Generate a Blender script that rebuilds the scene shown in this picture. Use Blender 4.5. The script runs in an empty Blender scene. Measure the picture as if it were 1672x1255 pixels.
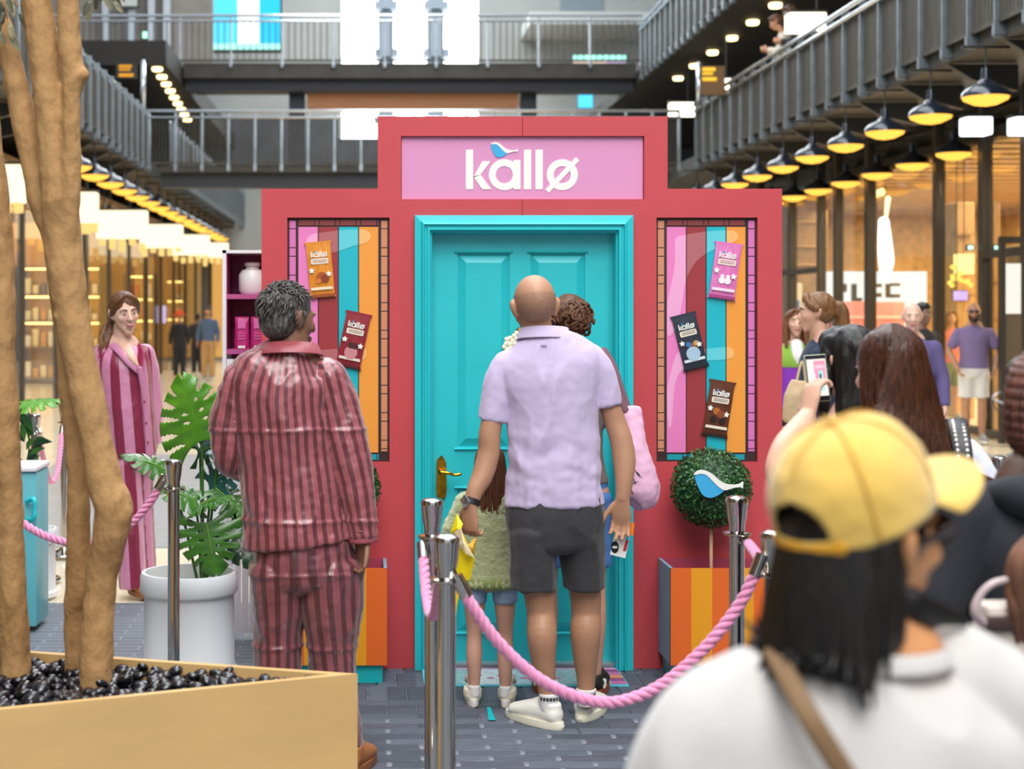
import bpy, bmesh, math, random
from mathutils import Vector, Matrix, noise, Euler
S = bpy.context.scene
C = S.collection
R = math.radians
# ---------------------------------------------------------------- camera
F, CX, CY, CH = 2500.0, 600.0, 508.0, 1.65        # focal length in px, vanishing point, eye height
cam = bpy.data.cameras.new('camera'); camo = bpy.data.objects.new('camera', cam); C.objects.link(camo)
camo.location = (0, 0, CH); camo.rotation_euler = (R(90), 0, 0)
cam.sensor_width = 36.0; cam.lens = 36.0 * F / 1672.0
cam.shift_x = (836 - CX) / 1672.0; cam.shift_y = -(627.5 - CY) / 1672.0
cam.clip_end = 300
cam.dof.use_dof = True; cam.dof.focus_distance = 6.4; cam.dof.aperture_fstop = 2.8; cam.dof.aperture_blades = 9
S.camera = camo
# ---------------------------------------------------------------- world and light
W = bpy.data.worlds.new('daylight'); S.world = W; W.use_nodes = True
bgn = W.node_tree.nodes['Background']; bgn.inputs[0].default_value = (0.86, 0.93, 1.0, 1); bgn.inputs[1].default_value = 0.62
def area(name, loc, rot, sx, sy, e, col=(1, 1, 1)):
    l = bpy.data.lights.new(name, 'AREA'); l.shape = 'RECTANGLE'; l.size = sx; l.size_y = sy; l.energy = e; l.color = col
    o = bpy.data.objects.new(name, l); C.objects.link(o); o.location = loc; o.rotation_euler = rot
    return o
area('roof_skylight', (1.0, 8.0, 13.0), (0, 0, 0), 9, 26, 2600, (0.96, 0.98, 1.0))
area('roof_skylight_rear', (1.0, -6.0, 12.0), (R(28), 0, 0), 9, 9, 1500, (1.0, 0.97, 0.93))
area('roof_skylight_far', (1.0, 38.0, 15.0), (0, 0, 0), 9, 24, 2300, (0.93, 0.97, 1.0))
area('shop_ceiling_light', (11.6, 24.5, 3.7), (0, 0, 0), 5, 16, 1500, (1.0, 0.80, 0.50))
area('left_shop_ceiling_light', (-9.5, 30, 3.7), (0, 0, 0), 6, 34, 1700, (1.0, 0.78, 0.46))
area('gallery_ceiling_light', (8.8, 24, 7.0), (0, 0, 0), 3, 16, 60, (1.0, 0.8, 0.5))
S.view_settings.view_transform = 'Standard'; S.view_settings.look = 'None'
S.view_settings.gamma = 1; S.view_settings.use_curve_mapping = False
S.view_settings.exposure = 0.32
# ---------------------------------------------------------------- helpers
def P(px, py, Y): return Vector(((px - CX) * Y / F, Y, CH - (py - CY) * Y / F))
def lin(c):
    if isinstance(c, str):
        c = c.lstrip('#'); c = [int(c[i:i + 2], 16) / 255 for i in (0, 2, 4)]
    return tuple((x / 12.92 if x <= 0.04045 else ((x + 0.055) / 1.055) ** 2.4) for x in c[:3]) + (1.0,)
MATS = {}
def mat(name, col, rough=0.5, metal=0.0, var=0.0, vscale=8.0, bump=0.0, bscale=60.0, emit=0.0, coat=0.0, sheen=0.0, spec=0.5, stretch=None, col2=None, trans=0.0):
    if name in MATS: return MATS[name]
    m = bpy.data.materials.new(name); m.use_nodes = True; MATS[name] = m
    nt = m.node_tree; b = nt.nodes['Principled BSDF']
    c = lin(col); b.inputs['Base Color'].default_value = c
    b.inputs['Roughness'].default_value = rough; b.inputs['Metallic'].default_value = metal
    b.inputs['Specular IOR Level'].default_value = spec
    if coat: b.inputs['Coat Weight'].default_value = coat; b.inputs['Coat Roughness'].default_value = 0.15
    if sheen: b.inputs['Sheen Weight'].default_value = sheen
    if trans: b.inputs['Subsurface Weight'].default_value = trans; b.inputs['Subsurface Radius'].default_value = (0.02, 0.008, 0.004)
    if emit:
        b.inputs['Emission Color'].default_value = c; b.inputs['Emission Strength'].default_value = emit
    tc = nt.nodes.new('ShaderNodeTexCoord'); src = tc.outputs['Object']
    if stretch:
        mp = nt.nodes.new('ShaderNodeMapping'); mp.inputs['Scale'].default_value = stretch
        nt.links.new(src, mp.inputs[0]); src = mp.outputs[0]
    if var or col2:
        n = nt.nodes.new('ShaderNodeTexNoise'); n.inputs['Scale'].default_value = vscale; n.inputs['Detail'].default_value = 5
        nt.links.new(src, n.inputs['Vector'])
        rmp = nt.nodes.new('ShaderNodeValToRGB')
        a = lin(col2) if col2 else tuple(x * (1 - var) for x in c[:3]) + (1,)
        z = c if col2 else tuple(min(1, x * (1 + var)) for x in c[:3]) + (1,)
        rmp.color_ramp.elements[0].color = a; rmp.color_ramp.elements[1].color = z
        rmp.color_ramp.elements[0].position = 0.33; rmp.color_ramp.elements[1].position = 0.67
        nt.links.new(n.outputs['Fac'], rmp.inputs[0]); nt.links.new(rmp.outputs[0], b.inputs['Base Color'])
    if bump:
        n = nt.nodes.new('ShaderNodeTexNoise'); n.inputs['Scale'].default_value = bscale; n.inputs['Detail'].default_value = 4
        nt.links.new(src, n.inputs['Vector'])
        bp = nt.nodes.new('ShaderNodeBump'); bp.inputs['Strength'].default_value = bump; bp.inputs['Distance'].default_value = 0.01
        nt.links.new(n.outputs['Fac'], bp.inputs['Height']); nt.links.new(bp.outputs[0], b.inputs['Normal'])
    return m
def glow(name, col, strength):
    if name in MATS: return MATS[name]
    m = bpy.data.materials.new(name); m.use_nodes = True; MATS[name] = m
    nt = m.node_tree; nt.nodes.clear()
    e = nt.nodes.new('ShaderNodeEmission'); e.inputs[0].default_value = lin(col); e.inputs[1].default_value = strength
    o = nt.nodes.new('ShaderNodeOutputMaterial'); nt.links.new(e.outputs[0], o.inputs[0]); return m
def glassmat(name, tint=(0.95, 0.97, 0.96), refl=0.12):
    if name in MATS: return MATS[name]
    m = bpy.data.materials.new(name); m.use_nodes = True; MATS[name] = m
    nt = m.node_tree; nt.nodes.clear()
    t = nt.nodes.new('ShaderNodeBsdfTransparent'); t.inputs[0].default_value = tint + (1,)
    g = nt.nodes.new('ShaderNodeBsdfGlossy'); g.inputs['Roughness'].default_value = 0.02
    fr = nt.nodes.new('ShaderNodeLayerWeight'); mr = nt.nodes.new('ShaderNodeMath'); mr.operation = 'POWER'; mr.inputs[1].default_value = 4.0; nt.links.new(fr.outputs['Facing'], mr.inputs[0])
    ms = nt.nodes.new('ShaderNodeMath'); ms.operation = 'MULTIPLY_ADD'; ms.inputs[1].default_value = 0.5; ms.inputs[2].default_value = 0.03; nt.links.new(mr.outputs[0], ms.inputs[0])
    mx = nt.nodes.new('ShaderNodeMixShader'); o = nt.nodes.new('ShaderNodeOutputMaterial')
    nt.links.new(ms.outputs[0], mx.inputs[0]); nt.links.new(t.outputs[0], mx.inputs[1]); nt.links.new(g.outputs[0], mx.inputs[2])
    nt.links.new(mx.outputs[0], o.inputs[0]); return m
def tag(o, label=None, cat=None, group=None, kind=None):
    if label: o['label'] = label
    if cat: o['category'] = cat
    if group: o['group'] = group
    if kind: o['kind'] = kind
    return o
def empty(name, loc, label=None, cat=None, group=None, rz=0, kind=None):
    o = bpy.data.objects.new(name, None); C.objects.link(o); o.location = loc; o.rotation_euler = (0, 0, rz)
    o.empty_display_size = 0.05
    return tag(o, label, cat, group, kind)
def link(name, me, m, parent=None, loc=(0, 0, 0)):
    o = bpy.data.objects.new(name, me); C.objects.link(o); o.parent = parent; o.location = loc
    if m is not None and not me.materials: me.materials.append(m)
    return o
def finish(name, bm, m, parent=None, smooth=False, loc=(0, 0, 0), base=None):
    """link bm as one mesh object; with base, the vertices are in world space and base is the parent's origin"""
    if base is not None:
        b = Vector(base)
        for v in bm.verts: v.co -= b
    bmesh.ops.recalc_face_normals(bm, faces=bm.faces[:])
    me = bpy.data.meshes.new(name); bm.to_mesh(me); bm.free()
    if smooth:
        me.polygons.foreach_set('use_smooth', [True] * len(me.polygons))
        if smooth == 'auto': me.set_sharp_from_angle(angle=R(38))
    return link(name, me, m, parent, loc)
def box(bm, x0, x1, y0, y1, z0, z1):
    vs = [bm.verts.new((x, y, z)) for x in (x0, x1) for y in (y0, y1) for z in (z0, z1)]
    for f in ((0, 1, 3, 2), (4, 6, 7, 5), (0, 4, 5, 1), (2, 3, 7, 6), (0, 2, 6, 4), (1, 5, 7, 3)): bm.faces.new([vs[i] for i in f])
    return vs
def cbox(bm, x0, x1, y0, y1, z0, z1, r):
    """box with chamfered edges"""
    b2 = bmesh.new(); box(b2, x0, x1, y0, y1, z0, z1)
    bmesh.ops.bevel(b2, geom=b2.edges[:], offset=r, segments=2, affect='EDGES', profile=0.5)
    merge(bm, b2)
def merge(bm, b2, M=None):
    mp = {}
    for v in b2.verts: mp[v] = bm.verts.new(M @ v.co if M else v.co)
    for f in b2.faces:
        try: bm.faces.new([mp[v] for v in f.verts])
        except ValueError: pass
    b2.free()
def prism(bm, poly, a, b, axis='y'):
    """extrude a 2d outline between a and b; axis y: outline is (x,z); axis z: (x,y); axis x: (y,z)"""
    def pt(p, d):
        return (p[0], d, p[1]) if axis == 'y' else ((p[0], p[1], d) if axis == 'z' else (d, p[0], p[1]))
    A = [bm.verts.new(pt(p, a)) for p in poly]; B = [bm.verts.new(pt(p, b)) for p in poly]
    n = len(poly)
    bm.faces.new(A); bm.faces.new(B[::-1])
    for i in range(n): bm.faces.new((A[i], A[(i + 1) % n], B[(i + 1) % n], B[i]))
def cyl(bm, p0, p1, r0, r1=None, seg=12, cap=True):
    p0 = Vector(p0); p1 = Vector(p1); r1 = r0 if r1 is None else r1
    t = (p1 - p0).normalized(); u = t.cross(Vector((0, 0, 1)) if abs(t.z) < 0.9 else Vector((1, 0, 0))).normalized(); w = t.cross(u)
    A = []; B = []
    for i in range(seg):
        a = 2 * math.pi * i / seg; d = u * math.cos(a) + w * math.sin(a)
        A.append(bm.verts.new(p0 + d * r0)); B.append(bm.verts.new(p1 + d * r1))
    for i in range(seg): bm.faces.new((A[i], A[(i + 1) % seg], B[(i + 1) % seg], B[i]))
    if cap: bm.faces.new(A[::-1]); bm.faces.new(B)
def lathe(bm, prof, c=(0, 0, 0), seg=24):
    c = Vector(c); rings = []
    for r, z in prof:
        if r < 1e-6: rings.append([bm.verts.new(c + Vector((0, 0, z)))])
        else: rings.append([bm.verts.new(c + Vector((r * math.cos(2 * math.pi * i / seg), r * math.sin(2 * math.pi * i / seg), z))) for i in range(seg)])
    for a, b in zip(rings, rings[1:]):
        for i in range(seg):
            j = (i + 1) % seg
            if len(a) == 1 and len(b) == 1: continue
            if len(a) == 1: bm.faces.new((a[0], b[j], b[i]))
            elif len(b) == 1: bm.faces.new((a[i], a[j], b[0]))
            else: bm.faces.new((a[i], a[j], b[j], b[i]))
def cr(p0, p1, p2, p3, t):
    return 0.5 * ((2 * p1) + (p2 - p0) * t + (2 * p0 - 5 * p1 + 4 * p2 - p3) * t * t + (3 * p1 - p0 - 3 * p2 + p3) * t ** 3)
def spline(pts, sub):
    """Catmull-Rom through pts (Vectors or floats)"""
    n = len(pts); out = []
    for i in range(n - 1):
        a = pts[i - 1] if i else pts[0] * 2 - pts[1]; d = pts[i + 2] if i + 2 < n else pts[-1] * 2 - pts[-2]
        for k in range(sub): out.append(cr(a, pts[i], pts[i + 1], d, k / sub))
    out.append(pts[-1]); return out
def tube(bm, pts, rad, seg=16, sub=5, side=None, capf=1.0, capn=4, cape=None):
    """smooth tube; rad entries r or (r_side, r_other); rounded caps of length r*capf"""
    pts = [Vector(p) for p in pts]
    rr = [(r, r) if not isinstance(r, (tuple, list)) else r for r in rad]
    if len(rr) == 1: rr = rr * len(pts)
    Q = spline(pts, sub) if sub > 1 else pts
    r1 = spline([float(r[0]) for r in rr], sub) if sub > 1 else [r[0] for r in rr]
    r2 = spline([float(r[1]) for r in rr], sub) if sub > 1 else [r[1] for r in rr]
    n = len(Q); T = []
    for i in range(n): T.append((Q[min(i + 1, n - 1)] - Q[max(i - 1, 0)]).normalized())
    if side is None: side = Vector((1, 0, 0)) if abs(T[0].x) < 0.85 else Vector((0, 1, 0))
    side = Vector(side); rows = []
    def frame(t, s):
        u = (s - t * s.dot(t)).normalized(); return u, t.cross(u)
    s = side
    def ring(c, t, a, b):
        nonlocal s
        u, w = frame(t, s); s = u
        return [bm.verts.new(c + u * (a * math.cos(2 * math.pi * i / seg)) + w * (b * math.sin(2 * math.pi * i / seg))) for i in range(seg)]
    c0, c1 = (capf, capf) if cape is None else cape
    if c0 > 0:
        for k in range(capn, 0, -1):
            a = k / (capn + 0.6) * math.pi / 2; m_ = max(r1[0], r2[0]) * c0
            rows.append(ring(Q[0] - T[0] * (m_ * math.sin(a)), T[0], r1[0] * math.cos(a), r2[0] * math.cos(a)))
    for i in range(n): rows.append(ring(Q[i], T[i], max(r1[i], 1e-4), max(r2[i], 1e-4)))
    if c1 > 0:
        for k in range(1, capn + 1):
            a = k / (capn + 0.6) * math.pi / 2; m_ = max(r1[-1], r2[-1]) * c1
            rows.append(ring(Q[-1] + T[-1] * (m_ * math.sin(a)), T[-1], r1[-1] * math.cos(a), r2[-1] * math.cos(a)))
    for A, B in zip(rows, rows[1:]):
        for i in range(seg): bm.faces.new((A[i], A[(i + 1) % seg], B[(i + 1) % seg], B[i]))
    bm.faces.new(rows[0][::-1]); bm.faces.new(rows[-1])
def ball(bm, c, r, M=None, u=16, v=10):
    r = (r, r, r) if not isinstance(r, (tuple, list)) else r
    X = Matrix.Translation(Vector(c)) @ (M.to_4x4() if M else Matrix()) @ Matrix.Diagonal((*r, 1))
    bmesh.ops.create_uvsphere(bm, u_segments=u, v_segments=v, radius=1.0, matrix=X)
def copy_tree(o, parent=None):
    c = o.copy(); C.objects.link(c); c.parent = parent
    for ch in o.children: copy_tree(ch, c)
    return c
def rect(x0, x1, z0, z1): return [(x0, z0), (x1, z0), (x1, z1), (x0, z1)]
CHROME = mat('polished_steel', '#c9c4bd', 0.09, 1.0)
STEEL = mat('galvanised_steel', '#868f95', 0.35, 0.75, var=0.15, vscale=5)
DARK = mat('dark_painted_steel', '#33332f', 0.45, 0.3)
# ================================================================ the hall
XL, XR = -4.45, 6.5
Z1, Z2 = CH + 2.86, CH + 5.5          # underside of first and second gallery
RAIL = CH + 4.04
# floor -----------------------------------------------------------
def floor_mat():
    m = mat('polished_stone_floor', '#cfc6b4', 0.16, var=0.06, vscale=1.2, spec=0.5)
    nt = m.node_tree; b = nt.nodes['Principled BSDF']; tc = nt.nodes['Texture Coordinate']
    br = nt.nodes.new('ShaderNodeTexBrick'); br.inputs['Scale'].default_value = 1.0
    br.inputs['Brick Width'].default_value = 1.2; br.inputs['Row Height'].default_value = 0.6; br.inputs['Mortar Size'].default_value = 0.004
    br.inputs['Color1'].default_value = lin('#e6dcc6'); br.inputs['Color2'].default_value = lin('#ddd3bd'); br.inputs['Mortar'].default_value = lin('#b5ad9c')
    nt.links.new(tc.outputs['Object'], br.inputs['Vector']); nt.links.new(br.outputs[0], b.inputs['Base Color'])
    return m
bm = bmesh.new(); box(bm, -30, 30, -8, 75, -0.3, -0.02)
floor = tag(finish('floor', bm, floor_mat()), kind='structure')
PAVE = []
for i, (c1) in enumerate(('#575e68', '#4c525b', '#5f6570', '#555762')):
    PAVE.append(mat('grey_paver_%d' % i, c1, 0.68, spec=0.25, var=0.18, vscale=14, stretch=(1, 6, 1), bump=0.15, bscale=40))
JOINT = mat('paver_joint', '#777c86', 0.6, var=0.2, vscale=30)
def brickfloor(name, col1, col2, mort, x0, x1, y0, y1, bw, rh, z, rough=0.25):
    m = mat('small_' + name, '#707680', rough)
    nt = m.node_tree; b = nt.nodes['Principled BSDF']; tc = nt.nodes['Texture Coordinate']
    br = nt.nodes.new('ShaderNodeTexBrick'); br.inputs['Scale'].default_value = 1.0
    br.inputs['Brick Width'].default_value = bw; br.inputs['Row Height'].default_value = rh; br.inputs['Mortar Size'].default_value = 0.006
    br.inputs['Color1'].default_value = lin(col1); br.inputs['Color2'].default_value = lin(col2); br.inputs['Mortar'].default_value = lin(mort)
    nt.links.new(tc.outputs['Object'], br.inputs['Vector']); nt.links.new(br.outputs[0], b.inputs['Base Color'])
    bm = bmesh.new(); box(bm, x0, x1, y0, y1, -0.02, z)
    return finish(name, bm, m, floor)
brickfloor('paving_field', '#5d646e', '#545a63', '#787c84', -9, 9, -8, 8.7, 0.25, 0.075, -0.006, 0.6)
brickfloor('paving_band', '#9aa0a8', '#9298a0', '#a5a9ae', -3.4, 9, 10.8, 17.8, 0.25, 0.075, -0.012)
# single pavers in the part of the paving in view; long side across the hall, turned by the booth
rnd = random.Random(5)
def paver_mesh(w, d):
    bm = bmesh.new(); box(bm, -w / 2, w / 2, -d / 2, d / 2, -0.03, 0.0)
    bmesh.ops.bevel(bm, geom=[e for e in bm.edges if all(v.co.z > -0.01 for v in e.verts)], offset=0.004, segments=1, affect='EDGES')
    me = bpy.data.meshes.new('paver'); bm.to_mesh(me); bm.free(); return me
long_me = [paver_mesh(0.243, 0.068) for _ in PAVE]; turn_me = [paver_mesh(0.078, 0.243) for _ in PAVE]; dot_me = paver_mesh(0.024, 0.045)
for me, m in zip(long_me, PAVE): me.materials.append(m)
for me, m in zip(turn_me, PAVE): me.materials.append(m)
dot_me.materials.append(JOINT)
row = 0; y = 5.36
while y < 6.5:
    x = -0.42 + (0.125 if row % 2 else 0)
    while x < 1.32 + 0.04 * row:
        link('paver', rnd.choice(long_me), None, floor, (x, y, 0.0 + rnd.uniform(-0.002, 0.001)))
        if y < 6.2 and rnd.random() < .85: link('paver_insert', dot_me, None, floor, (x + 0.125, y, 0.0015))
        x += 0.25
    y += 0.074; row += 1
for k in range(3):
    x = -0.46 + (0.04 if k % 2 else 0)
    while x < 1.75:
        link('paver', rnd.choice(turn_me), None, floor, (x, 6.62 + k * 0.25, 0.0 + rnd.uniform(-0.002, 0.001))); x += 0.084
# galleries --------------------------------------------------------
PANEL = mat('grey_mesh_infill', '#45423a', 0.55, 0.3, var=0.25, vscale=3, stretch=(6, 6, 1))
DECK = mat('gallery_steel_deck', '#3f3c36', 0.55, 0.2, var=0.2, vscale=2)
SOFF = mat('dark_soffit', '#2b2723', 0.7, var=0.2, vscale=1)
RAILM = mat('bright_handrail', '#dfe6ec', 0.18, 0.9)
def balustrade(label, x, y0, y1, zb, zt, step, group=None, along='y', plate=True):
    r = empty('gallery_balustrade', (x, y0, zb) if along == 'y' else (y0, x, zb), label, 'balustrade')
    L = y1 - y0; h = zt - zb; n = int(L / step)
    def pt(t, d, z): return (d, t, z) if along == 'y' else (t, d, z)
    def bx(bm, t0, t1, d0, d1, z0, z1):
        a = pt(t0, d0, z0); b = pt(t1, d1, z1); box(bm, min(a[0], b[0]), max(a[0], b[0]), min(a[1], b[1]), max(a[1], b[1]), z0, z1)
    pm = bmesh.new(); bx(pm, -0.02, 0.02, -0.05, 0.05, -0.12, h + 0.03); bx(pm, -0.035, 0.035, -0.06, 0.06, -0.1, 0.02)
    post = finish('post', pm, STEEL, r)
    im = bmesh.new(); k = 8
    for i in range(1, k): bx(im, step * i / k - 0.012, step * i / k + 0.012, -0.008, 0.008, 0.06, h - 0.1)
    bx(im, 0.03, step - 0.03, -0.015, 0.015, 0.03, 0.08)
    if plate: bx(im, 0.03, step - 0.03, -0.004, 0.004, 0.08, h - 0.12)
    pan = finish('infill_panel', im, PANEL, r)
    for i in range(n + 1):
        o = post if i == 0 else link('post', post.data, None, r)
        o.location = pt(i * step, 0, 0)
        if i < n:
            o = pan if i == 0 else link('infill_panel', pan.data, None, r); o.location = pt(i * step, 0, 0)
    for zz, rad in ((h + 0.03, 0.035), (h - 0.1, 0.028)):
        bm = bmesh.new(); cyl(bm, pt(0, -0.06, zz), pt(n * step, -0.06, zz), rad, seg=10); finish('handrail', bm, RAILM, r, True)
    return r
def deck(name, label, x0, x1, y0, y1, z0, z1, cat='gallery', m=None):
    bm = bmesh.new(); box(bm, x0, x1, y0, y1, z0, z1)
    return tag(finish(name, bm, m or DECK), label, cat)
balustrade('steel balustrade along the right first-floor gallery above the pendant lamps', XR, 13.6, 30.2, Z1 + 0.08, RAIL, 0.72)
balustrade('steel balustrade along the left first-floor gallery behind the tree', XL, 13.6, 31.0, Z1 + 0.08, RAIL, 0.72)
balustrade('bright steel balustrade along the upper right gallery', XR, 20.0, 36.8, Z2 + 0.1, Z2 + 1.25, 0.6)
balustrade('steel balustrade of the near bridge behind the booth', 31.2, XL, XR, Z1 + 0.1, RAIL, 0.54, along='x', plate=False)
balustrade('steel balustrade of the upper bridge in front of the tall windows', 37.0, -9.5, 6.8, Z2 + 0.5, Z2 + 1.6, 1.24, along='x', plate=False)
balustrade('receding steel balustrade seen beyond the near bridge on the left', -4.2, 33, 60, Z1 + 0.1, RAIL, 0.9, plate=False)
balustrade('receding steel balustrade seen beyond the near bridge on the right', 6.4, 33, 60, Z1 + 0.1, RAIL, 0.9, plate=False)
gd = deck('gallery_deck', 'dark first-floor gallery deck on the right over the shopfront', XR + 0.06, XR + 9, 10, 51.9, Z1 - 0.05, Z1 + 0.25)
deck('gallery_deck', 'dark first-floor gallery deck on the left behind the tree', XL - 9, XL - 0.06, 10, 51.9, Z1 - 0.05, Z1 + 0.25)
deck('gallery_deck', 'dark upper gallery deck on the right with warm spotlights below', XR + 0.02, XR + 9, 14, 51.9, Z2, Z2 + 0.3, m=SOFF)
deck('gallery_deck', 'dark upper gallery deck on the left with warm spotlights below', -14, XL - 0.05, 34.2, 51.9, Z2, Z2 + 0.55, m=SOFF)
br = deck('bridge_deck', 'grey steel deck of the near bridge behind the booth', XL + .2, XR - .3, 31.25, 33.5, Z1 - 0.02, Z1 + 0.12, 'bridge')
bm = bmesh.new(); box(bm, XL + .2, XR - .3, 31.5, 31.8, Z1 - 0.32, Z1 - 0.02); finish('deck_beam', bm, mat('navy_steel_beam', '#33373f', 0.5, 0.3), br)
WARMW = mat('slatted_soffit_painted_glow', '#b9794a', 0.5, var=0.15, vscale=20, stretch=(8, 1, 1))  # warm lamplight on the soffit is put into its base colour
bm = bmesh.new(); box(bm, -2.2, 4.3, 31.9, 33.0, Z1 - 0.5, Z1 - 0.32); finish('soffit_strip', bm, WARMW, br)
b2 = deck('bridge_deck', 'grey steel deck of the upper bridge in front of the tall windows', XL, XR, 37.05, 40, Z2 + 0.15, Z2 + 0.5, 'bridge')
bm = bmesh.new(); box(bm, XL, XR, 37.4, 37.8, Z2 - 0.12, Z2 + 0.15); finish('deck_beam', bm, MATS['navy_steel_beam'], b2)
bm = bmesh.new(); box(bm, -1.5, 3.75, 37.9, 38.6, Z2 - 0.42, Z2 - 0.12); finish('soffit_strip', bm, mat('orange_timber_soffit', '#c08458', 0.5), b2)
for x, lab in ((-1.75, 'left'), (4.0, 'right')):
    bm = bmesh.new(); box(bm, x - 0.2, x + 0.2, 38, 38.4, 0, Z2 + 0.14)
    tag(finish('steel_column', bm, MATS['navy_steel_beam']), 'dark blue steel column under the upper bridge, %s of the two' % lab, 'column')
# fascia brackets and joists under the right gallery
for side, x in ((1, XR), (-1, XL)):
    jm = bmesh.new(); prism(jm, [(0.0, -0.02), (side * 0.8, -0.02), (side * 0.8, -0.32), (side * 0.3, -0.2)][::side], -0.05, 0.05)
    me = bpy.data.meshes.new('bracket_arm'); jm.to_mesh(me); jm.free(); me.materials.append(DARK)
    g = empty('gallery_brackets', (x, 14.2, Z1), 'row of dark steel brackets under the %s gallery' % ('right' if side > 0 else 'left'), 'brackets')
    for i in range(11): link('bracket_arm', me, None, g, (side * 0.05, i * 1.57, -0.05))
# pendant lamps ------------------------------------------------------
LAMPM = mat('black_enamel', '#1d2430', 0.12, 0.2, coat=0.6)
BULB = glow('warm_lamp_bowl', '#ffb84a', 1.5)
def pendant():
    r = empty('pendant_lamp', (0, 0, 0))
    bm = bmesh.new()
    lathe(bm, [(0.0, 0.36), (0.045, 0.355), (0.05, 0.24), (0.09, 0.205), (0.1, 0.19), (0.2, 0.15), (0.245, 0.09), (0.25, 0.05), (0.235, 0.05), (0.2, 0.11), (0.0, 0.15)], seg=28)
    finish('shade', bm, LAMPM, r, 'auto')
    bm = bmesh.new(); lathe(bm, [(0.236, 0.052), (0.225, 0.02), (0.12, -0.03), (0.0, -0.05)], seg=24); finish('diffuser', bm, BULB, r, True)
    bm = bmesh.new(); cyl(bm, (0, 0, 0.35), (0, 0, 0.58), 0.012, seg=8); box(bm, -0.25, 0.25, -0.02, 0.02, 0.56, 0.59); finish('stem', bm, DARK, r)
    return r
proto = pendant(); first = True
def place_lamp(x, y, z, label, group, sc=1.0):
    global first
    o = proto if first else copy_tree(proto); first = False
    o.location = (x, y, z); o.scale = (sc,) * 3; tag(o, label, 'lamp', group); return o
ordn = ['nearest', 'second', 'third', 'fourth', 'fifth', 'sixth', 'seventh', 'eighth', 'ninth', 'tenth', 'eleventh', 'twelfth', 'thirteenth', 'fourteenth', 'fifteenth', 'sixteenth']
for i in range(10):
    place_lamp(XR, 16.1 + 1.57 * i, CH + 2.2, '%s black pendant lamp in the front row under the right gallery' % ordn[i], 'pendant lamps under the right gallery')
for i in range(7):  # rear lamps added in place of the front row's reflection in the glass
    place_lamp(8.0, 20.9 + 1.57 * i, CH + 2.1, '%s added black pendant lamp in place of a reflection in the right shopfront' % ordn[i], 'added pendant lamps in place of shopfront reflections')
for i in range(16):
    lab = '%s black pendant lamp in the row under the left gallery' % ordn[i]
    place_lamp(XL - 0.08, 25.4 - 1.57 + 1.57 * i, CH + 2.2, lab, 'pendant lamps under the left gallery')
# ceiling spotlights
SPOT = glow('warm_spot', '#ffdf9a', 5.0)
bm = bmesh.new(); lathe(bm, [(0.0, -0.02), (0.10, -0.02), (0.115, 0.0), (0.115, 0.05), (0.0, 0.05)], seg=16)
sp_me = bpy.data.meshes.new('ceiling_spotlight'); bm.to_mesh(sp_me); bm.free(); sp_me.materials.append(SPOT)
for i in range(12):
    o = link('ceiling_spotlight', sp_me, None, None, (7.3, 18.8 + 1.28 * i * (1 + 0.02 * i), Z2 - 0.05)); tag(o, '%s round warm spotlight in the dark ceiling under the upper right gallery' % ordn[i], 'spotlight', 'spotlights under the upper right gallery')
for i in range(9):
    o = link('ceiling_spotlight', sp_me, None, None, (-4.75 - 0.05 * i, 34.6 + 1.15 * i, Z2 - 0.05)); tag(o, '%s round warm spotlight in the dark ceiling under the upper left gallery' % ordn[i], 'spotlight', 'spotlights under the upper left gallery')
# far end wall with the tall windows -----------------------------------
FW = 52.0
def fx(px): return (px - CX) * FW / F
def fz(py): return CH - (py - CY) * FW / F
FWM = mat('pale_concrete_wall', '#a6a9a6', 0.8, var=0.08, vscale=0.6)
wins = [(558, 617), (643, 697), (725, 781)]
bm = bmesh.new(); edges = [-14, fx(558), fx(617), fx(643), fx(697), fx(725), fx(781), 18]
for i in range(0, 7, 2): box(bm, edges[i], edges[i + 1], FW, FW + 0.6, 0, 17)
for a, b in wins: box(bm, fx(a), fx(b), FW, FW + 0.6, 0, fz(226)); 
tag(finish('wall_far', bm, FWM), kind='structure')
bm = bmesh.new(); box(bm, -14, fx(552), FW - .3, FW, 6.3, fz(196)); tag(finish('wall_band', bm, mat('dark_slate_band', '#4b5055', 0.7, var=.2, vscale=1)), kind='structure')
bm = bmesh.new(); box(bm, fx(552), 16, FW - .3, FW, 6.3, fz(228)); tag(finish('wall_band', bm, MATS['dark_slate_band']), kind='structure')
WG = glow('daylight_window', '#f4fbff', 9.0)
for i, (a, b) in enumerate(wins):
    w = empty('window_%d' % (i + 1), (fx(a), FW, fz(226)), kind='structure')
    z = fz(226); k = 0
    while z < 16.5:
        bm = bmesh.new(); box(bm, fx(a), fx(b), FW + 0.3, FW + 0.33, z + 0.03, z + 1.37); finish('window_pane', bm, WG, w, base=w.location)
        bm = bmesh.new(); box(bm, fx(a), fx(b), FW + 0.25, FW + 0.32, z - 0.02, z + 0.03); finish('glazing_bar', bm, FWM, w, base=w.location)
        z += 1.4
bm = bmesh.new(); box(bm, fx(617) + 0.1, fx(643) - 0.1, FW - 0.5, FW, 0, 17); box(bm, fx(697) + 0.1, fx(725) - 0.1, FW - 0.5, FW, 0, 17)
for zc in (10.2, 11.8, 8.0):
    for a, b in ((617, 643), (697, 725)): box(bm, fx(a) - 0.12, fx(b) + 0.12, FW - 0.7, FW, zc, zc + 0.25)
tag(finish('wall_pier', bm, mat('blue_grey_pier', '#8d99a5', 0.7)), kind='structure')
bm = bmesh.new(); box(bm, fx(850), fx(1060), FW - 3, FW, fz(66), fz(47)); tag(finish('trim_1', bm, mat('pale_ledge', '#c8cac6', 0.7)), kind='structure')
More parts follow.
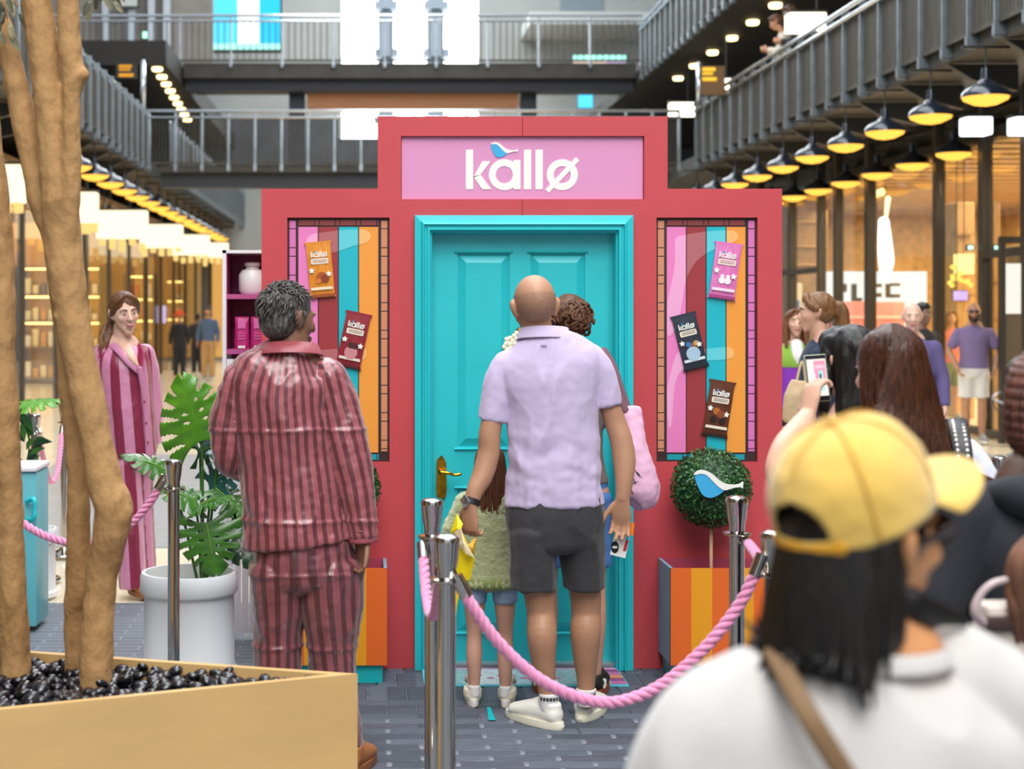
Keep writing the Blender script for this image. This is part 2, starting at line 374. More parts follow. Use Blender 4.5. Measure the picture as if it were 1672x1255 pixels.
bm = bmesh.new(); box(bm, fx(915), fx(985), FW - 0.05, FW, fz(47), 17); tag(finish('wall_panel', bm, mat('slate_panel', '#7f8c92', 0.6)), 'slate grey recessed panel high on the far wall', 'panel')
# big screen
scr = empty('led_screen', P(400, 80, 44), 'tall blue and white advertising screen on the far left wall', 'screen')
for nm, x0, x1, m in (('screen_image', 346, 388, glow('screen_cyan', '#59d3fb', 1.2)), ('screen_figure', 388, 423, glow('screen_white', '#ffffff', 1.5)), ('screen_image', 423, 457, glow('screen_cyan2', '#35c2f2', 1.2))):
    bm = bmesh.new(); a = P(x0, 70, 44); b = P(x1, -60, 44); box(bm, a.x, b.x, 44, 44.1, a.z, b.z); finish(nm, bm, m, scr, base=scr.location)
bm = bmesh.new(); a = P(346, 80, 44); b = P(457, 71, 44); box(bm, a.x, b.x, 44, 44.1, a.z, b.z); finish('screen_footer', bm, glow('screen_mint', '#a8f0e4', 1.3), scr, base=scr.location)
bm = bmesh.new(); a = P(342, 84, 44); b = P(461, -64, 44); box(bm, a.x, b.x, 44.1, 44.3, a.z, b.z); finish('screen_case', bm, DARK, scr, base=scr.location)
def screen(px0, px1, py0, py1, Y, name, label, cat, parts, depth=0.08):
    r = empty(name, P((px0 + px1) / 2, py1, Y), label, cat)
    a = P(px0 - 1, py1 + 1, Y); b = P(px1 + 1, py0 - 1, Y); bm = bmesh.new(); box(bm, a.x, b.x, Y + 0.01, Y + depth, a.z, b.z); finish('case', bm, DARK, r, base=r.location)
    for nm, q0, q1, s0, s1, m in parts:
        a = P(q0, s1, Y); b = P(q1, s0, Y); bm = bmesh.new(); box(bm, a.x, b.x, Y, Y + 0.01, a.z, b.z); finish(nm, bm, m, r, base=r.location)
    return r
screen(936, 1022, 90, 116, 44, 'shop_sign', 'mint topped lit shop sign behind the upper bridge balusters', 'sign', [('sign_header', 936, 1022, 90, 98, glow('sign_mint', '#9ff2dd', 1.5)), ('sign_image', 936, 990, 98, 116, glow('sign_cream', '#f5d8c8', 1.0)), ('sign_image', 990, 1022, 98, 116, glow('sign_mauve', '#c7b5d6', 1.0))])
screen(944, 968, 150, 176, 44, 'small_screen', 'small bright blue screen beyond the near bridge on the right', 'screen', [('screen_image', 944, 968, 150, 176, MATS['screen_cyan'])])
# left platform: wall with pale strips above the upper deck, exit sign
bm = bmesh.new(); box(bm, -14, -4.2, 41.5, 41.8, Z2 + 0.56, 17); tag(finish('wall_upper_left', bm, mat('grey_brick_upper_wall', '#8b857d', 0.85, var=0.12, vscale=1.5)), kind='structure')
for i, px in enumerate((172, 215, 247, 272)):
    a = P(px, 90, 41.2); bm = bmesh.new(); box(bm, a.x - 0.09, a.x + 0.09, 41.2, 41.4, Z2 + 0.5, 14); tag(finish('trim_%d' % (i + 2), bm, mat('pale_steel_strip', '#c3c9cf', 0.4, 0.4)), kind='structure')
screen(194, 226, -8, 12, 41, 'wall_cabinet', 'pale grey cabinet high on the upper left wall', 'cabinet', [('front_panel', 196, 224, -6, 10, mat('pale_cabinet', '#c9ccc4', 0.5))])
screen(233, 249, 52, 62, 41.4, 'exit_sign', 'small green lit exit sign above the upper left deck', 'sign', [('sign_face', 233, 249, 52, 62, glow('exit_green', '#9ff5c8', 2.2))])
screen(190, 222, 103, 127, 34.1, 'direction_sign', 'dark hanging sign with orange lettering under the upper left deck', 'sign', [('lettering', 194, 215, 106, 110, glow('amber_letters', '#e8a030', 1.0)), ('lettering', 194, 213, 112, 115, MATS['amber_letters']), ('lettering', 194, 218, 120, 125, MATS['amber_letters'])])
screen(1145, 1183, 108, 155, 27.5, 'direction_sign', 'bronze hanging sign with yellow lettering beyond the right gallery', 'sign', [('panel', 1145, 1183, 108, 155, mat('bronze_panel', '#6d4f2c', 0.5)), ])
for k, (a, b, c, d) in enumerate(((1147, 1168, 110, 116), (1147, 1164, 118, 122), (1147, 1170, 126, 132))):
    p = P(a, d, 27.48); q = P(b, c, 27.48); bm = bmesh.new(); box(bm, p.x, q.x, 27.47, 27.49, p.z, q.z); finish('lettering', bm, glow('yellow_letters', '#f2bc3c', 1.2), bpy.data.objects['direction_sign.001'], base=bpy.data.objects['direction_sign.001'].location)
for px, py0, py1, Y, lab in ((234, 102, 176, 30.9, 'slim bright steel post at the end of the left gallery'), (1141, 106, 172, 30.1, 'slim bright steel post at the end of the right gallery')):
    a = P(px, py1, Y); b = P(px, py0, Y); bm = bmesh.new(); cyl(bm, a, b, 0.05, seg=10); cyl(bm, b, b + Vector((0, 0, 0.05)), 0.035, seg=10); tag(finish('steel_post', bm, RAILM, None, True), lab, 'post')
# light boxes
def lightbox(px0, px1, py0, py1, Y, label, col='#fff3d8', st=3.0, zc=None, hx=.5):
    r = empty('light_box', P((px0 + px1) / 2, py1, Y), label, 'light')
    a = P(px0, py1, Y); b = P(px1, py0, Y)
    bm = bmesh.new(); cbox(bm, a.x, b.x, Y, Y + 0.28, a.z, b.z, 0.02); finish('diffuser', bm, glow('box_' + col[1:], col, st), r, base=r.location)
    bm = bmesh.new(); box(bm, a.x - 0.02, b.x + 0.02, Y + 0.03, Y + 0.25, b.z, b.z + 0.04); xh = a.x + (b.x - a.x) * hx; cyl(bm, (xh, Y + .14, b.z), (xh, Y + .14, zc or Z1 - .055), 0.015, seg=8); finish('hanger', bm, DARK, r, base=r.location)
    return r
lightbox(1289, 1350, 20, 50, 23, 'warm white light box hanging above the leaning visitors', zc=Z2, hx=.8)
lightbox(1095, 1138, 167, 188, 33.2, 'warm white light box beside the booth top, beyond the right gallery', zc=Z2, hx=.7)
lightbox(1182, 1194, 128, 152, 28.6, 'narrow warm lantern at the right gallery rail', zc=Z2)
lightbox(1579, 1622, 190, 219, 19.6, 'cold white light box between the right pendant lamps', '#f4fbff', 2.2)
lightbox(1659, 1700, 190, 218, 18.6, 'cold white light box at the right edge below the gallery', '#f4fbff', 2.2)
# lanterns on the left -------------------------------------------------
for i, (px0, px1, py0, py1, Y) in enumerate(((-60, 36, 268, 330, 19.8), (100, 157, 313, 364, 24.5), (157, 239, 343, 389, 29), (228, 297, 366, 404, 33.5), (280, 341, 383, 416, 37.8), (318, 372, 396, 420, 42))):
    nm = ordn[i]
    r = lightbox(px0, px1, py0, py1, Y, '%s large warm lit lantern box along the left shops' % nm, '#ffedc4', 1.35, hx=.12)
    for k in range(5):
        cx = px0 + (px1 - px0) * (0.1 + 0.2 * k); rr = random.Random(i * 9 + k)
        a = P(cx, py1 + rr.uniform(8, 22) * 29 / Y, Y); b = P(cx, py1 + 2, Y)
        w = 0.055; bm = bmesh.new(); cbox(bm, a.x - w, a.x + w, Y + 0.05, Y + 0.2, a.z, a.z + rr.uniform(0.14, 0.26), 0.015); finish('small_lantern', bm, glow('lantern_small', '#f2c878', 1.1), r, base=r.location)
# ================================================================ shops on both sides
WOOD = mat('warm_timber', '#94703f', 0.45, var=0.25, vscale=6, stretch=(1, 8, 1))
WOOD2 = mat('honey_timber', '#b58f5a', 0.45, var=0.2, vscale=5, stretch=(6, 1, 1))
COL = mat('brown_black_column', '#3a352e', 0.4, 0.3)
GL = glassmat('shop_glass')
# right shop
bm = bmesh.new(); box(bm, 14, 14.2, 12, 34, 0, 4.4); tag(finish('wall_right', bm, WOOD2), kind='structure')
bm = bmesh.new(); box(bm, 8.3, 14, 33.6, 33.8, 0, 4.4); tag(finish('wall_shop_end', bm, WOOD), kind='structure')
ceil = empty('ceiling', (8.3, 12, 3.9), kind='structure')
bm = bmesh.new(); box(bm, 0, 5.8, 0, 21.6, 0.08, 0.2); finish('ceiling_backing', bm, DARK, ceil)
pm = bmesh.new(); box(pm, 0, 5.8, -0.13, 0.13, 0, 0.05); pme = bpy.data.meshes.new('ceiling_plank'); pm.to_mesh(pme); pm.free(); pme.materials.append(WOOD2)
for i in range(60): link('ceiling_plank', pme, None, ceil, (0, 0.3 + 0.36 * i, -0.02 * (i % 2)))
front = empty('wall_shopfront_right', (8.1, 19, 0), kind='structure')
ys = [13.6, 16.2, 19.0, 20.35, 22.0, 25.0, 26.7, 27.7, 29.6, 32.0, 33.6]
for i, y in enumerate(ys):
    bm = bmesh.new(); w = (0.16, 0.13, 0.2)[i % 3]; box(bm, 8.14, 8.28, y - w / 2, y + w / 2, 0, 4.45); finish('column', bm, COL, front, base=front.location)
    if i + 1 < len(ys):
        bm = bmesh.new(); box(bm, 8.2, 8.215, y + w / 2, ys[i + 1] - 0.08, 0.1, 4.3); finish('glass_pane', bm, GL, front, base=front.location)
        bm = bmesh.new(); box(bm, 8.14, 8.26, y + w / 2, ys[i + 1] - 0.08, 0.0, 0.1); finish('bottom_rail', bm, COL, front, base=front.location)
        if i in (2, 7, 8): bm = bmesh.new(); box(bm, 8.14, 8.26, y + w / 2, ys[i + 1] - 0.08, 2.35, 2.45); finish('transom', bm, COL, front, base=front.location)
# a door frame near the right edge, standing open
d1 = empty('door_1', P(1655, 725, 18.9), kind='structure')
for a0, a1, b0, b1, m, nm in ((1632, 1640, 395, 724, COL, 'door_stile'), (1632, 1700, 386, 397, COL, 'door_head'), (1642, 1667, 430, 512, glow('white_poster', '#f3efe2', 0.9), 'poster'), (1641, 1668, 513, 722, mat('brown_door', '#5d503f', 0.4), 'door_leaf')):
    p = P(a0, b1, 18.9); q = P(a1, b0, 18.9); bm = bmesh.new(); box(bm, p.x, q.x, 18.86 if nm == 'door_stile' else 18.9, 18.95, p.z, q.z); finish(nm, bm, m, d1, base=d1.location)
# interior furniture of the right shop
def block(name, label, cat, px0, px1, py0, py1, Y, dep, m, extra=()):
    r = empty(name, P((px0 + px1) / 2, py1, Y), label, cat)
    p = P(px0, py1, Y); q = P(px1, py0, Y); bm = bmesh.new(); cbox(bm, p.x, q.x, Y, Y + dep, p.z, q.z, 0.02); finish('body', bm, m, r, base=r.location)
    for nm, a0, a1, b0, b1, mm, out in extra:
        p = P(a0, b1, Y - out); q = P(a1, b0, Y - out); bm = bmesh.new(); box(bm, p.x, q.x, Y - out, Y + 0.005, p.z, q.z); finish(nm, bm, mm, r, base=r.location)
    return r
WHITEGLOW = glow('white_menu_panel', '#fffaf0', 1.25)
BLK = mat('black_print', '#26221f', 0.6)
block('menu_wall', 'bright white wall panel with dark lettering inside the right shop', 'sign', 1352, 1514, 443, 590, 30, 0.2, WHITEGLOW,
      [('letter', 1390, 1399, 463, 492, BLK, .02), ('letter', 1399, 1408, 486, 492, BLK, .02), ('letter', 1422, 1428, 463, 486, BLK, .02), ('letter', 1428, 1440, 463, 469, BLK, .02), ('letter', 1428, 1440, 478, 485, BLK, .02), ('letter', 1446, 1454, 463, 486, BLK, .02), ('letter', 1454, 1470, 462, 467, BLK, .02), ('letter', 1454, 1470, 480, 486, BLK, .02), ('letter', 1369, 1383, 463, 477, BLK, .02)])
PINK = mat('dusty_pink_paint', '#d8888c', 0.5, var=0.1, vscale=3)
block('pink_counter', 'dusty pink display counter inside the right shop', 'counter', 1372, 1478, 492, 654, 28, 0.8, PINK, [('shelf_edge', 1372, 1478, 515, 520, mat('pale_pink', '#eeb4b4', 0.5), .05), ('shelf_edge', 1372, 1478, 545, 549, mat('pale_pink', '#eeb4b4', 0.5), .05)])
block('timber_shelving', 'tall timber wall unit glowing orange behind the right glass', 'shelving', 1562, 1592, 330, 683, 23.5, 0.5, WOOD2, [('shelf', 1562, 1592, z, z + 4, WOOD, .15) for z in (380, 430, 480, 540, 590)])
block('timber_shelving', 'timber shelf unit behind the glass right of the man in purple', 'shelving', 1621, 1634, 330, 703, 21, 0.5, WOOD2, [('shelf', 1621, 1634, z, z + 4, WOOD, .15) for z in (400, 460, 520, 590)])
block('timber_counter', 'low timber counter at the right edge inside the shop', 'counter', 1666, 1720, 400, 713, 20, 0.6, WOOD2, [('shelf', 1666, 1720, z, z + 5, WOOD, .1) for z in (470, 560)])
block('timber_shelving', 'brown shelving behind the dark columns beside the booth', 'shelving', 1285, 1352, 330, 640, 31, 0.4, WOOD, [('shelf', 1285, 1352, z, z + 3, WOOD2, .15) for z in (360, 400, 430)])
block('white_cabinet', 'pale cabinet with a small blue notice beside the booth', 'cabinet', 1292, 1310, 462, 642, 30.5, 0.3, mat('cream_cabinet', '#e8dfc8', 0.5), [('notice', 1299, 1306, 490, 506, mat('blue_notice', '#5d7fb0', 0.5), .02)])
# glowing vegetable-shaped light
g = empty('neon_light', P(1445, 462, 26.2), 'white glowing elongated shape hanging inside the right shop', 'light')
NEON = glow('neon_white', '#fff8e8', 4.0)
bm = bmesh.new(); tube(bm, [P(1443, 362, 26.2), P(1445, 400, 26.2), P(1447, 430, 26.2), P(1444, 452, 26.2)], [0.085, 0.115, 0.12, 0.06], seg=16); finish('glowing_body', bm, NEON, g, True, base=g.location)
bm = bmesh.new(); tube(bm, [P(1447, 352, 26.2), P(1450, 324, 26.2)], [0.03, 0.045], seg=12); finish('glowing_leaf', bm, glow('neon_leaf', '#ffe9a8', 2.5), g, True, base=g.location)
bm = bmesh.new(); q = P(1445, 318, 26.2); cyl(bm, q, (q.x, q.y, 3.9), .006, seg=6); finish('cord', bm, DARK, g, base=g.location)
for dx in (-14, -6, 2): bm = bmesh.new(); ball(bm, P(1438 + dx, 314 - dx * .3, 26.2), (0.05, 0.05, 0.07)); finish('glowing_bud', bm, glow('neon_bud', '#ffdf90', 2.5), g, True, base=g.location)
# lamp shade with beads inside
g = empty('drum_lamp', P(1573, 447, 22.6), 'cream drum lamp with a cluster of glass beads inside the right shop', 'lamp')
bm = bmesh.new(); lathe(bm, [(0.14, 0), (0.145, 0.29), (0.0, 0.29)], P(1574, 447, 22.6), 24); finish('shade', bm, glow('cream_shade', '#ffdf8e', 1.8), g, True, base=g.location)
bm = bmesh.new(); q = P(1574, 417, 22.6); cyl(bm, q, (q.x, q.y, 3.9), .008, seg=6); finish('cord', bm, DARK, g, base=g.location)
for k in range(14):
    rr = random.Random(k); bm = bmesh.new(); ball(bm, P(1545 + rr.uniform(0, 42), 432 + rr.uniform(0, 35), 22.5), 0.035, u=10, v=6); finish('bead', bm, glow('amber_bead', '#ffcf5e', 1.6), g, True, base=g.location)
screen(1557, 1580, 475, 490, 22.2, 'neon_sign', 'small violet lit sign inside the shop above the man in purple', 'sign', [('sign_face', 1557, 1580, 475, 490, glow('violet_sign', '#c6a8f0', 1.5))], 0.04)
ns = bpy.data.objects['neon_sign']; bm = bmesh.new(); q = P(1562, 475, 22.25); cyl(bm, q, (q.x, q.y, 3.9), .006, seg=6); finish('cord', bm, DARK, ns, base=ns.location)
for px, py in ((1585, 404), (1628, 404)): screen(px - 5, px + 5, py - 4, py + 4, 20.6, 'exit_lamp', 'small mint green exit lamp %s a dark column in the right shop' % ('left of' if px < 1600 else 'right of'), 'light', [('lens', px - 4, px + 4, py - 3, py + 3, glow('mint_lens', '#b8f7e0', 2.0))], 0.05)
# left shops
bm = bmesh.new(); box(bm, -13.2, -13, 10, 52, 0, 4.4); tag(finish('wall_left', bm, WOOD2), kind='structure')
bm = bmesh.new(); box(bm, -13, -5.4, 10, 52, 3.9, 4.0); tag(finish('ceiling_left_shops', bm, WOOD), kind='structure')
front = empty('wall_shopfront_left', (-5.4, 14, 0), kind='structure')
y = 13.3; i = 0
while y < 51:
    w = 0.3 if i % 3 == 0 else 0.12
    bm = bmesh.new(); box(bm, -5.5, -5.4, y - w / 2, y + w / 2, 0, 4.45); finish('column', bm, COL, front, base=front.location)
    bm = bmesh.new(); box(bm, -5.44, -5.43, y + w / 2, y + 2.7 - .15, 0.1, 3.9); finish('glass_pane', bm, GL, front, base=front.location)
    y += 2.7; i += 1
rr = random.Random(11)
for k, (yy, cc) in enumerate(((35.5, '#b98a4e'), (43.5, '#a87a40'), (50.8, '#c29a5c'))):
    bm = bmesh.new(); box(bm, -13, -5.7, yy, yy + 0.2, 0, 3.9); tag(finish('wall_partition', bm, mat('partition_%d' % k, cc, 0.6, var=.2, vscale=1.5)), kind='structure')
for k in range(7):
    y, x = ((35.3, -6.5), (35.3, -7.5), (35.3, -8.5), (43.3, -6.4), (43.3, -7.4), (50.6, -6.3), (50.6, -7.2))[k]
    r = empty('display_cabinet', (x, y, 0), '%s glowing timber display cabinet inside the left shops' % ordn[k], 'cabinet', 'display cabinets in the left shops')
    bm = bmesh.new(); box(bm, -0.4, 0.4, -0.06, 0.0, 0, 2.7); finish('back_panel', bm, WOOD2, r)
    
    for q0 in (-0.44, 0.38): bm = bmesh.new(); box(bm, q0, q0 + 0.06, -0.4, 0, 0, 2.7); finish('side_panel', bm, COL, r)
    for z in (0.1, 0.8, 1.4, 2.0, 2.64):
        bm = bmesh.new(); box(bm, -0.38, 0.38, -0.36, -0.06, z, z + 0.04); finish('shelf', bm, WOOD, r)
    for z in (0.14, 0.84, 1.44, 2.04):
        for q in range(4):
            bm = bmesh.new(); h = rr.uniform(.15, .4); xx = -0.27 + q * .18; cbox(bm, xx - .07, xx + .07, -0.3, -0.1, z, z + h, .02)
            g_ = rr.randrange(5); finish('goods', bm, mat('goods_%d' % g_, ('#e6d8ae', '#b5532e', '#d49a3a', '#7a5a3c', '#f0e6d0')[g_], 0.5), r)
    for z in (1.36, 1.96, 2.6):
        bm = bmesh.new(); box(bm, -0.36, 0.36, -0.34, -0.3, z, z + 0.03); finish('light_strip', bm, glow('warm_strip', '#ffd27a', 7), r)
screen(244, 271, 497, 528, 43.42, 'shop_screen', 'small lilac lit screens in the far left shop', 'screen', [('screen_image', 244, 254, 499, 527, glow('lilac_screen', '#c9bdf5', 1.6)), ('screen_image', 257, 271, 499, 527, MATS['lilac_screen'])], 0.05)
# far wall, ground floor: added glowing panels stand in for lit shop interiors
for k in range(6):
    x = -5.3 + k * 0.8; r = empty('door_%d' % (k + 2), (x, FW - 0.2, 0), kind='structure')
    bm = bmesh.new(); box(bm, -0.04, 0.04, -0.1, 0.1, 0, 3.6); finish('jamb', bm, COL, r)
    bm = bmesh.new(); box(bm, 0.04, 0.72, 0.05, 0.07, 0.1, 3.5); finish('glow_panel', bm, glow('shop_glow_stand_in_%d' % (k % 2), ('#e2a95a', '#c98d45')[k % 2], 0.8), r)

# the hall goes on beside and behind the camera: more shopfront and gallery on both sides
for sx, x, lab in ((-1, -5.5, 'left'), (1, 8.2, 'right')):
    w = empty('wall_near_%s' % lab, (x, 2, 0), kind='structure')
    bm = bmesh.new(); box(bm, -.1, .1, -14, 11, 3.6, 4.4); finish('fascia', bm, DARK, w)
    for k in range(9):
        bm = bmesh.new(); box(bm, -.1, .1, -14 + k * 3, -13.7 + k * 3, 0, 3.6); finish('column', bm, COL, w)
        bm = bmesh.new(); box(bm, sx * .3, sx * .34, -13.7 + k * 3, -11 + k * 3, 0, 3.6); finish('shop_wall', bm, (WOOD, WOOD2, mat('dark_shop_wall', '#4a3a2a', 0.6))[k % 3], w)
    bm = bmesh.new(); box(bm, min(x, x - sx * 1.6), max(x, x - sx * 1.6), -12, 9.9, Z1, Z1 + .3); tag(finish('gallery_deck', bm, DECK), 'dark gallery deck beside the camera on the %s, out of frame' % lab, 'gallery')
# ================================================================ the booth
BY = 7.08                                   # depth of the booth front
def bx_(px): return (px - CX) * BY / F
def bz(py): return CH - (py - CY) * BY / F
RED = mat('coral_red_board', '#c4444b', 0.55, var=0.03, vscale=3)
TEAL = mat('turquoise_gloss_paint', '#2bc3cb', 0.32, var=0.03, vscale=4)
TEALD = TEAL
booth = empty('booth_facade', (bx_(853), BY, 0), 'coral red stepped booth front with pink kallø sign and turquoise door', 'booth')
BB = booth.location
xs = [427, 470, 634, 617, 655, 677, 1032, 1052, 1090, 1073, 1237, 1277]
bm = bmesh.new(); T = 0.16
def cell(x0, x1, y0, y1, a=0.0, b=T):
    if x1 > x0 and y1 > y0: box(bm, bx_(x0), bx_(x1), BY + a, BY + b, bz(y1), bz(y0))
# side wings around the two window openings, then the centre around sign and door
for (x0, x1, w0, w1) in ((427, 677, 469, 636), (1032, 1277, 1072, 1237)):
    cell(max(x0, 1052) if x0 > 900 else x0, min(x1, 655) if x1 < 900 else x1, 308, 355); cell(x0, w0, 355, 754); cell(w1, x1, 355, 754); cell(x0, x1, 754, 1091)
    cell(w0, w1, 355, 754, 0.025, T)
cell(617, 852.6, 190, 222); cell(853.4, 1090, 190, 222); cell(617, 655, 222, 308); cell(1052, 1090, 222, 308)
cell(677, 1032, 308, 308)
cell(655, 677, 222, 325, 0.03, T); cell(677, 1032, 222, 325, 0.03, T); cell(1032, 1052, 222, 325, 0.03, T)
cell(655, 677, 325, 355); cell(1032, 1052, 325, 355)
cell(677, 852.6, 325, 352); cell(853.4, 1032, 325, 352)
finish('facade_board', bm, RED, booth, base=BB)
bm = bmesh.new()
for px in (520, 1190):
    x = bx_(px); prism(bm, [(BY + T, 0), (BY + 0.9, 0), (BY + 0.9, 0.05), (BY + T + 0.05, 1.9), (BY + T, 1.9)], x - 0.03, x + 0.03, 'x')
finish('rear_brace', bm, mat('raw_ply', '#b58b5c', 0.7), booth, base=BB)
# sign
sign = None
bm = bmesh.new(); box(bm, bx_(656), bx_(1051), BY + 0.02, BY + 0.032, bz(324.5), bz(222.5))
sign = finish('sign_panel', bm, mat('candy_pink_panel', '#d991bd', 0.45), booth, base=BB); sign['label'] = 'candy pink recessed sign panel reading kallø'
CREAM = mat('cream_letters', '#efeee6', 0.5); BLUE = mat('sky_blue', '#3aa9dd', 0.5)
def arc(cx, cy, r, a0, a1, n): return [(cx + r * math.cos(a0 + (a1 - a0) * i / n), cy + r * math.sin(a0 + (a1 - a0) * i / n)) for i in range(n + 1)]
def ringp(bm, cx, cy, r0, r1, d0, d1, n=28):
    pts = []
    for i in range(n):
        a = 2 * math.pi * i / n; c, s = math.cos(a), math.sin(a)
        pts.append([bm.verts.new((cx + r * c, d, cy + r * s)) for r, d in ((r1, d0), (r0, d0), (r0, d1), (r1, d1))])
    for i in range(n):
        A, B = pts[i], pts[(i + 1) % n]
        for k in range(4): bm.faces.new((A[k], A[(k + 1) % 4], B[(k + 1) % 4], B[k]))
# outlines in logo units (1 unit = 1 px of the big sign, origin left end of the base line)
def logo_letters():
    """list of (name, builder(bm, d0, d1)) for k a l l o-slash; unit px"""
    def k(bm, a, b):
        prism(bm, rect(0, 12, 0, 65), a, b)
        prism(bm, [(12, 19), (27, 46), (41, 46), (24, 24), (42, 0), (27, 0), (12, 21)][::-1], a - 0.0007, b)
    def aa(bm, a, b): ringp(bm, 63, 24, 14, 25.5, a, b); prism(bm, rect(78, 89.5, 0, 48), a - 0.0007, b)
    def l1(bm, a, b): prism(bm, rect(95, 107, 0, 65), a, b)
    def l2(bm, a, b): prism(bm, rect(114, 126, 0, 65), a, b)
    def oo(bm, a, b):
        ringp(bm, 158, 24, 14, 25.5, a, b)
        d = Vector((50, 53)).normalized(); n = Vector((-d.y, d.x)) * 4.2; p = Vector((133, -3)); q = Vector((183, 50))
        prism(bm, [tuple(p - n), tuple(q - n), tuple(q + n), tuple(p + n)], a - 0.0007, b)
    return [('letter_k', k), ('letter_a', aa), ('letter_l', l1), ('letter_l', l2), ('letter_o_slash', oo)]
def bird_shapes():
    """blue body and white wing of the bird mark, unit width about 45, origin at its left"""
    def cv(pts): return [Vector(((x - 248) / 249 * 45, (288 - y) / 249 * 45)) for x, y in pts]
    top = spline(cv(((248, 172), (262, 156), (285, 148), (310, 151), (340, 166), (380, 200), (420, 219), (460, 222), (482, 217), (498, 206))), 5)
    tail = cv(((496, 240), (482, 233)))
    low = spline(cv(((482, 233), (450, 237), (405, 249), (375, 234), (345, 205), (312, 174), (285, 166), (262, 170))), 5)
    white = [tuple(p) for p in top + tail[:1] + low]
    belly = spline(cv(((404, 250), (370, 275), (330, 288), (292, 272), (268, 228), (254, 186), (262, 170))), 5)
    body = [tuple(p) for p in low[:0:-1][:-9] + belly[:-1]]
    return white, body
def place2(bm, M): bm.transform(M)
u = BY / F
for nm, fn in logo_letters():
    b2 = bmesh.new(); fn(b2, -0.002, 0.0); place2(b2, Matrix.Translation((bx_(761), BY + 0.02, bz(308.5))) @ Matrix.Diagonal((u, 1, u, 1)))
    finish(nm, b2, CREAM, sign, base=BB)
wh, bo = bird_shapes()
for nm, poly, m, dd in (('bird_body', bo, BLUE, 0.0), ('bird_wing', wh, CREAM, 0.002)):
    b2 = bmesh.new(); prism(b2, poly, -0.0035 - dd * .5, 0.0); place2(b2, Matrix.Translation((bx_(801), BY + 0.02, bz(256.5))) @ Matrix.Diagonal((u, 1, u, 1))); finish(nm, b2, m, sign, base=BB)
# door with frame ----------------------------------------------------
door = empty('booth_door', (bx_(855), BY, 0), 'turquoise panelled door in a moulded frame with a gold handle', 'door')
DB = door.location
def frame_run(bm, prof_px):
    """mitred moulding: prof = list of (inset px from the outer edge, y offset); outer edge 677..1032, 352"""
    L = [[], [], [], []]
    for ins, dy in prof_px:
        x0, x1, zt, zb = bx_(677 + ins), bx_(1032 - ins), bz(352 + ins), 0.0
        for i, (x, z) in enumerate(((x0, zb), (x0, zt), (x1, zt), (x1, zb))): L[i].append(bm.verts.new((x, BY + dy, z)))
    n = len(prof_px)
    for A, B in zip(L, L[1:]):
        for k in range(n - 1): bm.faces.new((A[k], A[k + 1], B[k + 1], B[k]))
    bm.faces.new(L[0]); bm.faces.new(L[3][::-1])
bm = bmesh.new()
frame_run(bm, [(0, 0.02), (0, -0.035), (10, -0.04), (12, -0.055), (15, -0.06), (17, -0.045), (19, -0.045), (21, -0.055), (24, -0.055), (25.5, -0.035), (28, -0.03), (29, 0.0), (29, 0.05), (33, 0.05)])
finish('door_frame', bm, TEAL, door, base=DB)
# leaf: slab with raised mitred panels in recesses
LX0, LX1, LZ0, LZ1 = 708, 1001, 1083, 383
panels = [(748, 834, 413, 732), (868, 958, 413, 732), (748, 834, 800, 1035), (868, 958, 800, 1035)]
bm = bmesh.new(); yf = BY + 0.055
xs = [LX0, 748, 834, 868, 958, LX1]; zs = [LZ0, 1035, 800, 732, 413, LZ1]
for i in range(5):
    for j in range(5):
        rec = (i in (1, 3)) and (j in (1, 3))
        box(bm, bx_(xs[i]), bx_(xs[i + 1]), yf + (0.014 if rec else 0), yf + 0.045, bz(zs[j]), bz(zs[j + 1]))
leaf = finish('door_leaf', bm, TEAL, door, base=DB)
for (a, b, c, d) in panels:
    bm = bmesh.new()
    o = [(a + 2, d - 2), (b - 2, d - 2), (b - 2, c + 2), (a + 2, c + 2)]; q = [(a + 14, d - 15), (b - 14, d - 15), (b - 14, c + 15), (a + 14, c + 15)]
    O = [bm.verts.new((bx_(x), yf + 0.014, bz(y))) for x, y in o]; Q = [bm.verts.new((bx_(x), yf - 0.004, bz(y))) for x, y in q]
    for k in range(4): bm.faces.new((O[k], O[(k + 1) % 4], Q[(k + 1) % 4], Q[k]))
    bm.faces.new(Q); finish('raised_panel', bm, TEAL, leaf, base=DB)
    bm = bmesh.new()       # bolection beads top and bottom
    for (z0, z1) in ((c - 4, c), (d, d + 5)):
        prism(bm, [(yf - 0.0, bz(z1)), (yf - 0.012, bz((z0 + z1) / 2)), (yf, bz(z0))], bx_(a - 5), bx_(b + 5), 'x')
    finish('panel_bead', bm, TEAL, leaf, base=DB)
bm = bmesh.new(); box(bm, bx_(706), bx_(1003), BY - 0.0, BY + 0.1, 0.0, 0.022); finish('threshold', bm, mat('pale_threshold', '#bfc6c8', 0.3, 0.6), door, base=DB)
GOLD = mat('antique_gold', '#c8922c', 0.25, 1.0, var=0.3, vscale=30)
hd = bmesh.new(); prism(hd, [(bx_(x), bz(y)) for x, y in ((714, 812), (721, 818), (729, 812), (730, 800), (729, 755), (722, 744), (714, 752), (713, 800))], yf - 0.016, yf - 0.002)
bmesh.ops.bevel(hd, geom=hd.edges[:], offset=0.003, segments=2, affect='EDGES'); hp = finish('handle_plate', hd, GOLD, door, base=DB)
hd = bmesh.new(); cyl(hd, P(720, 771, BY + 0.04), P(720, 771, BY - 0.01), 0.012); tube(hd, [P(720, 771, BY - 0.01), P(732, 772, BY - 0.015), P(741, 775, BY - 0.012), P(751, 774, BY - 0.01)], [0.009, 0.008, 0.007, 0.008], seg=10); finish('lever', hd, GOLD, hp, True, base=DB)
